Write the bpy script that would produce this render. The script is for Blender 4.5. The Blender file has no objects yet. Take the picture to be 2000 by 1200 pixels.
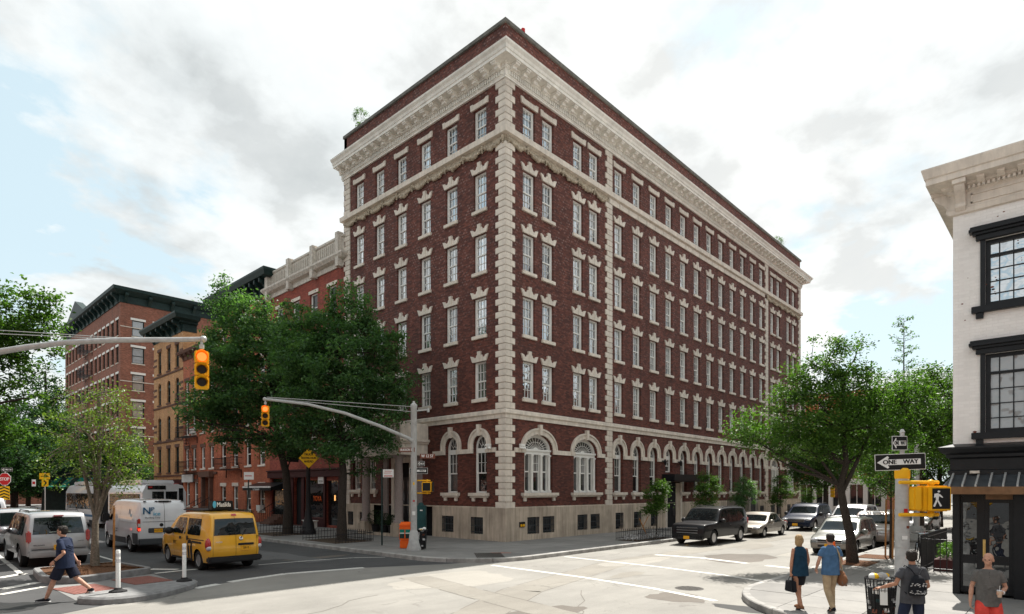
import bpy, bmesh, math, random
import numpy as np
from mathutils import Vector, Matrix
from mathutils.geometry import delaunay_2d_cdt

# ---------------------------------------------------------------- scene, camera, light
S = bpy.context.scene
COL = S.collection
PI = math.pi
rad = math.radians
RND = random.Random(7)

S.view_settings.view_transform = 'Standard'
S.view_settings.look = 'None'
S.view_settings.gamma = 1.0
S.view_settings.use_curve_mapping = False
S.view_settings.exposure = 1.34
S.cycles.max_bounces = 6
S.cycles.diffuse_bounces = 3
S.cycles.glossy_bounces = 3
S.cycles.transparent_max_bounces = 8
S.cycles.use_denoising = True

cd = bpy.data.cameras.new('camera')
cam = bpy.data.objects.new('camera', cd)
COL.objects.link(cam)
cam.location = (-20.59, -19.71, 2.6)
cam.rotation_euler = (rad(90), 0, rad(-46.87))
cd.sensor_width = 36
cd.lens = 1185 / 2000 * 36
cd.shift_y = 0.1785
cd.clip_start = 0.1
cd.clip_end = 2500
S.camera = cam

SUN_AZ, SUN_EL = 14.0, 56.0           # degrees from +X towards +Y, above the horizon
world = bpy.data.worlds.new("World")
S.world = world
world.use_nodes = True


def N(nt, kind, **kw):
    n = nt.nodes.new(kind)
    for k, v in kw.items():
        if k.startswith('i_'):
            key = k[2:].replace('_', ' ')
            n.inputs[int(key) if key.isdigit() else key].default_value = v
        else:
            setattr(n, k, v)
    return n


def ramp(nt, src, stops, interp='LINEAR'):
    r = N(nt, 'ShaderNodeValToRGB')
    cr = r.color_ramp
    cr.interpolation = interp
    while len(cr.elements) < len(stops):
        cr.elements.new(0.5)
    for e, (p, c) in zip(cr.elements, stops):
        e.position = p
        e.color = (c[0], c[1], c[2], 1) if not isinstance(c, (int, float)) else (c, c, c, 1)
    nt.links.new(src, r.inputs[0])
    return r.outputs[0]


def math_n(nt, op, a, b=None, c=None, clamp=False):
    m = N(nt, 'ShaderNodeMath', operation=op, use_clamp=clamp)
    for i, v in enumerate((a, b, c)):
        if v is None:
            continue
        if isinstance(v, (int, float)):
            m.inputs[i].default_value = v
        else:
            nt.links.new(v, m.inputs[i])
    return m.outputs[0]


def mixc(nt, fac, a, b, blend='MIX'):
    m = N(nt, 'ShaderNodeMix', data_type='RGBA', blend_type=blend)
    for i, v in ((0, fac), (6, a), (7, b)):
        if isinstance(v, (int, float)):
            m.inputs[i].default_value = v
        elif isinstance(v, tuple):
            m.inputs[i].default_value = (v[0], v[1], v[2], 1)
        else:
            nt.links.new(v, m.inputs[i])
    return m.outputs[2]


def build_world():
    nt = world.node_tree
    nt.nodes.clear()
    out = N(nt, 'ShaderNodeOutputWorld')
    bg = N(nt, 'ShaderNodeBackground')
    bg.inputs['Strength'].default_value = 0.1
    nt.links.new(bg.outputs[0], out.inputs[0])
    sky = N(nt, 'ShaderNodeTexSky', sky_type='NISHITA')
    sky.sun_disc = False
    sky.sun_elevation = rad(SUN_EL)
    sky.sun_rotation = rad(90 - SUN_AZ)
    sky.air_density = 1.0
    sky.dust_density = 1.5
    sky.ozone_density = 1.0
    co = N(nt, 'ShaderNodeTexCoord')
    sep = N(nt, 'ShaderNodeSeparateXYZ')
    nt.links.new(co.outputs['Generated'], sep.inputs[0])
    zz = math_n(nt, 'MAXIMUM', sep.outputs[2], 0.0)
    den = math_n(nt, 'ADD', zz, 0.22)
    u = math_n(nt, 'DIVIDE', sep.outputs[0], den)
    v = math_n(nt, 'DIVIDE', sep.outputs[1], den)
    cmb = N(nt, 'ShaderNodeCombineXYZ')
    nt.links.new(u, cmb.inputs[0]); nt.links.new(v, cmb.inputs[1])

    def noise(scale, detail, rough, loc, dist=0.0):
        mp = N(nt, 'ShaderNodeMapping')
        mp.inputs['Location'].default_value = loc
        nt.links.new(cmb.outputs[0], mp.inputs[0])
        t = N(nt, 'ShaderNodeTexNoise')
        t.inputs['Scale'].default_value = scale
        t.inputs['Detail'].default_value = detail
        t.inputs['Roughness'].default_value = rough
        t.inputs['Distortion'].default_value = dist
        nt.links.new(mp.outputs[0], t.inputs[0])
        return t.outputs[0]
    n1 = noise(1.45, 10, 0.56, (SKYX, SKYY, 0), 0.15)
    cover = ramp(nt, n1, [(0.425, 0.0), (0.45, 0.6), (0.485, 1.0)])
    n2 = noise(0.75, 8, 0.60, (SKYX + 4.1, SKYY + 1.3, 2), 0.35)
    shade = ramp(nt, n2, [(0.35, (2.95, 3.15, 3.2)), (0.44, (3.65, 3.82, 3.84)), (0.51, (4.05, 4.18, 4.16)), (0.62, (4.35, 4.42, 4.35))])
    n3 = noise(3.8, 8, 0.55, (SKYX + 1.1, SKYY + 7.3, 5), 0.1)
    shade = mixc(nt, 0.7, shade, ramp(nt, n3, [(0.40, 0.72), (0.46, 0.88), (0.52, 1.0), (0.60, 1.06)]), 'MULTIPLY')
    blue = mixc(nt, 0.85, sky.outputs[0], (2.85, 3.5, 3.65))
    cl = mixc(nt, cover, blue, shade)
    # the layer thins to a pale veil near the horizon
    hz = ramp(nt, zz, [(0.0, 0.7), (0.12, 0.25), (0.3, 0.0)])
    cl2 = mixc(nt, hz, cl, (3.7, 4.1, 4.15))
    nt.links.new(cl2, bg.inputs['Color'])


SKYX, SKYY = 9.1, 7.7
build_world()

sun_d = bpy.data.lights.new('sun', 'SUN')
sun_d.energy = 3.8
sun_d.angle = rad(0.5)
sun_d.color = (1.0, 0.955, 0.88)
sun = bpy.data.objects.new('sun', sun_d)
COL.objects.link(sun)
_d = Vector((math.cos(rad(SUN_EL)) * math.cos(rad(SUN_AZ)), math.cos(rad(SUN_EL)) * math.sin(rad(SUN_AZ)), math.sin(rad(SUN_EL))))
sun.rotation_euler = _d.to_track_quat('Z', 'Y').to_euler()

# ---------------------------------------------------------------- materials
MATS = {}


def newmat(name):
    m = bpy.data.materials.new(name)
    m.use_nodes = True
    nt = m.node_tree
    b = nt.nodes['Principled BSDF']
    MATS[name] = m
    return m, nt, b


def tex_noise(nt, scale, detail=4, rough=0.6, coord='Object', vec=None):
    t = N(nt, 'ShaderNodeTexNoise')
    t.inputs['Scale'].default_value = scale
    t.inputs['Detail'].default_value = detail
    t.inputs['Roughness'].default_value = rough
    if vec is None:
        co = N(nt, 'ShaderNodeTexCoord')
        vec = co.outputs[coord]
    nt.links.new(vec, t.inputs['Vector'])
    return t.outputs[0]


def simple(name, col, rough=0.6, var=0.15, nscale=6.0, metal=0.0, bump=0.0, spec=None, coat=0.0, emit=None, streak=False, objvar=0.0):
    m, nt, b = newmat(name)
    c = (col[0], col[1], col[2])
    if var > 0:
        n = tex_noise(nt, nscale)
        src = ramp(nt, n, [(0.3, tuple(x * (1 - var) for x in c)), (0.7, tuple(min(1, x * (1 + var)) for x in c))])
    else:
        rgb = N(nt, 'ShaderNodeRGB')
        rgb.outputs[0].default_value = (*c, 1)
        src = rgb.outputs[0]
    if streak:
        co = N(nt, 'ShaderNodeTexCoord')
        mp = N(nt, 'ShaderNodeMapping')
        mp.inputs['Scale'].default_value = (5, 5, 0.35)
        nt.links.new(co.outputs['Object'], mp.inputs[0])
        n2 = tex_noise(nt, 1.0, 5, 0.7, vec=mp.outputs[0])
        f = ramp(nt, n2, [(0.42, 0.0), (0.72, float(streak))])
        src = mixc(nt, f, src, tuple(x * 0.42 for x in c))
    if objvar > 0:
        oi = N(nt, 'ShaderNodeObjectInfo')
        f = math_n(nt, 'MULTIPLY_ADD', oi.outputs['Random'], 2 * objvar, 1 - objvar)
        src = mixc(nt, 1.0, src, f, 'MULTIPLY')
    nt.links.new(src, b.inputs['Base Color'])
    b.inputs['Roughness'].default_value = rough
    b.inputs['Metallic'].default_value = metal
    if spec is None and not metal and not coat: spec = 0.22
    if spec is not None:
        b.inputs['Specular IOR Level'].default_value = spec
    if coat:
        b.inputs['Coat Weight'].default_value = coat
        b.inputs['Coat Roughness'].default_value = 0.04
    if emit:
        b.inputs['Emission Color'].default_value = (*emit[0], 1)
        b.inputs['Emission Strength'].default_value = emit[1]
    if bump:
        nb = tex_noise(nt, nscale * 4, 3)
        bp = N(nt, 'ShaderNodeBump')
        bp.inputs['Strength'].default_value = bump
        bp.inputs['Distance'].default_value = 0.01
        nt.links.new(nb, bp.inputs['Height'])
        nt.links.new(bp.outputs[0], b.inputs['Normal'])
    return m


def uv_facade(nt):
    """u = x + y (walls are axis aligned), v = z, in metres of the object"""
    co = N(nt, 'ShaderNodeTexCoord')
    sp = N(nt, 'ShaderNodeSeparateXYZ')
    nt.links.new(co.outputs['Object'], sp.inputs[0])
    u = math_n(nt, 'ADD', sp.outputs[0], sp.outputs[1])
    cb = N(nt, 'ShaderNodeCombineXYZ')
    nt.links.new(u, cb.inputs[0])
    nt.links.new(sp.outputs[2], cb.inputs[1])
    return cb.outputs[0], sp


def brick_mat(name, stops, mortar, bw=0.21, bh=0.072, speck=None, rough=0.8, msize=0.007, grime=0.35):
    m, nt, b = newmat(name)
    uv, sp = uv_facade(nt)
    t = N(nt, 'ShaderNodeTexBrick')
    t.offset = 0.5
    t.inputs['Scale'].default_value = 1.0
    t.inputs['Brick Width'].default_value = bw
    t.inputs['Row Height'].default_value = bh
    t.inputs['Mortar Size'].default_value = msize
    t.inputs['Mortar Smooth'].default_value = 0.2
    t.inputs['Bias'].default_value = 0.0
    t.inputs['Color1'].default_value = (0, 0, 0, 1)
    t.inputs['Color2'].default_value = (1, 1, 1, 1)
    t.inputs['Mortar'].default_value = (0.5, 0.5, 0.5, 1)
    nt.links.new(uv, t.inputs['Vector'])
    c = ramp(nt, t.outputs['Color'], stops)
    n = tex_noise(nt, 0.5, 5, 0.65)
    f = ramp(nt, n, [(0.35, grime), (0.65, 0.0)])
    c = mixc(nt, f, c, tuple(x * 0.55 for x in stops[0][1]))
    if speck:
        # every other header is a lighter, glazed brick: a lattice of pale dots
        t2 = N(nt, 'ShaderNodeTexBrick')
        t2.offset = 0.5
        t2.inputs['Scale'].default_value = 1.0
        t2.inputs['Brick Width'].default_value = bw * .95
        t2.inputs['Row Height'].default_value = bh * 2
        t2.inputs['Mortar Size'].default_value = bh * 0.62
        t2.inputs['Mortar Smooth'].default_value = 0.3
        t2.inputs['Color1'].default_value = (0, 0, 0, 1)
        t2.inputs['Color2'].default_value = (1, 1, 1, 1)
        t2.inputs['Mortar'].default_value = (0, 0, 0, 1)
        nt.links.new(uv, t2.inputs['Vector'])
        f2 = ramp(nt, t2.outputs['Color'], [(0.35, 0.0), (0.95, 1.0)])
        inv = math_n(nt, 'SUBTRACT', 1.0, t2.outputs['Fac'])
        f2 = math_n(nt, 'MULTIPLY', f2, inv)
        # stronger high up on the wall, weak low down
        hz = ramp(nt, math_n(nt, 'MULTIPLY', sp.outputs[2], 1 / 24), [(0.32, 0.08), (0.62, 0.6)])
        nn = tex_noise(nt, 0.35, 3)
        f2 = math_n(nt, 'MULTIPLY', f2, hz)
        f2 = math_n(nt, 'MULTIPLY', f2, ramp(nt, nn, [(0.3, 0.5), (0.6, 1.0)]))
        c = mixc(nt, f2, c, speck)
    mp = N(nt, 'ShaderNodeMapping')
    mp.inputs['Scale'].default_value = (1.6, 1.6, 0.16)
    co = N(nt, 'ShaderNodeTexCoord')
    nt.links.new(co.outputs['Object'], mp.inputs[0])
    ns = tex_noise(nt, 1.0, 6, 0.7, vec=mp.outputs[0])
    c = mixc(nt, 1.0, c, ramp(nt, ns, [(0.35, 0.74 if grime > .1 else .93), (0.5, 1.0), (0.7, 1.16 if grime > .1 else 1.02)]), 'MULTIPLY')
    c = mixc(nt, t.outputs['Fac'], c, mortar)
    nt.links.new(c, b.inputs['Base Color'])
    b.inputs['Roughness'].default_value = rough
    bp = N(nt, 'ShaderNodeBump')
    bp.inputs['Strength'].default_value = 0.5
    bp.inputs['Distance'].default_value = 0.012
    bp.invert = True
    nt.links.new(t.outputs['Fac'], bp.inputs['Height'])
    nt.links.new(bp.outputs[0], b.inputs['Normal'])
    return m


brick_mat('hotel_brick', [(0.0, (0.066, 0.018, 0.012)), (0.5, (0.125, 0.032, 0.020)), (1.0, (0.195, 0.057, 0.036))], (0.055, 0.025, 0.02), speck=(0.36, 0.25, 0.225), msize=0.006)
brick_mat('orange_brick', [(0.0, (0.34, 0.082, 0.034)), (0.5, (0.46, 0.12, 0.05)), (1.0, (0.56, 0.165, 0.075))], (0.24, 0.09, 0.05), grime=0.5)
brick_mat('red_brick', [(0.0, (0.22, 0.038, 0.022)), (0.5, (0.30, 0.055, 0.032)), (1.0, (0.37, 0.08, 0.045))], (0.16, 0.05, 0.035), grime=0.4)
brick_mat('brown_brick', [(0.0, (0.19, 0.062, 0.036)), (0.5, (0.28, 0.095, 0.056)), (1.0, (0.37, 0.14, 0.09))], (0.25, 0.16, 0.12), grime=0.4)
brick_mat('tan_brick', [(0.0, (0.46, 0.22, 0.09)), (0.5, (0.56, 0.29, 0.125)), (1.0, (0.64, 0.36, 0.165))], (0.36, 0.22, 0.12), bh=0.09, grime=0.4)
brick_mat('white_brick', [(0.0, (0.80, 0.77, 0.74)), (0.5, (0.84, 0.81, 0.78)), (1.0, (0.87, 0.84, 0.81))], (0.78, 0.75, 0.72), grime=0.07, msize=0.006)

simple('limestone', (0.70, 0.63, 0.545), 0.8, 0.16, 2.5, bump=0.25, objvar=0.07, streak=0.35)
simple('base_stone', (0.50, 0.42, 0.335), 0.85, 0.25, 0.9, bump=0.3, streak=0.75)
simple('cornice_stone', (0.85, 0.82, 0.75), 0.75, 0.12, 1.2, bump=0.1, streak=0.3)
simple('garland_stone', (0.42, 0.355, 0.27), 0.8, 0.4, 9, bump=0.5)
simple('granite_column', (0.30, 0.25, 0.235), 0.55, 0.25, 30, bump=0.1)
simple('white_paint', (0.78, 0.77, 0.73), 0.5, 0.06, 3)
simple('old_white_paint', (0.62, 0.57, 0.50), 0.7, 0.25, 8, bump=0.4, streak=0.6)
simple('cream_paint', (0.70, 0.63, 0.55), 0.7, 0.12, 3, bump=0.2, streak=0.35)
simple('dark_interior', (0.015, 0.015, 0.016), 0.9, 0.0)
simple('coping', (0.14, 0.135, 0.12), 0.8, 0.3, 3)
simple('roofing', (0.08, 0.08, 0.08), 0.9, 0.3, 1)
simple('black_paint', (0.012, 0.013, 0.015), 0.35, 0.2, 5)
simple('black_iron', (0.014, 0.014, 0.016), 0.45, 0.2, 20)
simple('dark_green_paint', (0.014, 0.032, 0.030), 0.5, 0.3, 4)
simple('teal_paint', (0.016, 0.06, 0.062), 0.5, 0.2, 4)
simple('galvanized', (0.42, 0.42, 0.41), 0.42, 0.16, 9, metal=0.35)
simple('pole_grey', (0.40, 0.40, 0.39), 0.5, 0.15, 6)
simple('asphalt_tar', (0.02, 0.02, 0.02), 0.6, 0.2, 5)
simple('brownstone', (0.13, 0.07, 0.052), 0.85, 0.2, 3, bump=0.2)
simple('bark', (0.042, 0.034, 0.028), 0.95, 0.45, 22, bump=0.9)
simple('bark_light', (0.16, 0.135, 0.105), 0.95, 0.4, 22, bump=0.8)
simple('rubber', (0.018, 0.018, 0.019), 0.8, 0.15, 8)
simple('rim_metal', (0.45, 0.45, 0.46), 0.3, 0.1, 5, metal=0.8)
simple('chrome', (0.6, 0.6, 0.62), 0.12, 0.0, metal=1.0)
simple('trim_black', (0.02, 0.02, 0.022), 0.5, 0.1, 5)
simple('plastic_grey', (0.05, 0.055, 0.06), 0.5, 0.1, 5)
simple('signal_yellow', (0.80, 0.42, 0.015), 0.4, 0.08, 5)
simple('sign_yellow', (0.82, 0.47, 0.01), 0.5, 0.04, 5)
simple('sign_white', (0.72, 0.72, 0.70), 0.5, 0.04, 5)
simple('sign_black', (0.01, 0.01, 0.01), 0.5, 0.0)
simple('sign_red', (0.45, 0.018, 0.02), 0.5, 0.05)
simple('sign_blue_print', (0.02, 0.10, 0.20), 0.5, 0.0)
simple('sign_lightblue_print', (0.10, 0.42, 0.60), 0.5, 0.0)
simple('brown_print', (0.16, 0.05, 0.03), 0.5, 0.0)
simple('orange_plastic', (0.85, 0.13, 0.015), 0.45, 0.1, 4)
simple('brass', (0.55, 0.38, 0.14), 0.35, 0.2, 12, metal=0.9)
simple('bronze_panel', (0.16, 0.085, 0.04), 0.45, 0.3, 4, metal=0.4)
simple('awning_metal', (0.10, 0.11, 0.12), 0.35, 0.25, 6, metal=0.6)
simple('maroon', (0.05, 0.012, 0.012), 0.6, 0.15, 4)
simple('awning_red', (0.26, 0.03, 0.03), 0.8, 0.1, 3)
simple('awning_green', (0.015, 0.20, 0.15), 0.8, 0.1, 3)
simple('wood_stake', (0.36, 0.17, 0.06), 0.8, 0.3, 12)
simple('mulch', (0.115, 0.055, 0.028), 0.95, 0.75, 30, bump=1.0, objvar=.1)
simple('soil', (0.07, 0.05, 0.035), 0.95, 0.4, 12, bump=0.8)
simple('road_paint', (0.52, 0.51, 0.48), 0.8, 0.28, 14)
simple('tactile_red', (0.20, 0.085, 0.07), 0.8, 0.2, 8)
simple('kerb_stone', (0.30, 0.29, 0.275), 0.8, 0.3, 3, bump=0.4, objvar=0.12)
simple('planter_concrete', (0.20, 0.20, 0.20), 0.8, 0.25, 5, bump=0.3)
simple('cast_iron', (0.05, 0.045, 0.04), 0.6, 0.3, 10)
simple('glow_red', (0.6, 0.03, 0.01), 0.4, 0.0, emit=((1.0, 0.10, 0.02), 1.6))
simple('glow_white', (0.8, 0.8, 0.8), 0.4, 0.0, emit=((0.9, 0.95, 1.0), 1.0))
simple('glow_warm', (0.8, 0.4, 0.1), 0.4, 0.0, emit=((1.0, 0.50, 0.16), 0.5))
simple('glow_tail', (0.5, 0.02, 0.01), 0.3, 0.0, emit=((1.0, 0.05, 0.02), 0.9))
simple('lens_dark', (0.02, 0.018, 0.015), 0.3, 0.0)
simple('red_lamp', (0.40, 0.012, 0.012), 0.15, 0.1, 20, coat=0.6)
simple('clear_lamp', (0.50, 0.50, 0.52), 0.12, 0.25, 30, coat=0.8)
simple('amber_lamp', (0.75, 0.22, 0.02), 0.2, 0.0, coat=0.6)
simple('plate_yellow', (0.75, 0.36, 0.02), 0.5, 0.0)
simple('curtain', (0.42, 0.42, 0.42), 0.9, 0.35, 9)


def glass_mat(name, base, refl=0.35, blind=0.0, wav=0.02):
    m, nt, b = newmat(name)
    out = nt.nodes['Material Output']
    oi = N(nt, 'ShaderNodeObjectInfo')
    base_c = (*base, 1)
    b.inputs['Base Color'].default_value = base_c
    b.inputs['Roughness'].default_value = 0.8
    b.inputs['Specular IOR Level'].default_value = 0.0
    if blind > 0:
        co = N(nt, 'ShaderNodeTexCoord')
        sp = N(nt, 'ShaderNodeSeparateXYZ')
        nt.links.new(co.outputs['Object'], sp.inputs[0])
        # a blind or curtain hangs to a different height behind each window
        edge = math_n(nt, 'MULTIPLY_ADD', oi.outputs['Random'], 2.6, -0.6)
        up = math_n(nt, 'GREATER_THAN', sp.outputs[2], edge)
        n = tex_noise(nt, 14, 2)
        cu = ramp(nt, n, [(0.3, (0.16, 0.16, 0.15)), (0.7, (0.34, 0.33, 0.31))])
        f = math_n(nt, 'MULTIPLY', up, blind)
        nt.links.new(mixc(nt, f, base, cu), b.inputs['Base Color'])
    g = N(nt, 'ShaderNodeBsdfGlossy')
    g.inputs['Roughness'].default_value = 0.015
    g.inputs['Color'].default_value = (0.92, 0.96, 1.0, 1)
    nn = tex_noise(nt, 1.7, 2)
    bp = N(nt, 'ShaderNodeBump')
    bp.inputs['Strength'].default_value = 1.0
    bp.inputs['Distance'].default_value = wav
    nt.links.new(nn, bp.inputs['Height'])
    nt.links.new(bp.outputs[0], g.inputs['Normal'])
    geo = N(nt, 'ShaderNodeNewGeometry')
    dp = N(nt, 'ShaderNodeVectorMath', operation='DOT_PRODUCT')
    nt.links.new(geo.outputs['Normal'], dp.inputs[0]); nt.links.new(geo.outputs['Incoming'], dp.inputs[1])
    fc = math_n(nt, 'POWER', math_n(nt, 'SUBTRACT', 1.0, math_n(nt, 'ABSOLUTE', dp.outputs['Value'])), 5.0)
    f = math_n(nt, 'MULTIPLY_ADD', fc, 1.0 - refl, refl, clamp=True)
    f = math_n(nt, 'MULTIPLY', f, math_n(nt, 'MULTIPLY_ADD', math_n(nt, 'FRACT', math_n(nt, 'MULTIPLY', oi.outputs['Random'], 7.31)), 0.75, 0.42), clamp=True)
    mx = N(nt, 'ShaderNodeMixShader')
    nt.links.new(f, mx.inputs[0])
    nt.links.new(b.outputs[0], mx.inputs[1])
    nt.links.new(g.outputs[0], mx.inputs[2])
    nt.links.new(mx.outputs[0], out.inputs['Surface'])
    return m


glass_mat('window_glass', (0.02, 0.022, 0.025), 0.62, 0.85, 0.03)
glass_mat('dark_window_glass', (0.012, 0.012, 0.013), 0.10, 0.25, 0.02)
glass_mat('shop_glass', (0.012, 0.012, 0.012), 0.22, 0.0, 0.01)
glass_mat('car_glass', (0.006, 0.009, 0.010), 0.045, 0.0, 0.02)
glass_mat('curtain_glass', (0.30, 0.30, 0.30), 0.14, 0.3, 0.05)


def car_paint(name, col, metal=0.0, rough=0.35):
    m, nt, b = newmat(name)
    n = tex_noise(nt, 1.3, 3)
    src = ramp(nt, n, [(0.3, tuple(x * 0.9 for x in col)), (0.7, tuple(min(1, x * 1.06) for x in col))])
    # road dust low on the body
    co = N(nt, 'ShaderNodeTexCoord')
    sp = N(nt, 'ShaderNodeSeparateXYZ')
    nt.links.new(co.outputs['Object'], sp.inputs[0])
    d = ramp(nt, sp.outputs[2], [(0.2, 0.35 if max(col) > 0.1 else 0.05), (0.75, 0.0)])
    src = mixc(nt, d, src, (0.10, 0.095, 0.085))
    nt.links.new(src, b.inputs['Base Color'])
    b.inputs['Metallic'].default_value = metal
    b.inputs['Roughness'].default_value = rough
    b.inputs['Coat Weight'].default_value = 1.0 if max(col) > .05 else .35
    b.inputs['Specular IOR Level'].default_value = .5 if max(col) > .05 else .1
    b.inputs['Coat Roughness'].default_value = 0.05
    return m


car_paint('taxi_yellow', (0.80, 0.40, 0.008))
car_paint('van_white', (0.66, 0.67, 0.69))
car_paint('silver_paint', (0.42, 0.42, 0.43), 0.5)
car_paint('tan_paint', (0.22, 0.195, 0.165), 0.4)
car_paint('rose_paint', (0.44, 0.37, 0.34), 0.4)
car_paint('black_car', (0.008, 0.008, 0.010))
car_paint('navy_car', (0.008, 0.014, 0.035))
car_paint('green_grey_car', (0.03, 0.035, 0.03))
car_paint('grey_green_car', (0.115, 0.12, 0.105), 0.3)


def asphalt_mat(name, c0, c1, crackc, patch=None, rough=0.9, line=None):
    m, nt, b = newmat(name)
    co = N(nt, 'ShaderNodeTexCoord')
    n1 = tex_noise(nt, 0.35, 6, 0.65)
    c = ramp(nt, n1, [(0.3, c0), (0.7, c1)])
    n2 = tex_noise(nt, 60, 3, 0.7)
    c = mixc(nt, 0.35, c, ramp(nt, n2, [(0.3, 0.25), (0.7, 1.0)]), 'MULTIPLY')
    # lane wear: streaks along x and y
    mp = N(nt, 'ShaderNodeMapping')
    mp.inputs['Scale'].default_value = (0.12, 1.5, 1)
    nt.links.new(co.outputs['Object'], mp.inputs[0])
    n3 = tex_noise(nt, 1.0, 5, 0.6, vec=mp.outputs[0])
    c = mixc(nt, ramp(nt, n3, [(0.45, 0.0), (0.75, 0.35)]), c, tuple(x * 0.62 for x in c0))
    # cracks
    nd = N(nt, 'ShaderNodeTexNoise')
    nd.inputs['Scale'].default_value = 1.6
    nd.inputs['Detail'].default_value = 5
    nt.links.new(co.outputs['Object'], nd.inputs['Vector'])
    va = N(nt, 'ShaderNodeVectorMath', operation='MULTIPLY_ADD')
    nt.links.new(nd.outputs['Color'], va.inputs[0])
    va.inputs[1].default_value = (1.4, 1.4, 0)
    nt.links.new(co.outputs['Object'], va.inputs[2])
    vo = N(nt, 'ShaderNodeTexVoronoi', feature='DISTANCE_TO_EDGE')
    vo.inputs['Scale'].default_value = 0.28
    nt.links.new(va.outputs[0], vo.inputs['Vector'])
    cr = ramp(nt, vo.outputs['Distance'], [(0.0, 1.0), (0.008, 0.0)])
    msk = ramp(nt, tex_noise(nt, 0.5, 2), [(0.48, 0.0), (0.58, 0.55)])
    c = mixc(nt, math_n(nt, 'MULTIPLY', cr, msk), c, crackc)
    # oil spots / gum
    v2 = N(nt, 'ShaderNodeTexVoronoi')
    v2.inputs['Scale'].default_value = 2.2
    nt.links.new(co.outputs['Object'], v2.inputs['Vector'])
    sp = ramp(nt, v2.outputs['Distance'], [(0.03, 0.5), (0.06, 0.0)])
    c = mixc(nt, sp, c, tuple(x * 0.5 for x in c0))
    nt.links.new(c, b.inputs['Base Color'])
    b.inputs['Roughness'].default_value = rough
    bp = N(nt, 'ShaderNodeBump')
    bp.inputs['Strength'].default_value = 0.5
    bp.inputs['Distance'].default_value = 0.01
    nt.links.new(n2, bp.inputs['Height'])
    nt.links.new(bp.outputs[0], b.inputs['Normal'])
    return m


asphalt_mat('asphalt_dark', (0.040, 0.041, 0.043), (0.080, 0.080, 0.081), (0.015, 0.015, 0.015))
asphalt_mat('asphalt_worn', (0.205, 0.196, 0.178), (0.30, 0.287, 0.26), (0.10, 0.09, 0.08))
asphalt_mat('concrete_walk', (0.19, 0.19, 0.188), (0.27, 0.265, 0.255), (0.10, 0.10, 0.10))


def slab_mat():
    m, nt, b = newmat('slab_concrete')
    oi = N(nt, 'ShaderNodeObjectInfo')
    n1 = tex_noise(nt, 0.8, 6, 0.7)
    c = ramp(nt, n1, [(0.3, (0.185, 0.18, 0.172)), (0.7, (0.265, 0.255, 0.24))])
    n2 = tex_noise(nt, 45, 3, 0.7)
    c = mixc(nt, 0.3, c, ramp(nt, n2, [(0.3, 0.45), (0.7, 1.0)]), 'MULTIPLY')
    co = N(nt, 'ShaderNodeTexCoord')
    v2 = N(nt, 'ShaderNodeTexVoronoi')
    v2.inputs['Scale'].default_value = 3.2
    nt.links.new(co.outputs['Object'], v2.inputs['Vector'])
    sp = ramp(nt, v2.outputs['Distance'], [(0.045, 0.6), (0.08, 0.0)])
    c = mixc(nt, sp, c, (0.08, 0.08, 0.08))
    f = math_n(nt, 'MULTIPLY_ADD', oi.outputs['Random'], 0.26, 0.86)
    c = mixc(nt, 1.0, c, f, 'MULTIPLY')
    nt.links.new(c, b.inputs['Base Color'])
    b.inputs['Roughness'].default_value = 0.9
    bp = N(nt, 'ShaderNodeBump')
    bp.inputs['Strength'].default_value = 0.3
    bp.inputs['Distance'].default_value = 0.005
    nt.links.new(n2, bp.inputs['Height'])
    nt.links.new(bp.outputs[0], b.inputs['Normal'])


slab_mat()


def leaf_mat(name, c_dark, c_mid, c_light, gloss=0.35, trans=0.35, spec=0.4):
    m, nt, b = newmat(name)
    out = nt.nodes['Material Output']
    at = N(nt, 'ShaderNodeAttribute', attribute_name='tone')
    c = ramp(nt, at.outputs['Fac'], [(0.0, c_dark), (0.55, c_mid), (1.0, c_light)])
    nt.links.new(c, b.inputs['Base Color'])
    b.inputs['Roughness'].default_value = gloss
    b.inputs['Specular IOR Level'].default_value = spec
    tr = N(nt, 'ShaderNodeBsdfTranslucent')
    c2 = mixc(nt, 1.0, c, (1.3, 1.5, 0.5), 'MULTIPLY')
    nt.links.new(c2, tr.inputs['Color'])
    mx = N(nt, 'ShaderNodeMixShader')
    mx.inputs[0].default_value = trans
    nt.links.new(b.outputs[0], mx.inputs[1])
    nt.links.new(tr.outputs[0], mx.inputs[2])
    nt.links.new(mx.outputs[0], out.inputs['Surface'])


leaf_mat('leaf_dark', (0.036, 0.082, 0.036), (0.072, 0.15, 0.062), (0.15, 0.26, 0.105), 0.5, 0.46, 0.2)
leaf_mat('leaf_green', (0.035, 0.078, 0.016), (0.062, 0.13, 0.026), (0.12, 0.21, 0.045), 0.5, 0.42, 0.16)
leaf_mat('leaf_yellow', (0.06, 0.105, 0.018), (0.105, 0.17, 0.028), (0.19, 0.25, 0.045), 0.45, 0.45)
leaf_mat('leaf_far', (0.03, 0.062, 0.018), (0.05, 0.105, 0.028), (0.085, 0.155, 0.04), 0.65, 0.35, 0.12)
leaf_mat('leaf_far_dark', (0.018, 0.042, 0.018), (0.028, 0.068, 0.026), (0.05, 0.11, 0.038), 0.65, 0.28, 0.08)
leaf_mat('leaf_bush', (0.010, 0.022, 0.008), (0.02, 0.045, 0.015), (0.035, 0.075, 0.02), 0.5, 0.2)

# ---------------------------------------------------------------- mesh helpers


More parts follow.
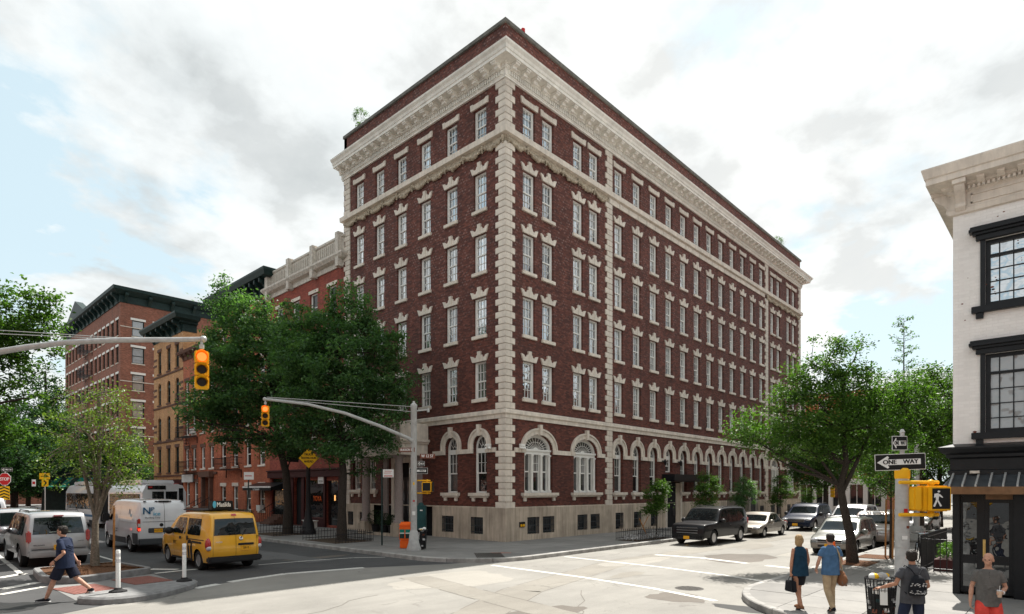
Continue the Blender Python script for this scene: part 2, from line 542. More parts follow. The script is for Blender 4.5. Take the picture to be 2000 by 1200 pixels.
class MB:
    def __init__(self, T=None):
        self.v = []; self.f = []; self.mi = []; self.cur = 0; self.T = T

    def add(self, verts, faces):
        n = len(self.v)
        if self.T:
            verts = [self.T(*p) for p in verts]
        self.v.extend(tuple(p) for p in verts)
        self.f.extend(tuple(i + n for i in f) for f in faces)
        self.mi.extend([self.cur] * len(faces))
        return self

    def box(self, x0, x1, y0, y1, z0, z1):
        return self.add([(x0, y0, z0), (x1, y0, z0), (x1, y1, z0), (x0, y1, z0), (x0, y0, z1), (x1, y0, z1), (x1, y1, z1), (x0, y1, z1)],
                        [(0, 3, 2, 1), (4, 5, 6, 7), (0, 1, 5, 4), (1, 2, 6, 5), (2, 3, 7, 6), (3, 0, 4, 7)])

    def cbox(self, c, s, rz=0.0, rx=0.0):
        M = Matrix.Rotation(rz, 3, 'Z') @ Matrix.Rotation(rx, 3, 'X')
        pts = []
        for z in (-.5, .5):
            for x, y in ((-.5, -.5), (.5, -.5), (.5, .5), (-.5, .5)):
                p = M @ Vector((x * s[0], y * s[1], z * s[2]))
                pts.append((p.x + c[0], p.y + c[1], p.z + c[2]))
        return self.add(pts, [(0, 3, 2, 1), (4, 5, 6, 7), (0, 1, 5, 4), (1, 2, 6, 5), (2, 3, 7, 6), (3, 0, 4, 7)])

    def quad(self, *p):
        return self.add(p, [tuple(range(len(p)))])

    def prism(self, poly, a, b, axis='y'):
        """poly = [(u,v)], swept along axis from a to b.  axis y: (u,.,v)  x: (.,u,v)  z: (u,v,.)"""
        def mk(u, v, w):
            return {'y': (u, w, v), 'x': (w, u, v), 'z': (u, v, w)}[axis]
        n = len(poly)
        vs = [mk(u, v, a) for u, v in poly] + [mk(u, v, b) for u, v in poly]
        fs = [tuple(range(n))[::-1], tuple(range(n, 2 * n))]
        fs += [(i, (i + 1) % n, n + (i + 1) % n, n + i) for i in range(n)]
        return self.add(vs, fs)

    def tube(self, path, rads, n=8, cap=True):
        path = [Vector(p) for p in path]
        if isinstance(rads, (int, float)):
            rads = [rads] * len(path)
        vs = []; fs = []
        up = Vector((0, 0, 1))
        prev = None
        for i, p in enumerate(path):
            if i == 0: d = path[1] - p
            elif i == len(path) - 1: d = p - path[i - 1]
            else: d = path[i + 1] - path[i - 1]
            d.normalize()
            if prev is None:
                a = up if abs(d.z) < 0.95 else Vector((1, 0, 0))
                s = d.cross(a).normalized()
            else:
                s = (prev - d * prev.dot(d)).normalized()
            prev = s
            t = d.cross(s)
            for k in range(n):
                an = 2 * PI * k / n
                q = p + (s * math.cos(an) + t * math.sin(an)) * rads[i]
                vs.append((q.x, q.y, q.z))
        for i in range(len(path) - 1):
            for k in range(n):
                a = i * n + k; b = i * n + (k + 1) % n
                fs.append((a, b, b + n, a + n))
        if cap:
            fs.append(tuple(range(n))[::-1])
            fs.append(tuple(range((len(path) - 1) * n, len(path) * n)))
        return self.add(vs, fs)

    def lathe(self, prof, c=(0, 0, 0), n=16, axis='z', cap=True):
        """prof = [(r, h)]"""
        vs = []; fs = []
        for r, h in prof:
            for k in range(n):
                an = 2 * PI * k / n
                a, b = r * math.cos(an), r * math.sin(an)
                p = {'z': (a, b, h), 'y': (a, h, b), 'x': (h, a, b)}[axis]
                vs.append((p[0] + c[0], p[1] + c[1], p[2] + c[2]))
        for i in range(len(prof) - 1):
            for k in range(n):
                a = i * n + k; b = i * n + (k + 1) % n
                fs.append((a, b, b + n, a + n))
        if cap:
            fs.append(tuple(range(n))[::-1])
            fs.append(tuple(range((len(prof) - 1) * n, len(prof) * n)))
        return self.add(vs, fs)

    def ball(self, c, r, n=10, m=7):
        rr = r if isinstance(r, (tuple, list)) else (r, r, r)
        vs = []; fs = []
        for i in range(1, m):
            a = PI * i / m
            for k in range(n):
                b = 2 * PI * k / n
                vs.append((c[0] + rr[0] * math.sin(a) * math.cos(b), c[1] + rr[1] * math.sin(a) * math.sin(b), c[2] + rr[2] * math.cos(a)))
        top = len(vs); vs.append((c[0], c[1], c[2] + rr[2])); vs.append((c[0], c[1], c[2] - rr[2]))
        for i in range(m - 2):
            for k in range(n):
                a = i * n + k; b = i * n + (k + 1) % n
                fs.append((a, a + n, b + n, b))
        for k in range(n):
            fs.append((top, k, (k + 1) % n))
            fs.append((top + 1, (m - 2) * n + (k + 1) % n, (m - 2) * n + k))
        return self.add(vs, fs)

    def mesh(self, name, mats, smooth=False, recalc=True, bevel=0):
        me = bpy.data.meshes.new(name)
        me.from_pydata(self.v, [], self.f)
        for m in (mats if isinstance(mats, (list, tuple)) else [mats]):
            me.materials.append(MATS[m])
        if any(self.mi):
            me.polygons.foreach_set('material_index', self.mi)
        if recalc:
            bm = bmesh.new(); bm.from_mesh(me)
            bmesh.ops.recalc_face_normals(bm, faces=bm.faces)
            if bevel:
                bmesh.ops.bevel(bm, geom=[e for e in bm.edges if e.is_manifold and e.calc_face_angle(0) > 0.5] , offset=bevel, segments=2, affect='EDGES', clamp_overlap=True)
            bm.to_mesh(me); bm.free()
        if smooth:
            me.polygons.foreach_set('use_smooth', [True] * len(me.polygons))
            me.set_sharp_from_angle(angle=rad(smooth if smooth is not True else 40))
        me.update()
        return me

    def build(self, name, mats, parent=None, smooth=False, recalc=True, bevel=0, loc=None, kind=None):
        return link(name, self.mesh(name, mats, smooth, recalc, bevel), parent, loc, kind=kind)


def link(name, me, parent=None, loc=None, rz=0.0, kind=None, label=None, scale=None):
    o = bpy.data.objects.new(name, me)
    COL.objects.link(o)
    if parent is not None: o.parent = parent
    if loc is not None: o.location = loc
    if rz: o.rotation_euler = (0, 0, rz)
    if kind: o['kind'] = kind
    if label: o['label'] = label
    if scale: o.scale = scale
    return o


def thing(name, label, cat, loc=(0, 0, 0), rz=0.0, group=None):
    o = bpy.data.objects.new(name, None)
    o.empty_display_size = 0.3
    COL.objects.link(o)
    o.location = loc
    o.rotation_euler = (0, 0, rz)
    o['label'] = label; o['category'] = cat
    if group: o['group'] = group
    return o


def tag(o, label, cat, group=None):
    o['label'] = label; o['category'] = cat
    if group: o['group'] = group
    return o


def dup(root, loc, rz=None, label=None, scale=None):
    kids = {}
    for o in bpy.data.objects:
        if o.parent: kids.setdefault(o.parent, []).append(o)

    def cp(o, par):
        c = o.copy(); COL.objects.link(c)
        if par is not None: c.parent = par
        for k in kids.get(o, []): cp(k, c)
        return c
    r = cp(root, None)
    r.location = loc
    if rz is not None: r.rotation_euler = (0, 0, rz)
    if label: r['label'] = label
    if scale: r.scale = scale
    return r


def text_mb(txt, size, depth=0.004):
    """lettering as a mesh: returns verts, faces in the xy plane, centred"""
    cu = bpy.data.curves.new('lettering', 'FONT')
    cu.body = txt; cu.size = size
    cu.align_x = 'CENTER'; cu.align_y = 'CENTER'
    cu.extrude = depth / 2
    cu.resolution_u = 3
    o = bpy.data.objects.new('tmp_lettering', cu)
    COL.objects.link(o)
    dg = bpy.context.evaluated_depsgraph_get()
    me = bpy.data.meshes.new_from_object(o.evaluated_get(dg))
    vs = [tuple(v.co) for v in me.vertices]; fs = [tuple(p.vertices) for p in me.polygons]
    bpy.data.objects.remove(o); bpy.data.curves.remove(cu); bpy.data.meshes.remove(me)
    return vs, fs


def lettering(txt, size, mat, parent, M, name='lettering', squash=1.0, bold=0.0):
    vs, fs = text_mb(txt, size)
    mb = MB()
    reps = [0.0] if not bold else [-bold, 0.0, bold]
    for k, dx in enumerate(reps):
        mb.add([tuple(M @ Vector((x * squash + dx, y, z + 0.0004 * k))) for x, y, z in vs], fs)
    return mb.build(name, mat, parent, recalc=False)


def facing(loc, yaw=0.0, tilt=0.0):
    """matrix whose local xy plane stands upright with local +z looking along -Y rotated by yaw"""
    return Matrix.Translation(loc) @ Matrix.Rotation(yaw, 4, 'Z') @ Matrix.Rotation(tilt, 4, 'Y') @ Matrix.Rotation(PI / 2, 4, 'X')


# -------- walls with real openings.  u along the wall, v up, w outwards
def arch_pts(uc, a, vs_, b, n=16):
    return [(uc - a * math.cos(PI * i / n), vs_ + b * math.sin(PI * i / n)) for i in range(n + 1)]


def wall(mb, u0, u1, v0, v1, ops, depth=0.28, w=0.0):
    """ops: (ua, ub, va, vb, spring or None)   spring < vb gives an arched head"""
    us = sorted({u0, u1, *[o[0] for o in ops], *[o[1] for o in ops]})
    vs_ = sorted({v0, v1, *[o[2] for o in ops], *[o[3] for o in ops]})
    us = [u for u in us if u0 <= u <= u1]; vs_ = [v for v in vs_ if v0 <= v <= v1]
    for j in range(len(vs_) - 1):
        vm = (vs_[j] + vs_[j + 1]) / 2
        run = None
        for i in range(len(us) - 1):
            um = (us[i] + us[i + 1]) / 2
            hole = any(o[0] < um < o[1] and o[2] < vm < o[3] for o in ops)
            if not hole:
                if run is None: run = us[i]
            if hole or i == len(us) - 2:
                end = us[i] if hole else us[i + 1]
                if run is not None:
                    mb.quad((run, vs_[j], w), (end, vs_[j], w), (end, vs_[j + 1], w), (run, vs_[j + 1], w))
                    run = None
    for ua, ub, va, vb, sp in ops:
        t = vb if sp is None else sp
        mb.quad((ua, va, w), (ua, t, w), (ua, t, w - depth), (ua, va, w - depth))
        mb.quad((ub, va, w), (ub, t, w), (ub, t, w - depth), (ub, va, w - depth))
        mb.quad((ua, va, w), (ub, va, w), (ub, va, w - depth), (ua, va, w - depth))
        if sp is None:
            mb.quad((ua, vb, w), (ub, vb, w), (ub, vb, w - depth), (ua, vb, w - depth))
        else:
            pts = arch_pts((ua + ub) / 2, (ub - ua) / 2, sp, vb - sp)
            for (pa, qa), (pb, qb) in zip(pts[:-1], pts[1:]):
                mb.quad((pa, qa, w), (pb, qb, w), (pb, vb, w), (pa, vb, w))
                mb.quad((pa, qa, w), (pb, qb, w), (pb, qb, w - depth), (pa, qa, w - depth))


def sweep(mb, prof, path, closed_ends=True):
    """prof [(out, z)], path [(x, y)] walked so that outside is on its right hand; mitred corners"""
    P = [Vector((p[0], p[1])) for p in path]
    offs = []
    for i in range(len(P)):
        ns = []
        if i > 0:
            d = (P[i] - P[i - 1]).normalized(); ns.append(Vector((d.y, -d.x)))
        if i < len(P) - 1:
            d = (P[i + 1] - P[i]).normalized(); ns.append(Vector((d.y, -d.x)))
        if len(ns) == 1: offs.append(ns[0])
        else:
            b = (ns[0] + ns[1]).normalized()
            offs.append(b / max(0.3, b.dot(ns[0])))
    m = len(prof)
    vs = []; fs = []
    for p, o in zip(P, offs):
        for (a, z) in prof:
            q = p + o * a
            vs.append((q.x, q.y, z))
    for i in range(len(P) - 1):
        for k in range(m):
            a = i * m + k; b = i * m + (k + 1) % m
            fs.append((a, b, b + m, a + m))
    if closed_ends:
        fs.append(tuple(range(m))); fs.append(tuple(range((len(P) - 1) * m, len(P) * m))[::-1])
    return mb.add(vs, fs)


def TR(u, v, w): return (u, -w, v)          # wall facing -Y, u = x
def TL(u, v, w): return (-w, u, v)          # wall facing -X, u = y
# ---------------------------------------------------------------- the corner hotel
HL, HD = 41.05, 14.0          # length along the cross street, depth along the avenue
hotel = thing('corner_building', 'six storey dark red brick corner building with pale stone quoins and deep cornice', 'building', (0, 0, 0))

FL = [(7.05, 8.86), (10.14, 12.0), (13.24, 15.08), (16.28, 18.1), (19.66, 21.26)]
LW = [1.73 + 2.11 * k for k in range(6)]
RP = [1.67, 3.12, 5.65, 7.1]
RS = [9.6 + 1.977 * k for k in range(12)]
RE = [33.85, 35.3, 37.8, 39.25]
RW = RP + RS + RE
HW = 0.44

opsL, opsR = [], []
for (za, zb) in FL:
    for u in LW: opsL.append((u - HW, u + HW, za, zb, None))
    for u in RW: opsR.append((u - HW, u + HW, za, zb, None))
GA = 0.47
LG = [1.73, 3.84, 11.0, 12.6]
for u in LG[:2]: opsL.append((u - GA, u + GA, 2.45, 5.29, 4.82))
for u in LG[2:]: opsL.append((u - 0.42, u + 0.42, 2.6, 4.4, None))
opsL.append((7.25, 8.65, 0.35, 4.1, None))
for i, u in enumerate(RS):
    z0 = 3.75 if i in (3,) else (3.35 if i == 10 else 2.45)
    opsR.append((u - GA, u + GA, z0, 5.29, 4.82))
BIG = [2.42, 6.35, 34.6, 38.5]
for u in BIG: opsR.append((u - 1.08, u + 1.08, 2.45, 5.35, 4.62))

mb = MB(TR)
opsR_brick = [o for o in opsR]
wall(mb, 0, HL, 1.69, 21.95, opsR_brick, 0.30)
mb.T = TL
wall(mb, 0, HD, 1.69, 21.95, opsL, 0.30)
mb.T = None
mb.quad((0, HD, 1.6), (HL, HD, 1.6), (HL, HD, 22), (0, HD, 22))
mb.quad((HL, 0, 1.6), (HL, HD, 1.6), (HL, HD, 22), (HL, 0, 22))
mb.build('brick_wall', 'hotel_brick', hotel, recalc=False)

mb = MB()
mb.box(0.32, HL - .32, 0.32, HD - .32, 0.0, 21.9)
mb.build('dark_core', 'dark_interior', hotel)

# parapet and coping
mb = MB()
sweep(mb, [(0.0, 22.9), (0.0, 24.55), (-0.35, 24.55), (-0.35, 22.9)], [(0, HD), (0, 0), (HL, 0), (HL, HD), (0.0, HD + .001)][:4])
mb.box(0, HL, HD - .3, HD, 22.9, 24.55)
mb.build('parapet', 'hotel_brick', hotel, recalc=False)
mb = MB()
sweep(mb, [(0.1, 24.55), (0.1, 24.72), (-0.42, 24.76), (-0.42, 24.55)], [(0, HD), (0, 0), (HL, 0), (HL, HD)])
mb.build('parapet_coping', 'coping', hotel)
mb = MB(); mb.box(0.35, HL - .35, 0.35, HD - .3, 22.9, 23.0); mb.build('roof', 'roofing', hotel)

# stone base course with basement openings (proud of the brick)
bops = [(1.5, 2.4, .43, 1.26, None), (2.66, 3.58, .43, 1.26, None), (5.53, 6.44, .43, 1.26, None), (6.72, 7.6, .43, 1.26, None)]
for i, u in enumerate(RS):
    if i in (3, 10): continue
    bops.append((u - .42, u + .42, .3, 1.26, None))
for a in (33.4, 34.7, 37.4, 38.7): bops.append((a, a + .9, .43, 1.26, None))
bops_doors = [(15.0, 16.35, 0.16, 3.05, None), (28.85, 29.9, 0.16, 2.75, None)]
mb = MB(TR)
wall(mb, -0.05, 14.95, 0.0, 1.72, [o for o in bops if o[1] < 14.9], 0.32, 0.05)
wall(mb, 17.15, 28.5, 0.0, 1.72, [o for o in bops if 17.2 < o[0] and o[1] < 28.5], 0.32, 0.05)
wall(mb, 30.2, HL + .05, 0.0, 1.72, [o for o in bops if o[0] > 30.2], 0.32, 0.05)
mb.quad((-0.05, 1.72, 0.05), (HL, 1.72, 0.05), (HL, 1.78, 0.0), (-0.05, 1.78, 0.0))
lops = [(1.46, 2.34, .43, 1.26, None), (3.62, 4.53, .43, 1.26, None), (11.4, 12.2, .43, 1.26, None), (12.9, 13.5, .43, 1.26, None)]
mb.T = TL
wall(mb, -0.05, 5.3, 0.0, 1.72, lops[:2], 0.32, 0.05)
wall(mb, 10.7, HD, 0.0, 1.72, lops[2:], 0.32, 0.05)
mb.quad((-0.05, 1.72, 0.05), (HD, 1.72, 0.05), (HD, 1.78, 0.0), (-0.05, 1.78, 0.0))
mb.build('base_course', 'base_stone', hotel, recalc=False)

# basement windows: frame, pane, iron grille
def basement_proto():
    f = MB(); w, h = .88, .83
    for a, b, c, d in ((-w/2, -w/2+.05, 0, h), (w/2-.05, w/2, 0, h), (-w/2, w/2, 0, .05), (-w/2, w/2, h-.05, h), (-w/2, w/2, h*.48, h*.48+.04)):
        f.box(a, b, .2, .25, c, d)
    g = MB()
    g.quad((-w/2, .235, 0), (w/2, .235, 0), (w/2, .235, h), (-w/2, .235, h))
    k = MB()
    n = 8
    for i in range(n):
        x = -w/2 + .03 + (w - .06) * i / (n - 1)
        k.box(x - .011, x + .011, -.04, -.018, -.04, h + .03)
    for z in (.12, h * .5, h - .1): k.box(-w/2 - .02, w/2 + .02, -.045, -.03, z - .015, z + .015)
    return f.mesh('basement_window', 'dark_green_paint'), g.mesh('pane', 'dark_window_glass'), k.mesh('iron_grille', 'plastic_grey')


bf, bg_, bk = basement_proto()
ctr = [(a + b) / 2 for a, b, *_ in bops]
for (a, b, c, d, _) in bops:
    o = link('basement_window', bf, hotel, ((a + b) / 2, 0, .43))
    link('pane', bg_, o); link('iron_grille', bk, o)
for (a, b, c, d, _) in lops:
    o = link('basement_window', bf, hotel, (0, (a + b) / 2, .43), -PI / 2)
    link('pane', bg_, o); link('iron_grille', bk, o)

# belt course, sill band, frieze and cornice
PATH2 = [(0, HD + .12), (0, 0), (HL, 0), (HL, HD)]
PATH = [(3, HD), (0, HD), (0, 0), (HL, 0), (HL, HD)]
mb = MB()
sweep(mb, [(0, 5.99), (.07, 5.99), (.07, 6.16), (.16, 6.22), (.16, 6.38), (0, 6.44)], [(0, HD), (0, 0), (HL, 0), (HL, HD)])
mb.build('belt_course', 'limestone', hotel)
mb = MB()
sweep(mb, [(0, 19.32), (.20, 19.36), (.22, 19.62), (0, 19.67)], PATH)
mb.build('sill_band', 'limestone', hotel)
mb = MB()
sweep(mb, [(0, 21.95), (.10, 21.95), (.10, 22.02), (.13, 22.04), (.13, 22.30), (.22, 22.32), (.22, 22.44), (0, 22.44)], PATH)
mb.build('frieze_moulding', 'cornice_stone', hotel)
mb = MB()
sweep(mb, [(0, 22.42), (.26, 22.44), (.26, 22.52), (.72, 22.52), (.72, 22.66), (.76, 22.68), (.80, 22.80), (.90, 22.90), (.92, 22.98), (0, 23.06)], PATH2)
mb.build('cornice', 'cornice_stone', hotel)
# dentils (thousands of small teeth: one joined part)
mb = MB()
x = 0.06
while x < HL:
    mb.box(x, x + .085, -.20, -.13, 22.08, 22.28); x += .15
y = 0.06
while y < HD:
    mb.box(-.20, -.13, y, y + .085, 22.08, 22.28); y += .15
mb.build('dentils', 'cornice_stone', hotel, recalc=False, kind='stuff')
# modillions: stepped brackets under the cornice, each one a part
mm = MB()
mm.prism([(0, 0), (.17, 0), (.30, .06), (.40, .10), (.40, .215), (0, .215)], -.12, .12, 'x')
me_mod = MB(lambda a, b, c: (a, -b, c))
me_mod.prism([(.2, -.17), (.42, -.17), (.45, -.06), (.60, -.06), (.64, .02), (.64, .075), (.2, .075)], -.125, .125, 'x')
me_mod.prism([(.2, .0), (.67, .0), (.67, .07), (.2, .07)], -.15, .15, 'x')
me_mod = me_mod.mesh('modillion', 'cornice_stone')
n = 56
for i in range(n):
    link('modillion', me_mod, hotel, (-.1 + .3 + (HL - .4) * i / (n - 1), 0, 22.445))
for i in range(19):
    link('modillion', me_mod, hotel, (0, .2 + (HD - .4) * i / 18, 22.445), -PI / 2)

# swag frieze below the sill band (over the end bays and the avenue front), plain blocks between
mb = MB()
def swag(mb, T, u0, u1, seed):
    r = random.Random(seed)
    n = max(1, round((u1 - u0) / 1.35))
    for k in range(n):
        a = u0 + (u1 - u0) * k / n; b = u0 + (u1 - u0) * (k + 1) / n
        for j in range(15):
            t = j / 14
            v = 19.20 - .26 * math.sin(PI * t)
            s = .045 + .045 * math.sin(PI * t)
            for q in range(2):
                p = T(a + (b - a) * t + r.uniform(-.03, .03), v + r.uniform(-.05, .05), .05 + r.uniform(0, .06))
                mb.ball(p, (s * r.uniform(.8, 1.3),) * 3, 6, 4)
        for j in range(4):
            p = T(a, 19.22 - j * .09, .09); mb.ball(p, .085 - .012 * j, 6, 4)
swag(mb, TR, 0.1, 8.4, 1); swag(mb, TR, 32.4, HL - .1, 2); swag(mb, TL, 0.1, HD - .1, 3)
mb.build('swag_garlands', 'garland_stone', hotel, smooth=60, recalc=False, kind='stuff')
mb = MB()
mb.T = TR
for T_, a, b in ((TR, 0, 8.5), (TR, 32.4, HL), (TL, 0, HD)): MB(T_).box(a, b, 19.02, 19.32, 0.004, .03).build('swag_ground', 'garland_stone', hotel)
blk = MB(); blk.box(-.50, .50, -.07, 0, 19.0, 19.315); blk = blk.mesh('frieze_block', 'limestone', bevel=.012)
for i in range(23):
    link('frieze_block', blk, hotel, (9.0 + 1.02 * i + .02, 0, 0))

# quoins
def quoin_rows():
    rows = []
    for z0, z1 in ((1.72, 5.99), (6.44, 19.0), (19.67, 21.95)):
        n = round((z1 - z0) / .308)
        for i in range(n):
            rows.append((z0 + (z1 - z0) * i / n, (z1 - z0) / n, (i % 2 == 0) if z0 != 19.67 else (i % 2 == 0)))
    return rows


def quoin_mesh(kind, h, wide):
    m = MB(); g = .022
    if kind == 'corner':
        a = .62 if wide else .42
        p = .055
        # L shaped block wrapped round the corner
        m.prism([(-p, -p), (a, -p), (a, .02), (.02, .02), (.02, a), (-p, a)], g / 2, h - g / 2, 'z')
        return m.mesh('quoin', 'limestone', bevel=.012)
    a = .35 if wide else .17
    m.box(-a, .35, -.055, .02, g / 2, h - g / 2)
    return m.mesh('quoin', 'limestone', bevel=.012)


QM = {}
for z, h, wide in quoin_rows():
    key = (round(h, 3), wide)
    if key not in QM: QM[key] = (quoin_mesh('corner', h, wide), quoin_mesh('strip', h, wide))
    link('quoin', QM[key][0], hotel, (0, 0, z))
    link('quoin', QM[key][1], hotel, (8.52, 0, z))
    link('quoin', QM[key][1], hotel, (0, HD - .36, z), -PI / 2)
far = MB()
for z, h, wide in quoin_rows():
    a = .35 if wide else .17
    far.box(32.4 - a, 32.4 + .35, -.055, .0, z + .011, z + h - .011)
    b = .62 if wide else .42
    far.box(HL - b, HL + .055, -.055, .0, z + .011, z + h - .011)
    far.box(HL - .02, HL + .05, 0, b, z + .011, z + h - .011)
far.build('far_quoins', 'limestone', hotel, kind='stuff', recalc=False)
mb = MB(TR)   # recessed joint behind the blocks
for a, b in ((0, .42), (8.36, 8.85), (32.24, 32.73), (HL - .42, HL)):
    for z0, z1 in ((1.7, 5.99), (6.44, 19.0), (19.67, 21.95)):
        mb.quad((a, z0, .012), (b, z0, .012), (b, z1, .012), (a, z1, .012))
mb.T = TL
for a, b in ((0, .42), (HD - .69, HD - .2)):
    for z0, z1 in ((1.7, 5.99), (6.44, 19.0), (19.67, 21.95)):
        mb.quad((a, z0, .012), (b, z0, .012), (b, z1, .012), (a, z1, .012))
mb.build('quoin_joint', 'garland_stone', hotel, recalc=False)

# sash windows
def sash_window(w, h, cols=3, top_rows=2, bot_rows=2, mat='white_paint', recess=.18, fw=.085, arched=None, frame_name='window', bot_cols=None):
    """returns frame mesh and pane mesh; origin at the middle of the sill"""
    f = MB(); y0, y1 = recess, recess + .09
    hs = h if arched is None else arched
    f.box(-w/2, -w/2 + fw, y0, y1, 0, hs); f.box(w/2 - fw, w/2, y0, y1, 0, hs)
    f.box(-w/2 + fw, w/2 - fw, y0, y1, 0, .08)
    top = hs
    if arched is None:
        f.box(-w/2 + fw, w/2 - fw, y0, y1, h - .08, h); top = h - .08
    else:
        f.box(-w/2 + fw, w/2 - fw, y0 - .02, y1, hs - .24, hs); top = hs - .24
        a = w / 2; b = h - hs
        pts = arch_pts(0, a, hs, b, 14); pin = arch_pts(0, a - fw, hs, b - fw, 14)
        for i in range(14):
            for yy in (y0,):
                f.quad((pts[i][0], yy, pts[i][1]), (pts[i+1][0], yy, pts[i+1][1]), (pin[i+1][0], yy, pin[i+1][1]), (pin[i][0], yy, pin[i][1]))
            f.quad((pin[i][0], y0, pin[i][1]), (pin[i+1][0], y0, pin[i+1][1]), (pin[i+1][0], y1, pin[i+1][1]), (pin[i][0], y1, pin[i][1]))
        m = max(3, int(w / .16))
        for i in range(1, m):
            an = PI * i / m
            c, s = math.cos(an), math.sin(an)
            r0 = .28
            p = [(c * (a - fw) * r0, hs + s * (b - fw) * r0), (c * (a - fw), hs + s * (b - fw))]
            nx, nz = -s * .013, c * .013
            f.add([(p[0][0] + nx, y0 + .03, p[0][1] + nz), (p[1][0] + nx, y0 + .03, p[1][1] + nz), (p[1][0] - nx, y0 + .03, p[1][1] - nz), (p[0][0] - nx, y0 + .03, p[0][1] - nz)], [(0, 1, 2, 3)])
        rr = arch_pts(0, (a - fw) * .28, hs, (b - fw) * .28, 8); r2 = arch_pts(0, (a - fw) * .34, hs, (b - fw) * .34, 8)
        for i in range(8):
            f.quad(*[(q[0], y0 + .028, q[1]) for q in (rr[i], rr[i+1], r2[i+1], r2[i])])
    mid = top * .5
    f.box(-w/2 + fw, w/2 - fw, y0 + .02, y1, mid - .03, mid + .03)
    iw = w - 2 * fw
    for (za, zb, rows, yy, cc) in ((mid + .03, top, top_rows, y0 + .02, cols), (.08, mid - .03, bot_rows, y0 + .045, bot_cols if bot_cols is not None else cols)):
        f.box(-w/2 + fw, -w/2 + fw + .03, yy, yy + .04, za, zb); f.box(w/2 - fw - .03, w/2 - fw, yy, yy + .04, za, zb)
        for c in range(1, cc):
            x = -iw/2 + iw * c / cc
            f.box(x - .011, x + .011, yy, yy + .03, za, zb)
        for r in range(1, rows):
            z = za + (zb - za) * r / rows
            f.box(-iw/2, iw/2, yy, yy + .028, z - .011, z + .011)
    g = MB()
    g.quad((-w/2 + .02, y1 - .02, 0), (w/2 - .02, y1 - .02, 0), (w/2 - .02, y1 - .02, hs), (-w/2 + .02, y1 - .02, hs))
    if arched is not None:
        pin = arch_pts(0, w/2 - .02, hs, h - hs - .02, 10)
        g.add([(p, y1 - .02, q) for p, q in pin], [tuple(range(len(pin)))])
    return f.mesh(frame_name, mat, recalc=False), g


def tilt_panes(g, name, mat, n=5):
    """a few pane meshes, each leaning a hair differently, as old sashes do"""
    out = []
    r = random.Random(len(g.v) * 7 + n)
    for k in range(n):
        m = MB(); tx, tz = r.uniform(-.012, .012), r.uniform(-.014, .014)
        m.v = [(x, y + x * tz + z * tx, z) for x, y, z in g.v]; m.f = list(g.f); m.mi = list(g.mi)
        out.append(m.mesh(name, mat, recalc=False))
    return out


WM = {}
for i, (za, zb) in enumerate(FL):
    h = round(zb - za, 2)
    fm, g = sash_window(2 * HW, h, recess=.12, fw=.095)
    WM[i] = (fm, tilt_panes(g, 'pane', 'window_glass'))
# splayed lintel with stepped keystone, three visible stones
lin = MB()
def stone(m, poly, p): m.prism(poly, -p, .0, 'y')
stone(lin, [(-.075, -.005), (.075, -.005), (.11, .50), (-.11, .50)], .10)
for s in (-1, 1):
    stone(lin, [(s * .08, 0), (s * .36, 0), (s * .48, .0), (s * .62, .33), (s * .42, .29), (s * .37, .20), (s * .23, .21), (s * .17, .33), (s * .10, .33)], .07)
lin = lin.mesh('lintel', 'limestone')
lin2 = MB(); stone(lin2, [(-.60, .04), (.60, .04), (.64, .34), (.46, .34), (.38, .29), (-.38, .29), (-.46, .34), (-.64, .34)], .07)
lin2 = lin2.mesh('lintel', 'limestone')
sil = MB(); sil.box(-.52, .52, -.10, .20, -.17, 0.0); sil = sil.mesh('sill', 'limestone', bevel=.015)
for i, (za, zb) in enumerate(FL):
    for k, u in enumerate(LW + RW):
        left = k < len(LW)
        pos = (0, u, za) if left else (u, 0, za)
        rz = -PI / 2 if left else 0.0
        o = link('window', WM[i][0], hotel, pos, rz)
        link('pane', RND.choice(WM[i][1]), o)
        lp = (0, u, zb) if left else (u, 0, zb)
        link('lintel', lin if i < 4 else lin2, hotel, lp, rz)
        if i < 4: link('sill', sil, hotel, pos, rz)

# ground floor arched windows with hood, keystone, sill on brackets
def hood_mesh(ai, ao, zi, bi, bo, zbot, name='arch_hood'):
    m = MB(); n = 18
    for (a0, b0, a1, b1, pr) in ((ai, bi, ao - .09, bo - .09, .05), (ao - .09, bo - .09, ao, bo, .10)):
        pi_ = [(-a0, zbot)] + arch_pts(0, a0, zi, b0, n) + [(a0, zbot)]
        po = [(-a1, zbot)] + arch_pts(0, a1, zi, b1, n) + [(a1, zbot)]
        for i in range(len(pi_) - 1):
            A, B, C, D_ = pi_[i], pi_[i+1], po[i+1], po[i]
            m.quad(*[(p[0], -pr, p[1]) for p in (A, B, C, D_)])
            m.quad((D_[0], -pr, D_[1]), (C[0], -pr, C[1]), (C[0], 0, C[1]), (D_[0], 0, D_[1]))
            m.quad((A[0], -pr, A[1]), (B[0], -pr, B[1]), (B[0], .02, B[1]), (A[0], .02, A[1]))
        for s in (-1, 1):
            m.box(min(s*a0, s*a1), max(s*a0, s*a1), -pr, 0, zbot - .001, zbot)
    m.box(-ao - .0, -ai, -.12, 0, zbot - .22, zbot); m.box(ai, ao, -.12, 0, zbot - .22, zbot)
    m.prism([(-.075, zi + bi - .05), (.075, zi + bi - .05), (.105, zi + bo + .17), (-.105, zi + bo + .17)], -.17, 0, 'y')
    return m.mesh(name, 'limestone', recalc=False)


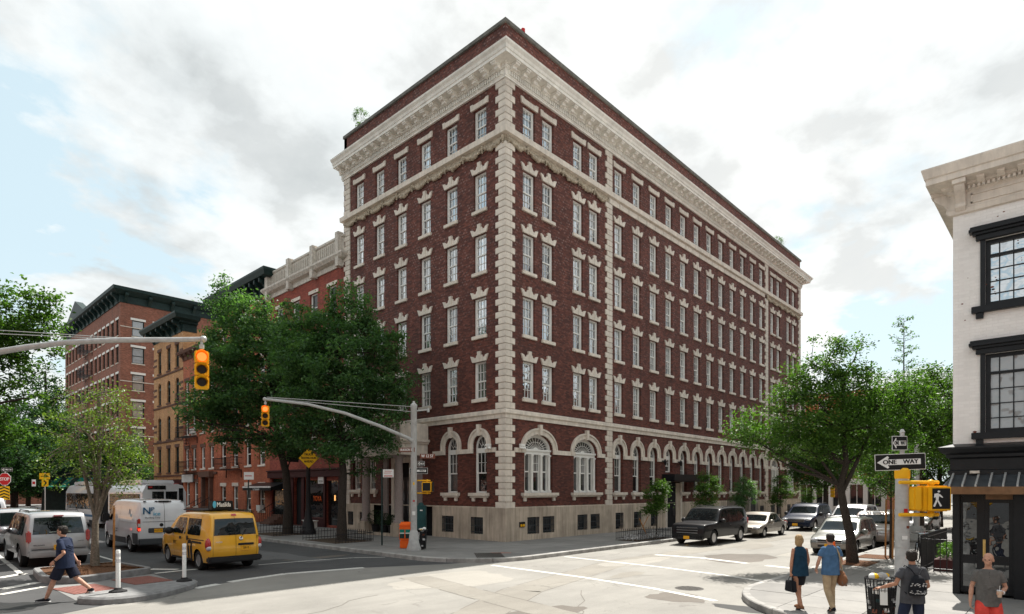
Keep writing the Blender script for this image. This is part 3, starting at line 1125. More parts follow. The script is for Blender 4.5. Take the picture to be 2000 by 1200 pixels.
hood_s = hood_mesh(.47, .77, 4.82, .47, .80, 4.62)
hood_b = hood_mesh(1.08, 1.38, 4.62, .73, 1.04, 4.62)
gf, gg = sash_window(.94, 2.84, 3, 2, 1, recess=.2, fw=.09, arched=2.2, bot_cols=1)
gp = tilt_panes(gg, 'pane', 'dark_window_glass', 3)
gsill = MB(); gsill.box(-.66, .66, -.20, .22, -.16, 0); gsill.box(-.60, .60, -.13, 0, -.24, -.16)
gsill.box(-.5, -.32, -.10, 0, -.42, -.24); gsill.box(.32, .5, -.10, 0, -.42, -.24)
gsill = gsill.mesh('bracketed_sill', 'limestone', bevel=.01)
gf2, gg2 = sash_window(.94, 1.54, 3, 2, 1, recess=.2, fw=.09, arched=1.07, bot_cols=1)
gp2 = gg2.mesh('pane', 'dark_window_glass')
for k, u in enumerate(LG[:2] + RS):
    left = k < 2
    rz = -PI / 2 if left else 0
    P = (lambda z: (0, u, z)) if left else (lambda z: (u, 0, z))
    i = k - 2
    if i == 3:
        o = link('window', gf2, hotel, P(3.75)); link('pane', gp2, o)
    elif i == 10:
        gf3, gg3 = sash_window(.94, 1.94, 3, 2, 2, recess=.2, fw=.09, arched=1.47)
        o = link('window', gf3, hotel, P(3.35)); link('pane', gg3.mesh('pane', 'dark_window_glass'), o)
        link('bracketed_sill', gsill, hotel, P(3.35))
    else:
        o = link('window', gf, hotel, P(2.45), rz); link('pane', gp[k % 3], o)
        link('bracketed_sill', gsill, hotel, P(2.45), rz)
    link('arch_hood', hood_s, hotel, P(0), rz)

# wide arched windows: fanlight over three lights divided by pilasters
def venetian():
    f = MB(); w = 2.16; hs = 2.17; h = 2.9; y0, y1 = .18, .32
    a, b = w / 2, h - hs
    pts = arch_pts(0, a, hs, b, 18); pin = arch_pts(0, a - .14, hs, b - .14, 18)
    for i in range(18):
        f.quad((pts[i][0], y0, pts[i][1]), (pts[i+1][0], y0, pts[i+1][1]), (pin[i+1][0], y0, pin[i+1][1]), (pin[i][0], y0, pin[i][1]))
        f.quad((pin[i][0], y0, pin[i][1]), (pin[i+1][0], y0, pin[i+1][1]), (pin[i+1][0], y1, pin[i+1][1]), (pin[i][0], y1, pin[i][1]))
    f.box(-a, a, y0 - .08, y1, hs - .10, hs); f.box(-a + .02, a - .02, y0 - .02, y1, hs - .26, hs - .10)
    f.box(-a, a, y0 - .03, y1, 0, .10)
    for x in (-.97, -.36, .36, .97):      # pilasters with base and cap
        f.lathe([(.075, .12), (.075, hs - .36), (.085, hs - .34), (.10, hs - .26)], (x, y0 - .01, 0), 10)
        f.box(x - .10, x + .10, y0 - .10, y1, .0, .13); f.box(x - .095, x + .095, y0 - .09, y1, hs - .33, hs - .25)
        f.box(x - .11 if x < -.9 else x - .06, x + .11 if x > .9 else x + .06, y0 + .05, y1, .1, hs - .26)
    for (xa, xb, c) in ((-.88, -.45, 1), (-.27, .27, 3), (.45, .88, 1)):
        mid = (hs - .26) * .55
        f.box(xa, xb, y0 + .06, y1, mid - .03, mid + .03)
        f.box(xa, xa + .035, y0 + .06, y1, .1, hs - .26); f.box(xb - .035, xb, y0 + .06, y1, .1, hs - .26)
        if c == 3:
            for x in (-.09, .09): f.box(x - .012, x + .012, y0 + .07, y0 + .1, mid, hs - .26)
            f.box(xa, xb, y0 + .07, y0 + .1, (mid + hs - .26) / 2 - .012, (mid + hs - .26) / 2 + .012)
    for i in range(1, 12):
        an = PI * i / 12; c, s = math.cos(an), math.sin(an)
        p0 = (c * .22, hs + s * .12); p1 = (c * (a - .14), hs + s * (b - .14))
        nx, nz = -s * .012, c * .012
        f.quad((p0[0] + nx, y0 + .05, p0[1] + nz), (p1[0] + nx, y0 + .05, p1[1] + nz), (p1[0] - nx, y0 + .05, p1[1] - nz), (p0[0] - nx, y0 + .05, p0[1] - nz))
    rr = arch_pts(0, .2, hs, .11, 8)
    f.add([(p, y0 + .045, q) for p, q in rr], [tuple(range(9))])
    r1 = arch_pts(0, .60, hs, .36, 14); r2 = arch_pts(0, .625, hs, .38, 14)
    for i in range(14): f.quad(*[(q[0], y0 + .048, q[1]) for q in (r1[i], r1[i+1], r2[i+1], r2[i])])
    g = MB(); g.quad((-a + .02, y1 - .02, 0), (a - .02, y1 - .02, 0), (a - .02, y1 - .02, hs), (-a + .02, y1 - .02, hs))
    pin = arch_pts(0, a - .02, hs, b - .02, 12)
    g.add([(p, y1 - .02, q) for p, q in pin], [tuple(range(13))])
    return f.mesh('arched_window', 'white_paint', smooth=30, recalc=False), g.mesh('pane', 'dark_window_glass')


vf, vg = venetian()
bs = MB(); bs.box(-1.34, 1.34, -.22, .2, -.15, 0); bs.box(-1.28, 1.28, -.14, 0, -.23, -.15)
bs.box(-1.2, -1.02, -.10, 0, -.41, -.23); bs.box(1.02, 1.2, -.10, 0, -.41, -.23)
bs = bs.mesh('bracketed_sill', 'limestone', bevel=.01)
for u in BIG:
    o = link('arched_window', vf, hotel, (u, 0, 2.45)); link('pane', vg, o)
    link('arch_hood', hood_b, hotel, (u, 0, 0)); link('bracketed_sill', bs, hotel, (u, 0, 2.45))
# impost band between the hoods
mb = MB(TR)
edges = [.60, 2.42 - 1.38, 2.42 + 1.38, 6.35 - 1.38, 6.35 + 1.38, 8.15, 8.89]
for u in RS: edges += [u - .77, u + .77]
edges += [32.0, 32.8, 34.6 - 1.38, 34.6 + 1.38, 38.5 - 1.38, 38.5 + 1.38, HL - .6]
for a, b in zip(edges[::2], edges[1::2]):
    if b - a > .02: MB(TR).box(a, b, 4.40, 4.62, 0, .055).build('impost_block', 'limestone', hotel)
for a, b in ((.6, 1.73 - .77), (1.73 + .77, 3.84 - .77), (3.84 + .77, 5.3), (10.6, 13.4)): MB(TL).box(a, b, 4.40, 4.62, 0, .055).build('impost_block', 'limestone', hotel)

# avenue front: two rectangular windows beyond the portico
rf, rg = sash_window(.84, 1.8, 3, 2, 2)
for u in LG[2:]:
    o = link('window', rf, hotel, (0, u, 2.6), -PI / 2); link('pane', rg.mesh('pane', 'dark_window_glass'), o)
    link('bracketed_sill', gsill, hotel, (0, u, 2.6), -PI / 2)
    l = MB(); l.box(-.5, .5, -.1, 0, 0, .3); link('lintel', l.mesh('lintel', 'limestone'), hotel, (0, u, 4.4), -PI / 2)

# portico on the avenue
pc = 7.92
mb = MB(TL)
mb.box(5.75, 10.1, 4.42, 5.02, 0, 1.75); mb.box(5.65, 10.2, 5.02, 5.12, 0, 1.86); mb.box(5.55, 10.3, 5.12, 5.26, 0, 1.96)
mb.box(5.7, 10.15, 5.26, 5.38, 1.45, 1.85); mb.box(5.7, 10.15, 6.02, 6.14, 1.42, 1.88)
mb.box(5.7, 6.0, 5.26, 6.02, 1.5, 1.83); mb.box(9.85, 10.15, 5.26, 6.02, 1.5, 1.83)
mb.box(5.7, 5.98, 5.26, 6.1, 0, 1.5); mb.box(9.87, 10.15, 5.26, 6.1, 0, 1.5)
mb.build('portico_entablature', 'limestone', hotel, bevel=.01)
bal = MB(); bal.lathe([(.055, 0), (.05, .06), (.085, .2), (.06, .38), (.04, .5), (.055, .64)], (0, 0, 0), 8); bal = bal.mesh('baluster', 'limestone', smooth=True)
for i in range(11): link('baluster', bal, hotel, (-1.67, 6.2 + .345 * i, 5.38))
colm = MB(); colm.lathe([(.27, 0), (.27, .08), (.25, .14), (.22, .2), (.22, 1.2), (.205, 2.5), (.19, 3.25), (.21, 3.28), (.20, 3.34), (.26, 3.46)], (0, 0, 0), 22)
colm.box(-.27, .27, -.27, .27, 3.46, 3.56)
colm = colm.mesh('column', 'granite_column', smooth=45)
ped = MB(); ped.box(-.33, .33, -.33, .33, 0, .62); ped.box(-.29, .29, -.29, .29, .62, .72); ped = ped.mesh('column_pedestal', 'base_stone', bevel=.02)
for y in (6.4, 9.45):
    link('column', colm, hotel, (-1.4, y, .86)); link('column_pedestal', ped, hotel, (-1.4, y, .14))
    m = MB(TL); m.box(y - .2, y + .2, .86, 4.42, .0, .12); m.build('pilaster', 'granite_column', hotel)
mb = MB(TL); mb.box(6.8, 9.05, .14, .30, 0, 1.7); mb.box(7.1, 8.75, .30, .42, 0, 1.2); mb.build('entrance_step', 'base_stone', hotel, bevel=.015)
mb = MB(TL); mb.box(7.0, 7.25, .42, 4.3, 0, .1); mb.box(8.65, 8.9, .42, 4.3, 0, .1); mb.box(7.0, 8.9, 4.1, 4.4, 0, .12); mb.build('door_surround', 'limestone', hotel)
mb = MB(TL); mb.box(7.27, 7.93, .42, 3.3, -.28, -.22); mb.box(7.97, 8.63, .42, 3.3, -.28, -.22); mb.build('door', 'black_paint', hotel)
link('door_glass', MB(TL).box(7.42, 7.8, 1.3, 3.1, -.215, -.21).box(8.1, 8.48, 1.3, 3.1, -.215, -.21).mesh('door_glass', 'dark_window_glass'), hotel)

# cross street entrance: dark panel painting the recess's shade, stone jambs, flat black canopy
mb = MB(TR)
mb.box(14.95, 15.15, .0, 3.12, -.2, .10); mb.box(16.95, 17.15, .0, 3.12, -.2, .10)
mb.build('entrance_jamb', 'limestone', hotel)
mb = MB(TR); mb.box(15.15, 16.95, .0, 3.1, .0, .03); mb.build('entrance_shade_panel', 'dark_interior', hotel)
mb = MB(TR); mb.box(15.9, 16.2, .9, 1.5, .03, .06); mb.build('entrance_plaque', 'black_paint', hotel)
mb = MB(TR); mb.box(16.35, 16.95, .15, 3.05, .03, .07); mb.build('entrance_panel', 'base_stone', hotel)
mb = MB(TR); mb.box(14.65, 19.4, 3.14, 3.20, 0, .86); mb.box(14.62, 19.43, 3.20, 3.60, 0, .90); mb.build('canopy', 'black_paint', hotel)
# side door with stone surround
mb = MB(TR)
mb.box(28.5, 28.85, 0, 2.75, -.2, .10); mb.box(29.9, 30.2, 0, 2.75, -.2, .10); mb.box(28.5, 30.2, 2.75, 2.98, -.2, .12)
mb.box(29.25, 29.5, 2.75, 3.2, -.2, .18); mb.build('side_door_surround', 'limestone', hotel, bevel=.01)
mb = MB(TR); mb.box(28.85, 29.9, 0, 2.75, 0, .03); mb.build('side_door', 'black_paint', hotel)
link('side_door_glass', MB(TR).box(29.0, 29.75, 1.7, 2.6, .03, .04).mesh('side_door_glass', 'dark_window_glass'), hotel)

# wall lamps flanking the entrance, security cameras at the corner, siamese connection sign
wl = MB(); wl.box(-.05, .05, -.16, 0, -.04, .04); wl.lathe([(.02, .12), (.11, 0), (.11, -.06), (.07, -.2), (.02, -.26)], (0, -.26, 0), 8)
wl = wl.mesh('wall_lamp', 'black_iron')
for x in (14.55, 16.65): link('wall_lamp', wl, hotel, (x, 0, 4.45))
for nm, x, y, r in (('a', .95, 0, 0), ('b', 0, .95, -PI / 2)):
    c = MB(); c.box(-.06, .06, -.12, -.055, .1, .3); c.box(-.05, .05, -.22, -.1, .12, .2); c.box(-.16, .16, -.26, -.16, .2, .3)
    c.tube([(-.16, -.2, .12), (.0, -.36, .08)], .05, 8); c.ball((.12, -.24, .1), (.085, .085, .075))
    link('security_camera', c.mesh('security_camera', 'white_paint', smooth=True), hotel, (x, y, 4.5), r)
s = MB(TR); s.box(.90, 1.30, .80, 1.05, .05, .08); s.build('connection_sign', 'black_paint', hotel)
s = MB(TR); s.box(.96, 1.07, .83, .94, .08, .11); s.box(1.13, 1.25, .83, .94, .08, .11); s.build('connection_cap', 'signal_yellow', hotel)
mb = MB(); mb.box(24.5, 28.5, .8, 1.6, 24.7, 25.15); mb.build('roof_duct', 'pole_grey', hotel)

MB().lathe([(.05, 0), (.05, .12), (.1, .14), (.1, .3), (.03, .36)], (1.35, .1, 24.74), 8).build('roof_beacon', 'sign_red', hotel, smooth=True)
# shallow block joints of the base course
jt = MB(TR); r = random.Random(9)
for i in range(24):
    u = .9 + i * 1.68
    if 14.6 < u < 17.4 or 28.2 < u < 30.4: continue
    if any(a - .05 < u < b + .05 for a, b, *_ in bops): continue
    jt.box(u, u + .012, .15, 1.7, .0505, .0515)
jt.T = TL
for u in (.85, 2.9, 5.0, 11.0): jt.box(u, u + .012, .15, 1.7, .0505, .0515)
jt.build('block_joints', 'brownstone', hotel, kind='stuff')
# ---------------------------------------------------------------- ground
def sheet(name, poly, z, mat, kind='structure'):
    m = MB(); m.add([(x, y, z) for x, y in poly], [tuple(range(len(poly)))])
    o = m.build(name, mat, recalc=False)
    if kind: o['kind'] = kind
    return o


sheet('ground', [(-900, -900), (900, -900), (900, 900), (-900, 900)], -0.03, 'asphalt_dark')
sheet('road', [(-60, -80), (200, -80), (200, 300), (-60, 300)], 0.0, 'asphalt_dark')
sheet('intersection', [(-40, -9), (-24, -6.2), (-18.35, -4.63), (-17.77, -4.17), (-16.13, -3.32), (-14.65, -2.7), (-13.21, -2.13), (-11.7, -1.8), (-9.22, -2.3), (-6.5, -3.6), (0, -4.6), (120, -4.6), (120, -13.6), (-4.4, -13.6), (-7.2, -14.6), (-8.45, -17), (-8.5, -60), (-40, -60)], 0.004, 'asphalt_worn')


def arc(cx, cy, r, a0, a1, n=8):
    return [(cx + r * math.cos(rad(a0 + (a1 - a0) * i / n)), cy + r * math.sin(rad(a0 + (a1 - a0) * i / n))) for i in range(n + 1)]


# north-east block pavement (under and round the hotel) and south-east block pavement
NE = [(-6.75, 260)] + arc(-3.6, -1.75, 3.1, 180, 270, 10) + [(120, -4.85), (120, 260)]
SE = [(120, -45), (120, -13.45)] + arc(-4.6, -17.45, 4.0, 90, 180, 12) + [(-8.6, -45)]


def inset(poly, d):
    out = []
    n = len(poly)
    for i in range(n):
        p0, p1, p2 = Vector(poly[i - 1]), Vector(poly[i]), Vector(poly[(i + 1) % n])
        a = (p1 - p0).normalized(); b = (p2 - p1).normalized()
        na = Vector((-a.y, a.x)); nb = Vector((-b.y, b.x))
        m = (na + nb).normalized()
        out.append(tuple(p1 + m * d / max(.4, m.dot(na))))
    return out


def area2(p): return sum(p[i - 1][0] * p[i][1] - p[i][0] * p[i - 1][1] for i in range(len(p)))


if area2(NE) < 0: NE.reverse()
if area2(SE) < 0: SE.reverse()


def kerb_run(path, w, h, name='kerb_stone', seg=1.9, mat='kerb_stone', parent=None, lim=70):
    """individual kerb stones along an open path; the pavement lies to the left of the path"""
    pts = [Vector(p) for p in path]
    L = [0]
    for a, b in zip(pts[:-1], pts[1:]): L.append(L[-1] + (b - a).length)

    def at(s):
        for i in range(len(L) - 1):
            if s <= L[i + 1] or i == len(L) - 2:
                t = (s - L[i]) / (L[i + 1] - L[i])
                return pts[i].lerp(pts[i + 1], t), (pts[i + 1] - pts[i]).normalized()
    s = 0; r = random.Random(5)
    while s < min(L[-1], lim) - .1:
        e = min(s + seg * r.uniform(.8, 1.2), L[-1])
        knots = [s + .012] + [x for x in L if s + .05 < x < e - .05] + [e - .012]
        m = MB(); vs = []
        for k in knots:
            p, d = at(k); nrm = Vector((-d.y, d.x))
            for off, z in ((0, -.02), (0, h - .02), (.02, h), (w, h), (w, -.02)):
                q = p + nrm * off; vs.append((q.x, q.y, z))
        fs = []
        for i in range(len(knots) - 1):
            for k in range(5):
                a = i * 5 + k; b = i * 5 + (k + 1) % 5
                fs.append((a, b, b + 5, a + 5))
        fs.append(tuple(range(5))); fs.append(tuple(range(5 * (len(knots) - 1), 5 * len(knots)))[::-1])
        m.add(vs, fs)
        m.build(name, mat, parent)
        s = e


def pavement(name, poly, kerbpath, zt=.15):
    root = thing_struct = bpy.data.objects.new(name, None); COL.objects.link(root); root['kind'] = 'structure'
    m = MB(); ins = inset(poly, .16)
    m.add([(x, y, zt - .02) for x, y in ins], [tuple(range(len(ins)))])
    m.build('slab_bed', 'concrete_walk', root, recalc=False)
    m = MB()
    kerb_run(kerbpath, .17, zt + .004, parent=root)
    return root, ins


def clip(poly, x0, x1, y0, y1):
    for ax, val, keep in ((0, x0, 1), (0, x1, -1), (1, y0, 1), (1, y1, -1)):
        out = []
        for i in range(len(poly)):
            a, b = poly[i - 1], poly[i]
            ia, ib = (a[ax] - val) * keep >= 0, (b[ax] - val) * keep >= 0
            if ia != ib:
                t = (val - a[ax]) / (b[ax] - a[ax])
                out.append((a[0] + t * (b[0] - a[0]), a[1] + t * (b[1] - a[1])))
            if ib: out.append(b)
        poly = out
        if not poly: return []
    return poly


def slabs(root, poly, cells, zt=.15):
    n = 0
    for (x0, x1, y0, y1) in cells:
        p = clip(poly, x0 + .008, x1 - .008, y0 + .008, y1 - .008)
        if len(p) < 3 or abs(area2(p)) < .15: continue
        m = MB()
        cx, cy = sum(q[0] for q in p) / len(p), sum(q[1] for q in p) / len(p)
        m.prism([(q[0] - cx, q[1] - cy) for q in p], -.015, 0, 'z')
        m.build('paving_slab', 'slab_concrete', root, loc=(cx, cy, zt + RND.uniform(-.0025, .0025)), recalc=False)
        n += 1
    return n


def grid(x0, x1, y0, y1, s):
    nx, ny = max(1, round((x1 - x0) / s)), max(1, round((y1 - y0) / s))
    return [(x0 + (x1 - x0) * i / nx, x0 + (x1 - x0) * (i + 1) / nx, y0 + (y1 - y0) * j / ny, y0 + (y1 - y0) * (j + 1) / ny) for i in range(nx) for j in range(ny)]


kp = [(-6.75, 120), (-6.75, 60), (-6.75, 30), (-6.75, 10)] + arc(-3.6, -1.75, 3.1, 180, 270, 10) + [(12, -4.85), (30, -4.85), (60, -4.85)]
ne_root, ne_in = pavement('sidewalk', NE, kp[2:])
slabs(ne_root, ne_in, [c for c in grid(-6.59, -.05, -4.7, 19.2, 1.55)] + [c for c in grid(-.05, 26, -4.7, 0, 1.55)])
kp2 = [(40, -13.45), (20, -13.45)] + arc(-4.6, -17.45, 4.0, 90, 180, 12) + [(-8.6, -30)]
se_root, se_in = pavement('sidewalk', SE, kp2)
slabs(se_root, se_in, grid(-8.45, -2.9, -24, -13.6, 1.5) + grid(-2.9, 16, -17.5, -13.6, 1.5))

# painted lines
def stripe(pts, w, z=.008, mat='road_paint', broken=0, name='road_marking'):
    r = random.Random(int(pts[0][0] * 100)); m = MB()
    P = [Vector(p) for p in pts]
    wl0 = w / 2
    for a, b in zip(P[:-1], P[1:]):
        d = (b - a); L = d.length; d.normalize(); nrm = Vector((-d.y, d.x))
        n = max(1, int(L / .35)); s = 0
        for i in range(n):
            if broken and r.random() < broken: continue
            s0, s1 = L * i / n, L * (i + 1) / n + .002
            w0, w1 = w * r.uniform(.86, 1.05) / 2, w * r.uniform(.86, 1.05) / 2
            if i == 0: wl0 = w0
            q = [a + d * s0 + nrm * wl0, a + d * s1 + nrm * w1, a + d * s1 - nrm * w1, a + d * s0 - nrm * wl0]
            wl0 = w1
            m.add([(p.x, p.y, z) for p in q], [(0, 1, 2, 3)])
    o = m.build(name, mat, recalc=False); o['kind'] = 'structure'
    return o


stripe([(-5.84, -4.95), (-6.0, -8.77), (-6.4, -11.5), (-7.0, -13.5)], .2)
stripe([(-2.01, -5.1), (-2.28, -9.21), (-2.76, -11.92), (-3.2, -13.3)], .2)
stripe([(1.03, -7.31), (1.2, -9.15), (0.7, -11.14)], .36)
stripe([(0.6, -11.5), (0.35, -12.9)], .3, broken=.4)
stripe([(-11.28, 1.01), (-9.53, 0.9), (-7.83, 0.55), (-6.9, -0.2)], .11)
stripe([(-14.3, 10.06), (-14.35, 2.3)], .12)
stripe([(-14.1, 10.06), (-14.1, 60)], .12)
stripe([(-14.2, 2.48), (-13.62, 1.75)], .3)
stripe([(-14.43, 1.25), (-13.46, 1.38), (-12.63, 1.25)], .2)
stripe([(-18.15, .83), (-17.25, 1.6)], .3)
stripe([(-18.3, -0.2), (-17.3, 0.55)], .22)
stripe([(-16.95, 12.07), (-17.3, 3.83)], .16)
stripe([(-17.2, 4.2), (-17.9, 3.5)], .3)
stripe([(-17.0, 8.0), (-17.5, 7.5)], .12)
# kerb line of weathered setts that edges the dark asphalt
stripe([(-24, -6.1), (-18.2, -4.5), (-16.13, -3.32)], .30, .009, 'road_paint', .6)
stripe([(-14.65, -2.7), (-13.21, -2.13), (-11.7, -1.8), (-9.22, -2.3)], .30, .009, 'road_paint', .12)
# old patches and tar
def blob(cx, cy, rx, ry, mat, z, seed, name='road_patch'):
    r = random.Random(seed); n = 26; m = MB()
    ph = [r.uniform(0, 6.28) for _ in range(4)]
    pts = []
    for i in range(n):
        a = 2 * PI * i / n
        k = 1 + .14 * math.sin(2 * a + ph[0]) + .1 * math.sin(3 * a + ph[1]) + .07 * math.sin(7 * a + ph[2])
        pts.append((cx + rx * k * math.cos(a), cy + ry * k * math.sin(a), z))
    m.add(pts, [tuple(range(n))])
    o = m.build(name, mat, recalc=False); o['kind'] = 'structure'


asphalt_mat('patch_brown', (0.115, 0.10, 0.085), (0.16, 0.14, 0.12), (0.03, 0.03, 0.03))
asphalt_mat('patch_pale', (0.28, 0.263, 0.232), (0.33, 0.312, 0.278), (0.12, 0.11, 0.10))
asphalt_mat('patch_mid', (0.09, 0.09, 0.09), (0.13, 0.13, 0.13), (0.02, 0.02, 0.02))
blob(2.2, -10.2, 1.6, 1.3, 'patch_brown', .006, 3)
blob(-7.2, -12.6, .55, .8, 'patch_brown', .006, 4)
blob(-7.45, -14.6, .35, .9, 'asphalt_tar', .0065, 5)
blob(-9, -6.5, 2.2, 1.2, 'patch_pale', .006, 6)
blob(-1.5, -8.0, 1.8, .7, 'patch_pale', .006, 7)
blob(-8.7, 1.6, 1.2, .35, 'patch_brown', .005, 8)
blob(-18.9, -2.2, .9, 1.1, 'asphalt_tar', .005, 9)
blob(-10.0, 4.6, 1.1, 2.6, 'patch_mid', .005, 10)
asphalt_mat('patch_worn', (0.20, 0.184, 0.158), (0.28, 0.262, 0.228), (0.05, 0.045, 0.04))
def trench(pts, w, mat='patch_worn', z=.0055):
    o = stripe(pts, w, z, mat, name='trench_patch')
    P = [Vector(p) for p in pts]
    for sg in (-1, 1):
        q = []
        for i, p in enumerate(P):
            d = (P[min(i + 1, len(P) - 1)] - P[max(i - 1, 0)]).normalized(); q.append((p.x - d.y * w / 2 * sg, p.y + d.x * w / 2 * sg))
        stripe(q, .022, z + .0006, 'patch_brown', broken=.2, name='tar_seam')


trench([(-16, -12.5), (-9, -9.2), (-2, -7.6), (14, -7.9), (40, -8.1)], 1.1)
trench([(-9.4, -5.2), (-10.2, -9), (-11.5, -16)], .9, z=.0068)
trench([(4, -11.3), (10, -11.4), (22, -11.3)], .8, 'patch_pale')
trench([(-9.3, .3), (-9.5, 8), (-9.6, 30)], 1.0, 'patch_mid')
for i, (a, b) in enumerate((((-13, -14), (-8, -10.4)), ((-3.2, -6.1), (1.8, -5.9)), ((-8.2, -8.8), (-3.9, -10.4)), ((5, -9.4), (17, -9.2)), ((-15.5, -8.5), (-12, -7.0)), ((-12.6, -.6), (-8.6, -.9)))):
    r = random.Random(i); P = [(a[0] + (b[0] - a[0]) * k / 9 + r.uniform(-.12, .12), a[1] + (b[1] - a[1]) * k / 9 + r.uniform(-.12, .12)) for k in range(10)]
    stripe(P, .02, .0075, 'patch_brown', broken=.15, name='tar_seam')
blob(-11.5, -11.5, 1.7, .6, 'patch_brown', .0062, 13); blob(-4.6, -9.6, .8, .35, 'patch_worn', .0062, 14); blob(7.5, -8.8, 2.0, .6, 'patch_worn', .0062, 15)
mh = MB(); mh.lathe([(0, .008), (.36, .008), (.37, .004)], (0, 0, 0), 24, cap=False)
for i in range(6):
    for j in range(6):
        x, y = -.25 + .1 * i, -.25 + .1 * j
        if x * x + y * y < .1: mh.box(x - .03, x + .03, y - .03, y + .03, .008, .014)
o = mh.build('manhole_cover', 'cast_iron', loc=(-5.75, -12.2, .004)); tag(o, 'round iron manhole cover in the pale crossing near the right kerb', 'manhole cover')
g = MB()
for i in range(16): g.box(-.5 + i * .065, -.5 + i * .065 + .035, -.8, .8, 0, .012)
o = g.build('pavement_grate', 'cast_iron', loc=(-4.6, -3.55, .153)); tag(o, 'dark metal grate set in the corner pavement', 'grate'); o.rotation_euler = (0, 0, rad(-40))
o = MB().add([(-.4, -.04, 0), (.4, -.03, 0), (.4, .03, 0), (-.4, .05, 0)], [(0, 1, 2, 3)]).build('paint_mark', 'orange_plastic', loc=(-3.7, -3.3, .1545), recalc=False); o['kind'] = 'structure'; o.rotation_euler = (0, 0, rad(-50))

# kerb ramp of pale granite at the south-east corner
m = MB(); m.add([(-2.9, -13.40, .01), (-1.2, -13.40, .01), (-1.2, -13.9, .165), (-2.9, -13.9, .165)], [(0, 1, 2, 3)])
o = m.build('kerb_ramp', 'patch_pale', recalc=False); o['kind'] = 'structure'

# ---------------------------------------------------------------- traffic island with planter and rounded nose
isl = thing('traffic_island', 'grey concrete median planter full of brown mulch, round nose with two white posts', 'traffic island', (-16, 1.5, 0))
def island_ring(poly, h, wd, name):
    P = poly if area2(poly) > 0 else poly[::-1]
    path = P + [P[0]]
    m = MB()
    inn = inset(P, wd); n = len(P)
    ins2 = inset(P, .025)
    vs = [(x + 16, y - 1.5, 0) for x, y in P] + [(x + 16, y - 1.5, h - .025) for x, y in P] + [(x + 16, y - 1.5, h) for x, y in ins2] + [(x + 16, y - 1.5, h) for x, y in inn] + [(x + 16, y - 1.5, 0) for x, y in inn]
    fs = []
    for k in range(4):
        for i in range(n):
            j = (i + 1) % n
            fs.append((k * n + i, k * n + j, (k + 1) * n + j, (k + 1) * n + i))
    m.add(vs, fs); m.build(name, 'planter_concrete', isl)
    return inn


def rounded(poly, r, n=5):
    out = []
    for i in range(len(poly)):
        p0, p1, p2 = Vector(poly[i - 1]), Vector(poly[i]), Vector(poly[(i + 1) % len(poly)])
        a = (p0 - p1); b = (p2 - p1)
        t = min(r, a.length * .45, b.length * .45)
        A = p1 + a.normalized() * t; B = p1 + b.normalized() * t
        for k in range(n + 1):
            s = k / n
            q = A * (1 - s) ** 2 + p1 * 2 * s * (1 - s) + B * s * s
            out.append((q.x, q.y))
    return out


pl = rounded([(-17.05, 3.9), (-17.25, 1.35), (-16.55, .45), (-14.45, 1.25), (-14.75, 3.95)], .35)
inn = island_ring(pl, .2, .16, 'planter_kerb')
m = MB(); r = random.Random(2)
Pn = [(x + 16, y - 1.5) for x, y in inn]
cxm, cym = sum(p[0] for p in Pn) / len(Pn), sum(p[1] for p in Pn) / len(Pn)
rings = 7; vs = []; fs = []
for k in range(rings + 1):
    t = 1 - k / (rings + .5)
    for p in Pn: vs.append((cxm + (p[0] - cxm) * t, cym + (p[1] - cym) * t, .165 + .1 * (1 - t * t) + r.uniform(-.012, .012)))
nP = len(Pn)
for k in range(rings):
    for i in range(nP):
        j = (i + 1) % nP; fs.append((k * nP + i, k * nP + j, (k + 1) * nP + j, (k + 1) * nP + i))
fs.append(tuple(range(rings * nP, (rings + 1) * nP)))
m.add(vs, fs); m.build('mulch_bed', 'mulch', isl, smooth=70)
m = MB()
for i in range(2600):
    a = r.uniform(0, 6.28); q = math.sqrt(r.random()) * .97
    k = r.randrange(nP); p = Pn[k]; t = math.sqrt(r.random())
    x, y = cxm + (p[0] - cxm) * t, cym + (p[1] - cym) * t
    z = .17 + .1 * (1 - t * t) + r.uniform(0, .02); s = r.uniform(.015, .045); dx, dy = s * math.cos(a), s * math.sin(a)
    m.add([(x - dx, y - dy, z), (x + dy * .35, y - dx * .35, z + .012), (x + dx, y + dy, z + r.uniform(-.01, .025)), (x - dy * .35, y + dx * .35, z)], [(0, 1, 2, 3)])
m.build('mulch_chips', 'mulch', isl, recalc=False, kind='stuff')
nose = rounded([(-17.35, -2.95), (-16.85, -3.75), (-16.2, -3.85), (-15.5, -3.5), (-14.75, -2.85), (-14.35, -2.2), (-14.7, -1.85), (-15.3, -2.05), (-16.2, -2.35), (-16.9, -2.45)], .3, 3)
if area2(nose) < 0: nose = nose[::-1]
m = MB(); n2 = inset(nose, .05); k = len(nose)
m.add([(x + 16, y - 1.5, 0) for x, y in nose] + [(x + 16, y - 1.5, .12) for x, y in nose] + [(x + 16, y - 1.5, .165) for x, y in n2],
      [(i, (i + 1) % k, k + (i + 1) % k, k + i) for i in range(k)] + [(k + i, k + (i + 1) % k, 2 * k + (i + 1) % k, 2 * k + i) for i in range(k)] + [tuple(range(2 * k, 3 * k))])
m.build('nose_kerb', 'planter_concrete', isl)
sheet('crossing_path', [(-17.2, -2.5), (-14.6, -2.0), (-14.5, 1.2), (-16.5, .42), (-17.2, .6)], .0065, 'concrete_walk')
for cx_, cy_, rot in ((-16.65, -.75, rad(8)), (-15.15, -.1, rad(8))):
    t = MB(); t.box(-.5, .5, -.75, .75, 0, .012)
    for i in range(10):
        for j in range(14): t.lathe([(.028, .012), (.02, .02)], (-.45 + i * .1, -.68 + j * .105, 0), 5)
    o = t.build('tactile_paving', 'tactile_red', loc=(cx_, cy_, .008), recalc=False); o.rotation_euler = (0, 0, rot); o['kind'] = 'structure'
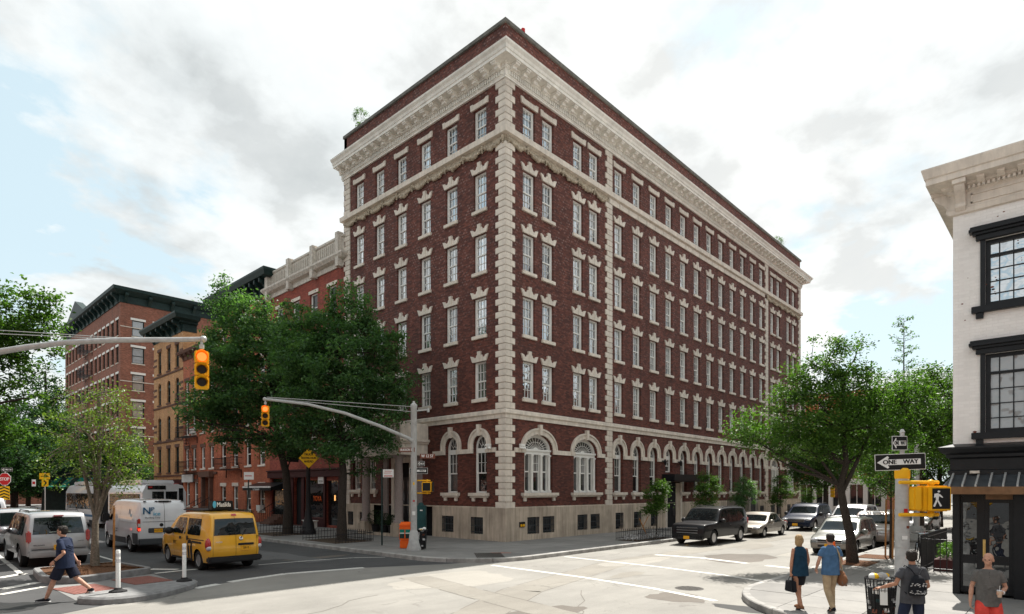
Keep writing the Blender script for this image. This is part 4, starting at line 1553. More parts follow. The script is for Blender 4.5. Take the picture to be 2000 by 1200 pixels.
# flexible delineator posts
def delineator(x, y, z, label):
    r0 = thing('delineator_post', label, 'bollard', (x, y, z), group='white flexible posts on the island nose')
    m = MB(); m.lathe([(.05, .04), (.05, .98), (.04, 1.0)], n=14); m.build('post', 'sign_white', r0, smooth=True)
    m = MB(); m.lathe([(.20, 0), (.19, .03), (.10, .06), (.07, .10)], n=10); m.build('post_base', 'rubber', r0)
    for zz in (.70, .84): MB().lathe([(.0515, zz), (.0515, zz + .08)], n=14, cap=False).build('reflective_band', 'clear_lamp', r0)


delineator(-16.45, -2.95, .165, 'white flexible post on the island nose, nearer the striding man')
delineator(-14.75, -2.25, .165, 'white flexible post on the island nose, in front of the yellow taxi')
# ---------------------------------------------------------------- neighbours along the avenue (facades at x = 0, facing -X)
def shift(T, ox, oy, oz=0):
    return lambda u, v, w: tuple(a - b for a, b in zip(T(u, v, w), (ox, oy, oz)))


_wc = {}
def win_meshes(w, h, mat='white_paint', gm='dark_window_glass', cols=1, arched=None, cr=1):
    key = (w, h, mat, gm, cols, arched)
    if key not in _wc:
        f, g = sash_window(w, h, cols, cr, cr, mat=mat, recess=.12, fw=.07, arched=arched)
        _wc[key] = (f, tilt_panes(g, 'pane', gm, 3))
    return _wc[key]


def facade(name, label, y0, y1, H, mat, rows, depth=12, lintel=('limestone', .22, .12), sill='limestone', x0=0.0, wmat='white_paint', extra=(), frame_cols=1):
    """rows: list of (z0, z1, [centres], width, arched spring or None)"""
    root = thing(name, label, 'building', (x0, y0, 0))
    W = y1 - y0
    ops = []
    for z0, z1, cs, w, sp in rows:
        for c in cs: ops.append((c - w / 2, c + w / 2, z0, z1, None if sp is None else z0 + sp))
    ops += list(extra)
    mb = MB(TL); wall(mb, 0, W, 0, H, ops, .2); mb.T = None
    mb.quad((0, 0, 0), (depth, 0, 0), (depth, 0, H), (0, 0, H)); mb.quad((0, W, 0), (depth, W, 0), (depth, W, H), (0, W, H))
    MB().box(.05, depth, .05, W - .05, H - .02, H + .03).build('roof', 'roofing', root); mb.quad((depth, 0, 0), (depth, W, 0), (depth, W, H), (depth, 0, H))
    mb.build('wall', mat, root, recalc=False)
    MB().box(.24, depth - .1, .1, W - .1, 0, H - .3).build('dark_core', 'dark_interior', root)
    for z0, z1, cs, w, sp in rows:
        fm, gp = win_meshes(w, round(z1 - z0, 2), wmat, cols=frame_cols, arched=sp)
        lm = MB(); lm.box(-w / 2 - lintel[2], w / 2 + lintel[2], -.05, 0, 0, lintel[1]); lm = lm.mesh('lintel', lintel[0])
        sm = MB(); sm.box(-w / 2 - .1, w / 2 + .1, -.08, .1, -.13, 0); sm = sm.mesh('sill', sill)
        for c in cs:
            o = link('window', fm, root, (0, c, z0), -PI / 2); link('pane', RND.choice(gp), o)
            if sp is None: link('lintel', lm, root, (0, c, z1), -PI / 2)
            link('sill', sm, root, (0, c, z0), -PI / 2)
    return root


def fire_escape(parent, y0, y1, zs, mat='black_iron', p=.95):
    fe = MB(TL)
    for z in zs:
        for k in range(9): fe.box(y0, y1, z, z + .03, .05 + k * p / 9, .09 + k * p / 9)
        for zz in (z + .5, z + .95):
            fe.box(y0, y1, zz, zz + .03, p - .03, p); fe.box(y0, y0 + .03, zz, zz + .03, 0, p); fe.box(y1 - .03, y1, zz, zz + .03, 0, p)
        n = int((y1 - y0) / .16)
        for k in range(n + 1):
            u = y0 + (y1 - y0) * k / n; fe.box(u - .01, u + .01, z, z + .95, p - .02, p)
        fe.box(y0 + .1, y0 + .14, z - .6, z, .0, .06); fe.box(y1 - .14, y1 - .1, z - .6, z, .0, .06)
    for a, b in zip(zs[:-1], zs[1:]):
        for s in (0.25, .7):
            n = 12
            for k in range(n):
                t = k / n; u = y0 + .4 + (y1 - y0 - .9) * t
                fe.box(u, u + .12, a + (b - a) * t, a + (b - a) * t + .03, s * p - .2, s * p + .2)
            break
        m = [(y0 + .4, a), (y1 - .5, b)]
        for w in (.05, .45):
            fe.prism([(m[0][0], m[0][1]), (m[1][0], m[1][1]), (m[1][0], m[1][1] + .08), (m[0][0], m[0][1] + .08)], w, w + .03, 'y') if False else fe.add([(m[0][0], m[0][1], w), (m[1][0], m[1][1], w), (m[1][0], m[1][1] + .1, w), (m[0][0], m[0][1] + .1, w)], [(0, 1, 2, 3)])
    return fe.build('fire_escape', mat, parent, recalc=False)


def cornice(parent, W, z, h, proj, mat, n_br, name='cornice', ret=True):
    m = MB()
    pr = [(0, z), (.06, z), (.06, z + h * .45), (proj * .35, z + h * .5), (proj * .35, z + h * .62), (proj * .85, z + h * .68), (proj, z + h * .9), (proj, z + h), (0, z + h)]
    sweep(m, pr, [(1.2, W), (0, W), (0, 0), (1.2, 0)] if ret else [(0, W), (0, 0)])
    m.build(name, mat, parent)
    b = MB(TL); b.prism([(0, 0), (0, h * .6), (0, 0)], 0, 0) if False else None
    b = MB(); b.prism([(0, 0), (-.1, 0), (-proj * .45, h * .35), (-proj * .8, h * .45), (-proj * .8, h * .62), (0, h * .62)], -.09, .09, 'x')
    # prism axis x gives (w, u, v): rotate so that u points outwards
    me = b.mesh('cornice_bracket', mat)
    for i in range(n_br):
        link('cornice_bracket', me, parent, (0, .25 + (W - .5) * i / (n_br - 1), z + .02), -PI / 2)


# --- red house with ornate white cornice, boutique below
h1 = facade('red_row_house', 'red brick house with ornate peeling white cornice beside the corner building', 14.03, 24.2, 17.0, 'red_brick',
            [(z, z + 1.75, [1.4, 3.75, 6.2, 8.6], 1.0, None) for z in (5.3, 8.4, 11.3, 14.0)],
            extra=[(.5, 2.1, .3, 3.2, None), (2.35, 4.9, .75, 3.25, None), (5.3, 6.5, .15, 3.6, 3.0), (7.6, 9.9, .5, 3.4, None)])
m = MB()
sweep(m, [(0, 16.7), (.08, 16.7), (.08, 17.0), (.35, 17.1), (.5, 17.3), (.5, 17.42), (.12, 17.5), (.12, 18.4), (.2, 18.45), (.2, 18.58), (0, 18.6)], [(1.2, 10.17), (0, 10.17), (0, 0), (1.2, 0)])
m.build('ornate_cornice', 'old_white_paint', h1)
fl = MB(); fl.box(-.055, .055, -.05, 0, 0, .72); fl = fl.mesh('cornice_flute', 'old_white_paint', bevel=.02)
for i in range(38):
    if i % 13 != 12: link('cornice_flute', fl, h1, (-.12, .4 + i * .25, 17.58), -PI / 2)
for y in (.12, 3.3, 6.6, 9.9): MB(TL).box(y - .1, y + .28, 16.6, 18.75, 0, .42).build('cornice_pier', 'old_white_paint', h1, bevel=.02)
m = MB(TL); m.box(0, 10.17, 3.45, 3.9, 0, .22); m.box(0, 10.17, 3.9, 4.0, 0, .32)
m.box(.0, .5, .15, 3.45, 0, .12); m.box(2.1, 2.35, .15, 3.45, 0, .12); m.box(4.9, 5.3, .15, 3.45, 0, .1); m.box(2.35, 4.9, .15, .75, 0, .12); m.box(6.5, 7.6, .15, 3.45, 0, .06)
m.build('shopfront', 'maroon', h1, bevel=.01)
m = MB(TL); m.box(2.35, 4.9, .75, 3.25, -.1, -.08); m.build('shop_window', 'shop_glass', h1)
MB(TL).box(.5, 2.1, .3, 3.2, -.15, -.13).build('shop_window', 'shop_glass', h1); MB(TL).box(7.6, 9.9, .5, 3.4, -.15, -.13).build('shop_window', 'shop_glass', h1)
M = Matrix.Translation((-.0, 0, 0)) @ facing((-.02 + .08, 3.3, 1.75), -PI / 2)
lettering('YOYA', .5, 'orange_plastic', h1, facing((.06, 3.4, 2.0), -PI / 2), squash=.8)
m = MB(TL)
for i in range(14): m.box(2.4 + i * .18, 2.44 + i * .18, 1.5, 3.2, -.16, -.14)
m.build('window_drape', 'curtain', h1)
m = MB(TL); m.ball((0, 0, 0), .01)
for (a, b, c) in ((2.9, .85, .7), (3.5, .9, 1.0), (4.3, .85, .8), (1.2, .5, 1.1)): m.ball(TL(0, 0, 0), .001); m.lathe([(.16, b), (.2, b + c * .5), (.08, b + c * .8), (.11, b + c)], (0, 0, 0), 6) if False else m.box(a - .12, a + .12, b, b + c, -.3, -.18)
m.build('window_display', 'curtain', h1)
m = MB(TL); m.ball(TL(1.5, 2.2, -.12)[::1], .001); m.box(1.2, 1.32, 1.9, 2.25, -.12, -.1); m.box(8.3, 8.45, 2.6, 2.9, -.12, -.1); m.build('lamp_glow', 'glow_warm', h1)
sg = MB(); sg.box(-.03, .03, -.9, -.2, 0, .95); sg = sg.build('hanging_sign', 'sign_white', loc=(0 - .1, 17.2, 3.0)); tag(sg, 'small white square sign hanging above the boutique window', 'sign')
lettering('YOYA', .2, 'sign_black', sg, facing((0, -.9, .14), PI / 2) if False else Matrix.Translation((-.034, -.55, .14)) @ Matrix.Rotation(-PI / 2, 4, 'Z') @ Matrix.Rotation(PI / 2, 4, 'X'))
dk = MB(); dk.box(-.9, -.06, -.04, .04, 0, .9); dk.box(-.9, .3, -.02, .02, .9, .94); dk = dk.build('projecting_sign', 'sign_black', loc=(-.1, 19.6, 4.5)); tag(dk, 'plain dark banner sign projecting from the red house front', 'sign')

# --- orange brick houses
h2 = facade('orange_row_house', 'orange brick house with dark green bracketed cornice behind the street trees', 24.23, 34.0, 17.6, 'orange_brick',
            [(z, z + 1.9, [1.3, 3.7, 6.1, 8.5], 1.0, None) for z in (1.0, 4.5, 7.7, 10.8, 13.9)], lintel=('limestone', .28, .1))
cornice(h2, 9.77, 17.2, 1.6, .9, 'dark_green_paint', 12)
fire_escape(h2, 4.8, 8.0, [4.2, 7.4, 10.5])
aw = MB(); aw.prism([(0, 3.0), (-1.15, 2.62), (-1.15, 2.40), (0, 2.5)], -2.3, 2.3, 'y')
aw = aw.build('shop_awning', 'black_paint', loc=(-.02, 23.9, .15)); tag(aw, 'black shop awning with white edge and small lettering', 'awning')
MB().box(-1.17, -1.14, -2.3, 2.3, 2.60, 2.70).build('awning_edge', 'sign_white', aw)
lettering('La Ramelle', .24, 'sign_white', aw, Matrix.Translation((-1.165, 0, 2.49)) @ Matrix.Rotation(-PI / 2, 4, 'Z') @ Matrix.Rotation(PI / 2, 4, 'X'))
h3 = facade('orange_row_house', 'lower orange brick house with brownstone doorway and iron balcony', 34.03, 42.1, 15.0, 'orange_brick',
            [(z, z + 1.9, [1.2, 3.2, 5.3, 7.1], .95, None) for z in (4.5, 7.7, 10.8)] + [(1.1, 3.3, [4.9, 6.9], 1.0, None)], lintel=('brownstone', .3, .14), extra=[(1.2, 2.6, .5, 3.6, None)])
cornice(h3, 8.07, 14.7, .8, .5, 'brownstone', 8)
m = MB(TL); m.box(.9, 1.2, .5, 3.7, 0, .3); m.box(2.6, 2.9, .5, 3.7, 0, .3); m.box(.7, 3.1, 3.7, 4.2, 0, .45); m.box(0, 8.07, 3.95, 4.15, 0, .1); m.build('doorway_surround', 'brownstone', h3)
fire_escape(h3, 4.4, 7.4, [4.2, 7.4, 10.5])
# stoops with iron rails and dark area fences in front of the houses
def stoop(x, y, w, n, label):
    r0 = thing('stoop', label, 'steps', (x, y, .15))
    m = MB()
    for i in range(n): m.box(-.28 * (n - i), 0, -w / 2, w / 2, .17 * i, .17 * (i + 1))
    m.build('steps', 'brownstone', r0, bevel=.012)
    for s in (-1, 1):
        k = MB(); k.tube([(-.28 * n, s * w / 2, .9), (0, s * w / 2, .17 * n + .9), (.0, s * w / 2, .17 * n + .9)], .025, 6)
        for i in range(2 * n): k.tube([(-.28 * n + .14 * i, s * w / 2, .17 * (i // 2)), (-.28 * n + .14 * i, s * w / 2, .9 + .17 * (i / 2))], .012, 5)
        k.build('handrail', 'black_iron', r0, recalc=False)


def iron_fence(name, label, pts, h=.9, z=.15, step=.13, mat='black_iron', cat='fence', group=None, bal=.011, part='picket'):
    r0 = thing(name, label, cat, (pts[0][0], pts[0][1], z), group=group)
    rail = MB(); pk = MB(); pk.tube([(0, 0, 0), (0, 0, h)], bal, 5); pk.lathe([(.02, h - .02), (.001, h + .06)], n=5); pk = pk.mesh(part, mat)
    for a, b in zip(pts[:-1], pts[1:]):
        A, B = Vector(a) - Vector(pts[0]), Vector(b) - Vector(pts[0])
        for zz in (.1, h - .08): rail.tube([(A.x, A.y, zz), (B.x, B.y, zz)], .016, 5)
        n = max(1, int((B - A).length / step))
        for k in range(n + 1):
            p = A.lerp(B, k / n); link(part, pk, r0, (p.x, p.y, 0))
    rail.build('rail', mat, r0, recalc=False)
    return r0


stoop(-.1, 22.4, 1.6, 4, 'dark red stone steps under the black shop awning')
stoop(-.1, 35.9, 1.8, 6, 'brownstone steps up to the doorway of the lower orange house')
iron_fence('area_fence', 'black iron area fence before the orange house with dark cornice', [(-1.4, 25.0), (-1.4, 34.2)])
iron_fence('area_fence', 'black iron area fence before the lower orange house', [(-1.6, 37.3), (-1.6, 42.0)])
ac = MB(); ac.box(-.32, .32, -.3, 0, 0, .42)
for i in range(6): ac.box(-.28, .28, -.305, -.3, .05 + i * .06, .08 + i * .06)
ac = ac.mesh('air_conditioner', 'white_paint', bevel=.01)
for (x, y, z, l) in ((0, 24.23 + 1.3, 1.02, 'window air conditioner low on the orange house near its right end'), (0, 14.03 + 1.4, 5.32, 'window air conditioner over the boutique'), (0, 34.03 + 5.3, 7.72, 'window air conditioner high on the lower orange house')):
    o = link('air_conditioner', ac, None, (x, y, z), -PI / 2); tag(o, l, 'air conditioner')
bn = thing('bench', 'small white bench in front of the boutique window', 'bench', (-.75, 16.9, .15))
MB().box(-.18, .18, -.75, .75, .42, .47).build('seat', 'white_paint', bn, bevel=.01)
for y in (-.6, .6): MB().box(-.16, .16, y - .04, y + .04, 0, .42).build('leg', 'white_paint', bn, bevel=.008)

# --- tan brick house with bright green cornice, red awning
h4 = facade('tan_row_house', 'tan brick house with arched windows and dark green bracketed cornice', 42.13, 50.6, 18.0, 'tan_brick',
            [(4.3, 6.7, [1.6, 4.0, 6.7], 1.0, None), (7.6, 9.9, [1.6, 4.0, 6.7], 1.0, 1.9), (11.2, 13.4, [1.6, 4.0, 6.7], 1.0, 1.75), (14.4, 16.6, [1.6, 4.0, 6.7], 1.0, None)],
            lintel=('brownstone', .3, .1), sill='brownstone', wmat='dark_green_paint', extra=[(1, 7.5, .4, 2.9, None)])
cornice(h4, 8.47, 17.6, 1.5, 1.1, 'dark_green_paint', 6)
m = MB(TL)
for z in (3.9, 7.3, 10.8, 14.0): m.box(0, 8.47, z, z + .16, 0, .08)
for z in (8.4, 9.0, 12.1, 12.7, 15.2, 15.8): m.box(0, .9, z, z + .22, 0, .03); m.box(7.5, 8.47, z, z + .22, 0, .03)
m.build('brownstone_band', 'brownstone', h4)
m = MB(TL); m.box(1, 7.5, .4, 2.9, -.15, -.12); m.build('shop_window', 'shop_glass', h4)
m = MB(TL); m.box(0, 8.47, 3.0, 3.6, 0, .12); m.build('shop_fascia', 'maroon', h4)
aw = MB(); aw.prism([(0, 3.1), (-2.2, 2.5), (-2.2, 2.35), (0, 2.9)], -3.6, 3.6, 'y')
aw = aw.build('shop_awning', 'awning_red', loc=(-.02, 46.5, .15)); tag(aw, 'dark red awning on the ground floor of the tan house', 'awning')
sig = MB(); sig.box(-.1, 0, -1.3, 1.3, 0, .7); sig = sig.build('wall_sign', 'sign_white', loc=(-.14, 40.5, 3.3)); 
tag(sig, 'pale plain sign board near the tan house corner', 'sign')

# --- large brown brick building beyond the next street
BW, BH = 28.6, 25.0
b5 = thing('brown_apartment_building', 'large brown brick apartment building with white lintels and dark green cornice', 'building', (0, 62.7, 0))
opl = []
lw = [1.3, 3.3, 5.3, 7.2, 9.1, 11.1, 13.2, 15.6, 17.6, 19.6, 21.6, 23.6, 25.5, 27.3]
zr = [1.0 + 3.22 * i + .6 for i in range(7)]
for z in zr[1:]:
    for u in lw: opl.append((u - .5, u + .5, z, z + 1.9, None))
ops_s = [(x - .65, x + .65, z, z + 1.9, None) for z in zr[1:] for x in (1.85, 4.2, 6.6, 9.0)]
mb = MB(TL); wall(mb, 0, BW, 0, BH, opl, .2); mb.T = lambda u, v, w: (u, -w, v); wall(mb, 0, 11, 0, BH, ops_s, .2)
mb.T = None; mb.quad((11, 0, 0), (11, BW, 0), (11, BW, BH), (11, 0, BH)); mb.quad((0, BW, 0), (11, BW, 0), (11, BW, BH), (0, BW, BH)); MB().box(.05, 11, .05, BW, BH - .02, BH + .03).build('roof', 'roofing', b5)
mb.build('wall', 'brown_brick', b5, recalc=False)
MB().box(.24, 10.7, .24, BW - .3, 0, BH - .2).build('dark_core', 'dark_interior', b5)
fm, gp = win_meshes(1.0, 1.9, 'dark_green_paint'); fm2, gp2b = win_meshes(1.3, 1.9, 'dark_green_paint', 'curtain_glass')
l1 = MB(); l1.box(-.62, .62, -.05, 0, 0, .26); l1 = l1.mesh('lintel', 'white_paint'); l2 = MB(); l2.box(-.8, .8, -.05, 0, 0, .26); l2 = l2.mesh('lintel', 'white_paint')
s1 = MB(); s1.box(-.55, .55, -.07, .1, -.12, 0); s1 = s1.mesh('sill', 'limestone'); s2 = MB(); s2.box(-.72, .72, -.07, .1, -.12, 0); s2 = s2.mesh('sill', 'limestone')
for z in zr[1:]:
    for u in lw:
        o = link('window', fm, b5, (0, u, z), -PI / 2); link('pane', RND.choice(gp), o)
        link('lintel', l1, b5, (0, u, z + 1.9), -PI / 2); link('sill', s1, b5, (0, u, z), -PI / 2)
    for x in (1.85, 4.2, 6.6, 9.0):
        o = link('window', fm2, b5, (x, 0, z)); link('pane', RND.choice(gp2b), o)
        link('lintel', l2, b5, (x, 0, z + 1.9)); link('sill', s2, b5, (x, 0, z))
for k, z in enumerate(zr[1:]):
    if k % 2 == 1: MB().box(0, 11, -.04, 0, z + .95, z + 1.05).build('stone_band', 'limestone', b5)
m = MB(); sweep(m, [(0, 24.7), (.1, 24.7), (.1, 25.5), (.35, 25.6), (.9, 26.0), (.95, 26.35), (0, 26.45)], [(0, BW), (0, 0), (11, 0), (11, 4)]); m.build('cornice', 'dark_green_paint', b5)
b = MB(); b.prism([(0, 0), (-.15, 0), (-.5, .5), (-.8, .75), (-.8, 1.0), (0, 1.0)], -.16, .16, 'x'); b = b.mesh('cornice_bracket', 'dark_green_paint')
for i in range(15): link('cornice_bracket', b, b5, (0, .6 + i * 1.95, 24.75), -PI / 2)
for i in range(5): link('cornice_bracket', b, b5, (.5 + i * 2.5, 0, 24.75))
m = MB(TL); m.prism([(0, 0)], 0, 0) if False else None
m.add([(13.5, 26.4, .9), (22.5, 26.4, .9), (18, 28.4, .9), (13.5, 26.4, .0), (22.5, 26.4, .0), (18, 28.4, .0)], [(0, 1, 2), (3, 5, 4), (0, 2, 5, 3), (1, 4, 5, 2)]); m.build('pediment', 'dark_green_paint', b5)
fire_escape(b5, 12.7, 16.4, zr[2:])
gr = MB(TL); gr.box(0, BW, .1, 3.4, 0, .15); gr.build('shopfront', 'dark_green_paint', b5)

# far houses further up the avenue, glimpsed between trees
f1 = facade('far_building', 'brown far building glimpsed at the left edge behind the trees', 112, 150, 14, 'brown_brick', [(z, z + 1.8, [2 + 3.1 * i for i in range(12)], 1.1, None) for z in (1.2, 4.5, 7.7, 10.9)], x0=-4)
f2 = facade('far_building', 'far red brick building glimpsed under the trees at left', 88, 111, 16, 'red_brick', [(z, z + 1.8, [2 + 3.2 * i for i in range(7)], 1.1, None) for z in (1.2, 4.5, 7.7, 10.9)], x0=-9, depth=8) if False else None
bl = thing('far_building', 'low brick building with teal roof house far up the avenue', 'building', (-24, 128, 0))
MB().box(-16, 14, 0, 14, 0, 13).build('wall', 'brown_brick', bl)
for i in range(8):
    for z in (1.5, 4.8, 8.1): MB().box(-14.5 + i * 3.5, -13.2 + i * 3.5, -.04, .01, z, z + 1.9).build('window', 'curtain_glass', bl)
MB().box(-16.3, 14.3, -.4, 14.4, 13, 13.6).build('cornice', 'dark_green_paint', bl)
MB().box(-6, 0, 3, 9, 13.6, 19).build('roof_house', 'teal_paint', bl)

# ---------------------------------------------------------------- white painted brick building at the right edge
wb = thing('white_corner_building', 'white painted brick building with cream cornice and black storefront', 'building', (-2.9, -17.5, 0))
TW = lambda u, v, w: (-w, -u, v)
WU = [1.36, 3.9, 6.6, 9.3, 12.0]
wops = [(u - .75, u + .75, a, b, None) for u in WU for a, b in ((6.84, 8.36), (3.92, 5.73))]
mb = MB(TW); wall(mb, 0, 22, 2.9, 9.2, wops, .22)
mb.T = lambda u, v, w: (u, w, v)
wall(mb, 0, 16, 2.9, 9.2, [], .2); wall(mb, 0, 16, 0, 2.9, [], .2)
mb.T = None; mb.quad((0, -22, 0), (16, -22, 0), (16, -22, 10), (0, -22, 10)); mb.quad((16, 0, 0), (16, -22, 0), (16, -22, 10), (16, 0, 10)); mb.quad((0, 0, 9.2), (16, 0, 9.2), (16, -22, 9.2), (0, -22, 9.2))
mb.build('painted_brick_wall', 'white_brick', wb, recalc=False)
MB().box(.26, 15.7, -21.7, -.26, 0, 9.1).build('dark_core', 'dark_interior', wb)
chips = MB(TW); r = random.Random(12)
for i in range(26):
    u, v = r.uniform(.05, 1.5), r.uniform(3.7, 9.1); s = r.uniform(.005, .02) if i % 5 else .03
    chips.add([(u + s * 1.5 * math.cos(a) * r.uniform(.6, 1), v + s * math.sin(a) * r.uniform(.6, 1), .003) for a in (0, 1, 2, 3, 4, 5.2)], [(0, 1, 2, 3, 4, 5)])
chips.build('chipped_paint', 'brown_print', wb, recalc=False)
m = MB()
CP = [(16, 0), (0, 0), (0, -22)]
sweep(m, [(0, 9.08), (.06, 9.1), (.08, 9.2), (.04, 9.22), (.04, 9.56), (.10, 9.6), (.10, 9.66), (.2, 9.7), (.2, 9.74), (.47, 9.8), (.47, 9.93), (.50, 9.95), (.55, 10.14), (.55, 10.17), (0, 10.2)], CP)
m.build('cornice', 'cream_paint', wb)
d = MB(); r = 0
for i in range(140): d.box(-.17, -.10, -.3 - i * .09 - .05, -.3 - i * .09, 9.60, 9.67)
d.build('dentils', 'cream_paint', wb, kind='stuff', recalc=False)
pn = MB(TW)
for a in range(5):
    u = .35 + a * 2.5
    for (p, q, s, t) in ((u, u + 2.1, 9.28, 9.31), (u, u + 2.1, 9.47, 9.50), (u, u + .03, 9.28, 9.5), (u + 2.07, u + 2.1, 9.28, 9.5)): pn.box(p, q, s, t, .04, .065)
pn.build('frieze_panel', 'cream_paint', wb)
sc = MB(); sc.prism([(0, 0), (-.08, .02), (-.16, .10), (-.13, .2), (-.2, .3), (-.34, .42), (-.40, .5), (-.38, .60), (-.30, .62), (-.3, .66), (0, .66)], -.10, .10, 'x'); sc.prism([(0, .55), (-.44, .55), (-.44, .66), (0, .66)], -.13, .13, 'x')
sc = sc.mesh('scroll_bracket', 'cream_paint', bevel=.01)
link('scroll_bracket', sc, wb, (0, -.16, 9.13), -PI / 2)
link('scroll_bracket', sc, wb, (.18, 0, 9.13), PI)
sb = MB(); sb.prism([(0, 0), (-.16, 0), (-.3, .06), (-.3, .13), (0, .13)], -.07, .07, 'x'); sb = sb.mesh('small_bracket', 'cream_paint')
for i in range(30): link('small_bracket', sb, wb, (-.05, -.55 - i * .36, 9.67), -PI / 2)
# black framed casement windows with hood and sill
wf = MB(); w, h = 1.5, 1.0
def casement(h):
    f = MB(); g = MB(); w = 1.5
    for a, b, c, d_ in ((-w/2, -w/2 + .09, 0, h), (w/2 - .09, w/2, 0, h), (-w/2, w/2, 0, .09), (-w/2, w/2, h - .09, h), (-w/2, w/2, h * .74, h * .74 + .06), (-.05, .05, 0, h * .74)):
        f.box(a, b, .05, .14, c, d_)
    for i in range(1, 6):
        if i != 3: f.box(-w/2 + w * i / 6 - .011, -w/2 + w * i / 6 + .011, .08, .12, 0, h)
    for k in range(1, 4): f.box(-w/2, w/2, .08, .12, h * .74 * k / 4 - .01, h * .74 * k / 4 + .01)
    f.box(-w/2 - .09, -w/2, -.05, .1, -.02, h + .02); f.box(w/2, w/2 + .09, -.05, .1, -.02, h + .02)
    g.quad((-w/2, .11, 0), (w/2, .11, 0), (w/2, .11, h), (-w/2, .11, h))
    return f, g
hd = MB(); hd.box(-.92, .92, -.10, 0, 0, .12); hd.box(-.98, .98, -.16, 0, .12, .18); hd.box(-1.04, 1.04, -.22, 0, .18, .25); hd.box(-1.02, 1.02, -.18, 0, .25, .31); hd = hd.mesh('window_hood', 'black_paint', bevel=.008)
sl = MB(); sl.box(-1.0, 1.0, -.12, 0, -.15, 0); sl.box(-.92, -.78, -.08, 0, -.28, -.15); sl.box(.78, .92, -.08, 0, -.28, -.15); sl = sl.mesh('window_sill', 'black_paint', bevel=.008)
for a, b, gm in ((6.84, 8.36, 'window_glass'), (3.92, 5.73, 'curtain_glass')):
    f, g = casement(b - a); fm = f.mesh('casement_window', 'black_paint'); gps = tilt_panes(g, 'pane', gm, 3)
    for u in WU:
        o = link('casement_window', fm, wb, (0, -u, a), -PI / 2); link('pane', RND.choice(gps), o)
        link('window_hood', hd, wb, (0, -u, b), -PI / 2); link('window_sill', sl, wb, (0, -u, a), -PI / 2)
# storefront: entablature, glazed doors, seamed metal canopy
m = MB(); sweep(m, [(0, 2.95), (.09, 2.95), (.09, 3.05), (.05, 3.07), (.05, 3.32), (.12, 3.36), (.12, 3.42), (.2, 3.47), (.26, 3.56), (.26, 3.6), (0, 3.68)], CP); m.build('storefront_entablature', 'black_paint', wb)
m = MB(TW); m.box(.0, .14, .15, 2.95, 0, .08); m.box(1.12, 1.3, .15, 2.95, 0, .1); m.box(.14, 1.12, 2.45, 2.95, -.02, .03)
for u in range(1, 9): m.box(1.3 + (u - 1) * 2.4, 1.42 + (u - 1) * 2.4, .15, 2.95, 0, .08)
m.box(1.3, 22, .15, .7, -.05, .05); m.box(1.3, 22, 2.45, 2.95, -.02, .03)
m.build('storefront_frame', 'black_paint', wb, bevel=.006)
m = MB(TW)
for a, b, gs in ((.14, .60, (.19, .45)), (.60, 1.12, (.68, 1.03))):
    ga, gb = gs
    m.box(a, ga, .2, 2.45, -.05, 0); m.box(gb, b, .2, 2.45, -.05, 0)
    for z0, z1 in ((.2, .34), (.88, 1.08), (2.3, 2.45)): m.box(ga, gb, z0, z1, -.05, 0)
m.build('shop_door', 'black_paint', wb, bevel=.006)
m = MB(TW); m.box(.17, .47, .3, 2.35, -.035, -.03); m.box(.66, 1.05, .3, 2.35, -.035, -.03); m.box(1.42, 22, .7, 2.45, -.035, -.03); m.build('door_glass', 'shop_glass', wb)
m = MB(TW); m.box(.565, .615, 1.05, 1.45, 0, .012); m.tube([TW(.59, 1.15, .02), TW(.59, 1.18, .06), TW(.59, 1.32, .06), TW(.59, 1.35, .02)], .01, 6) if False else m.box(.58, .6, 1.15, 1.35, .012, .05); m.build('brass_handle_plate', 'brass', wb)
m = MB(TW); m.box(.62, 1.1, 2.38, 2.62, .03, .06); m.build('transom_panel', 'bronze_panel', wb)  # plain bronze panel over the right door leaf
m = MB(TW); m.add([(0, 2.96, .06), (22, 2.96, .06), (22, 2.66, .72), (-.12, 2.66, .72)], [(0, 1, 2, 3)]); m.add([(0, 2.96, .06), (-.12, 2.66, .72), (-.12, 2.66, .0)], [(0, 1, 2)]); m.build('canopy_sheet', 'awning_metal', wb, recalc=False)
rb = MB(); n = 44
rb.add([(-.018, -.06, 0), (.018, -.06, 0), (.018, -.72, -.30), (-.018, -.72, -.30), (-.018, -.06, .05), (.018, -.06, .05), (.018, -.72, -.25), (-.018, -.72, -.25)], [(0, 1, 2, 3), (4, 5, 6, 7), (0, 1, 5, 4), (2, 3, 7, 6), (1, 2, 6, 5), (0, 3, 7, 4)]); rb = rb.mesh('canopy_seam', 'galvanized')
for i in range(n): link('canopy_seam', rb, wb, (0, -.02 - i * .24, 2.96), -PI / 2)
m = MB(TW); m.box(-.12, 22, 2.50, 2.67, .68, .73); m.box(-.12, -.09, 2.50, 2.67, 0, .72); m.build('canopy_fascia', 'bronze_panel', wb)
MB(TW).box(.34, .52, 2.98, 3.04, .1, .2).build('canopy_lamp', 'old_white_paint', wb)

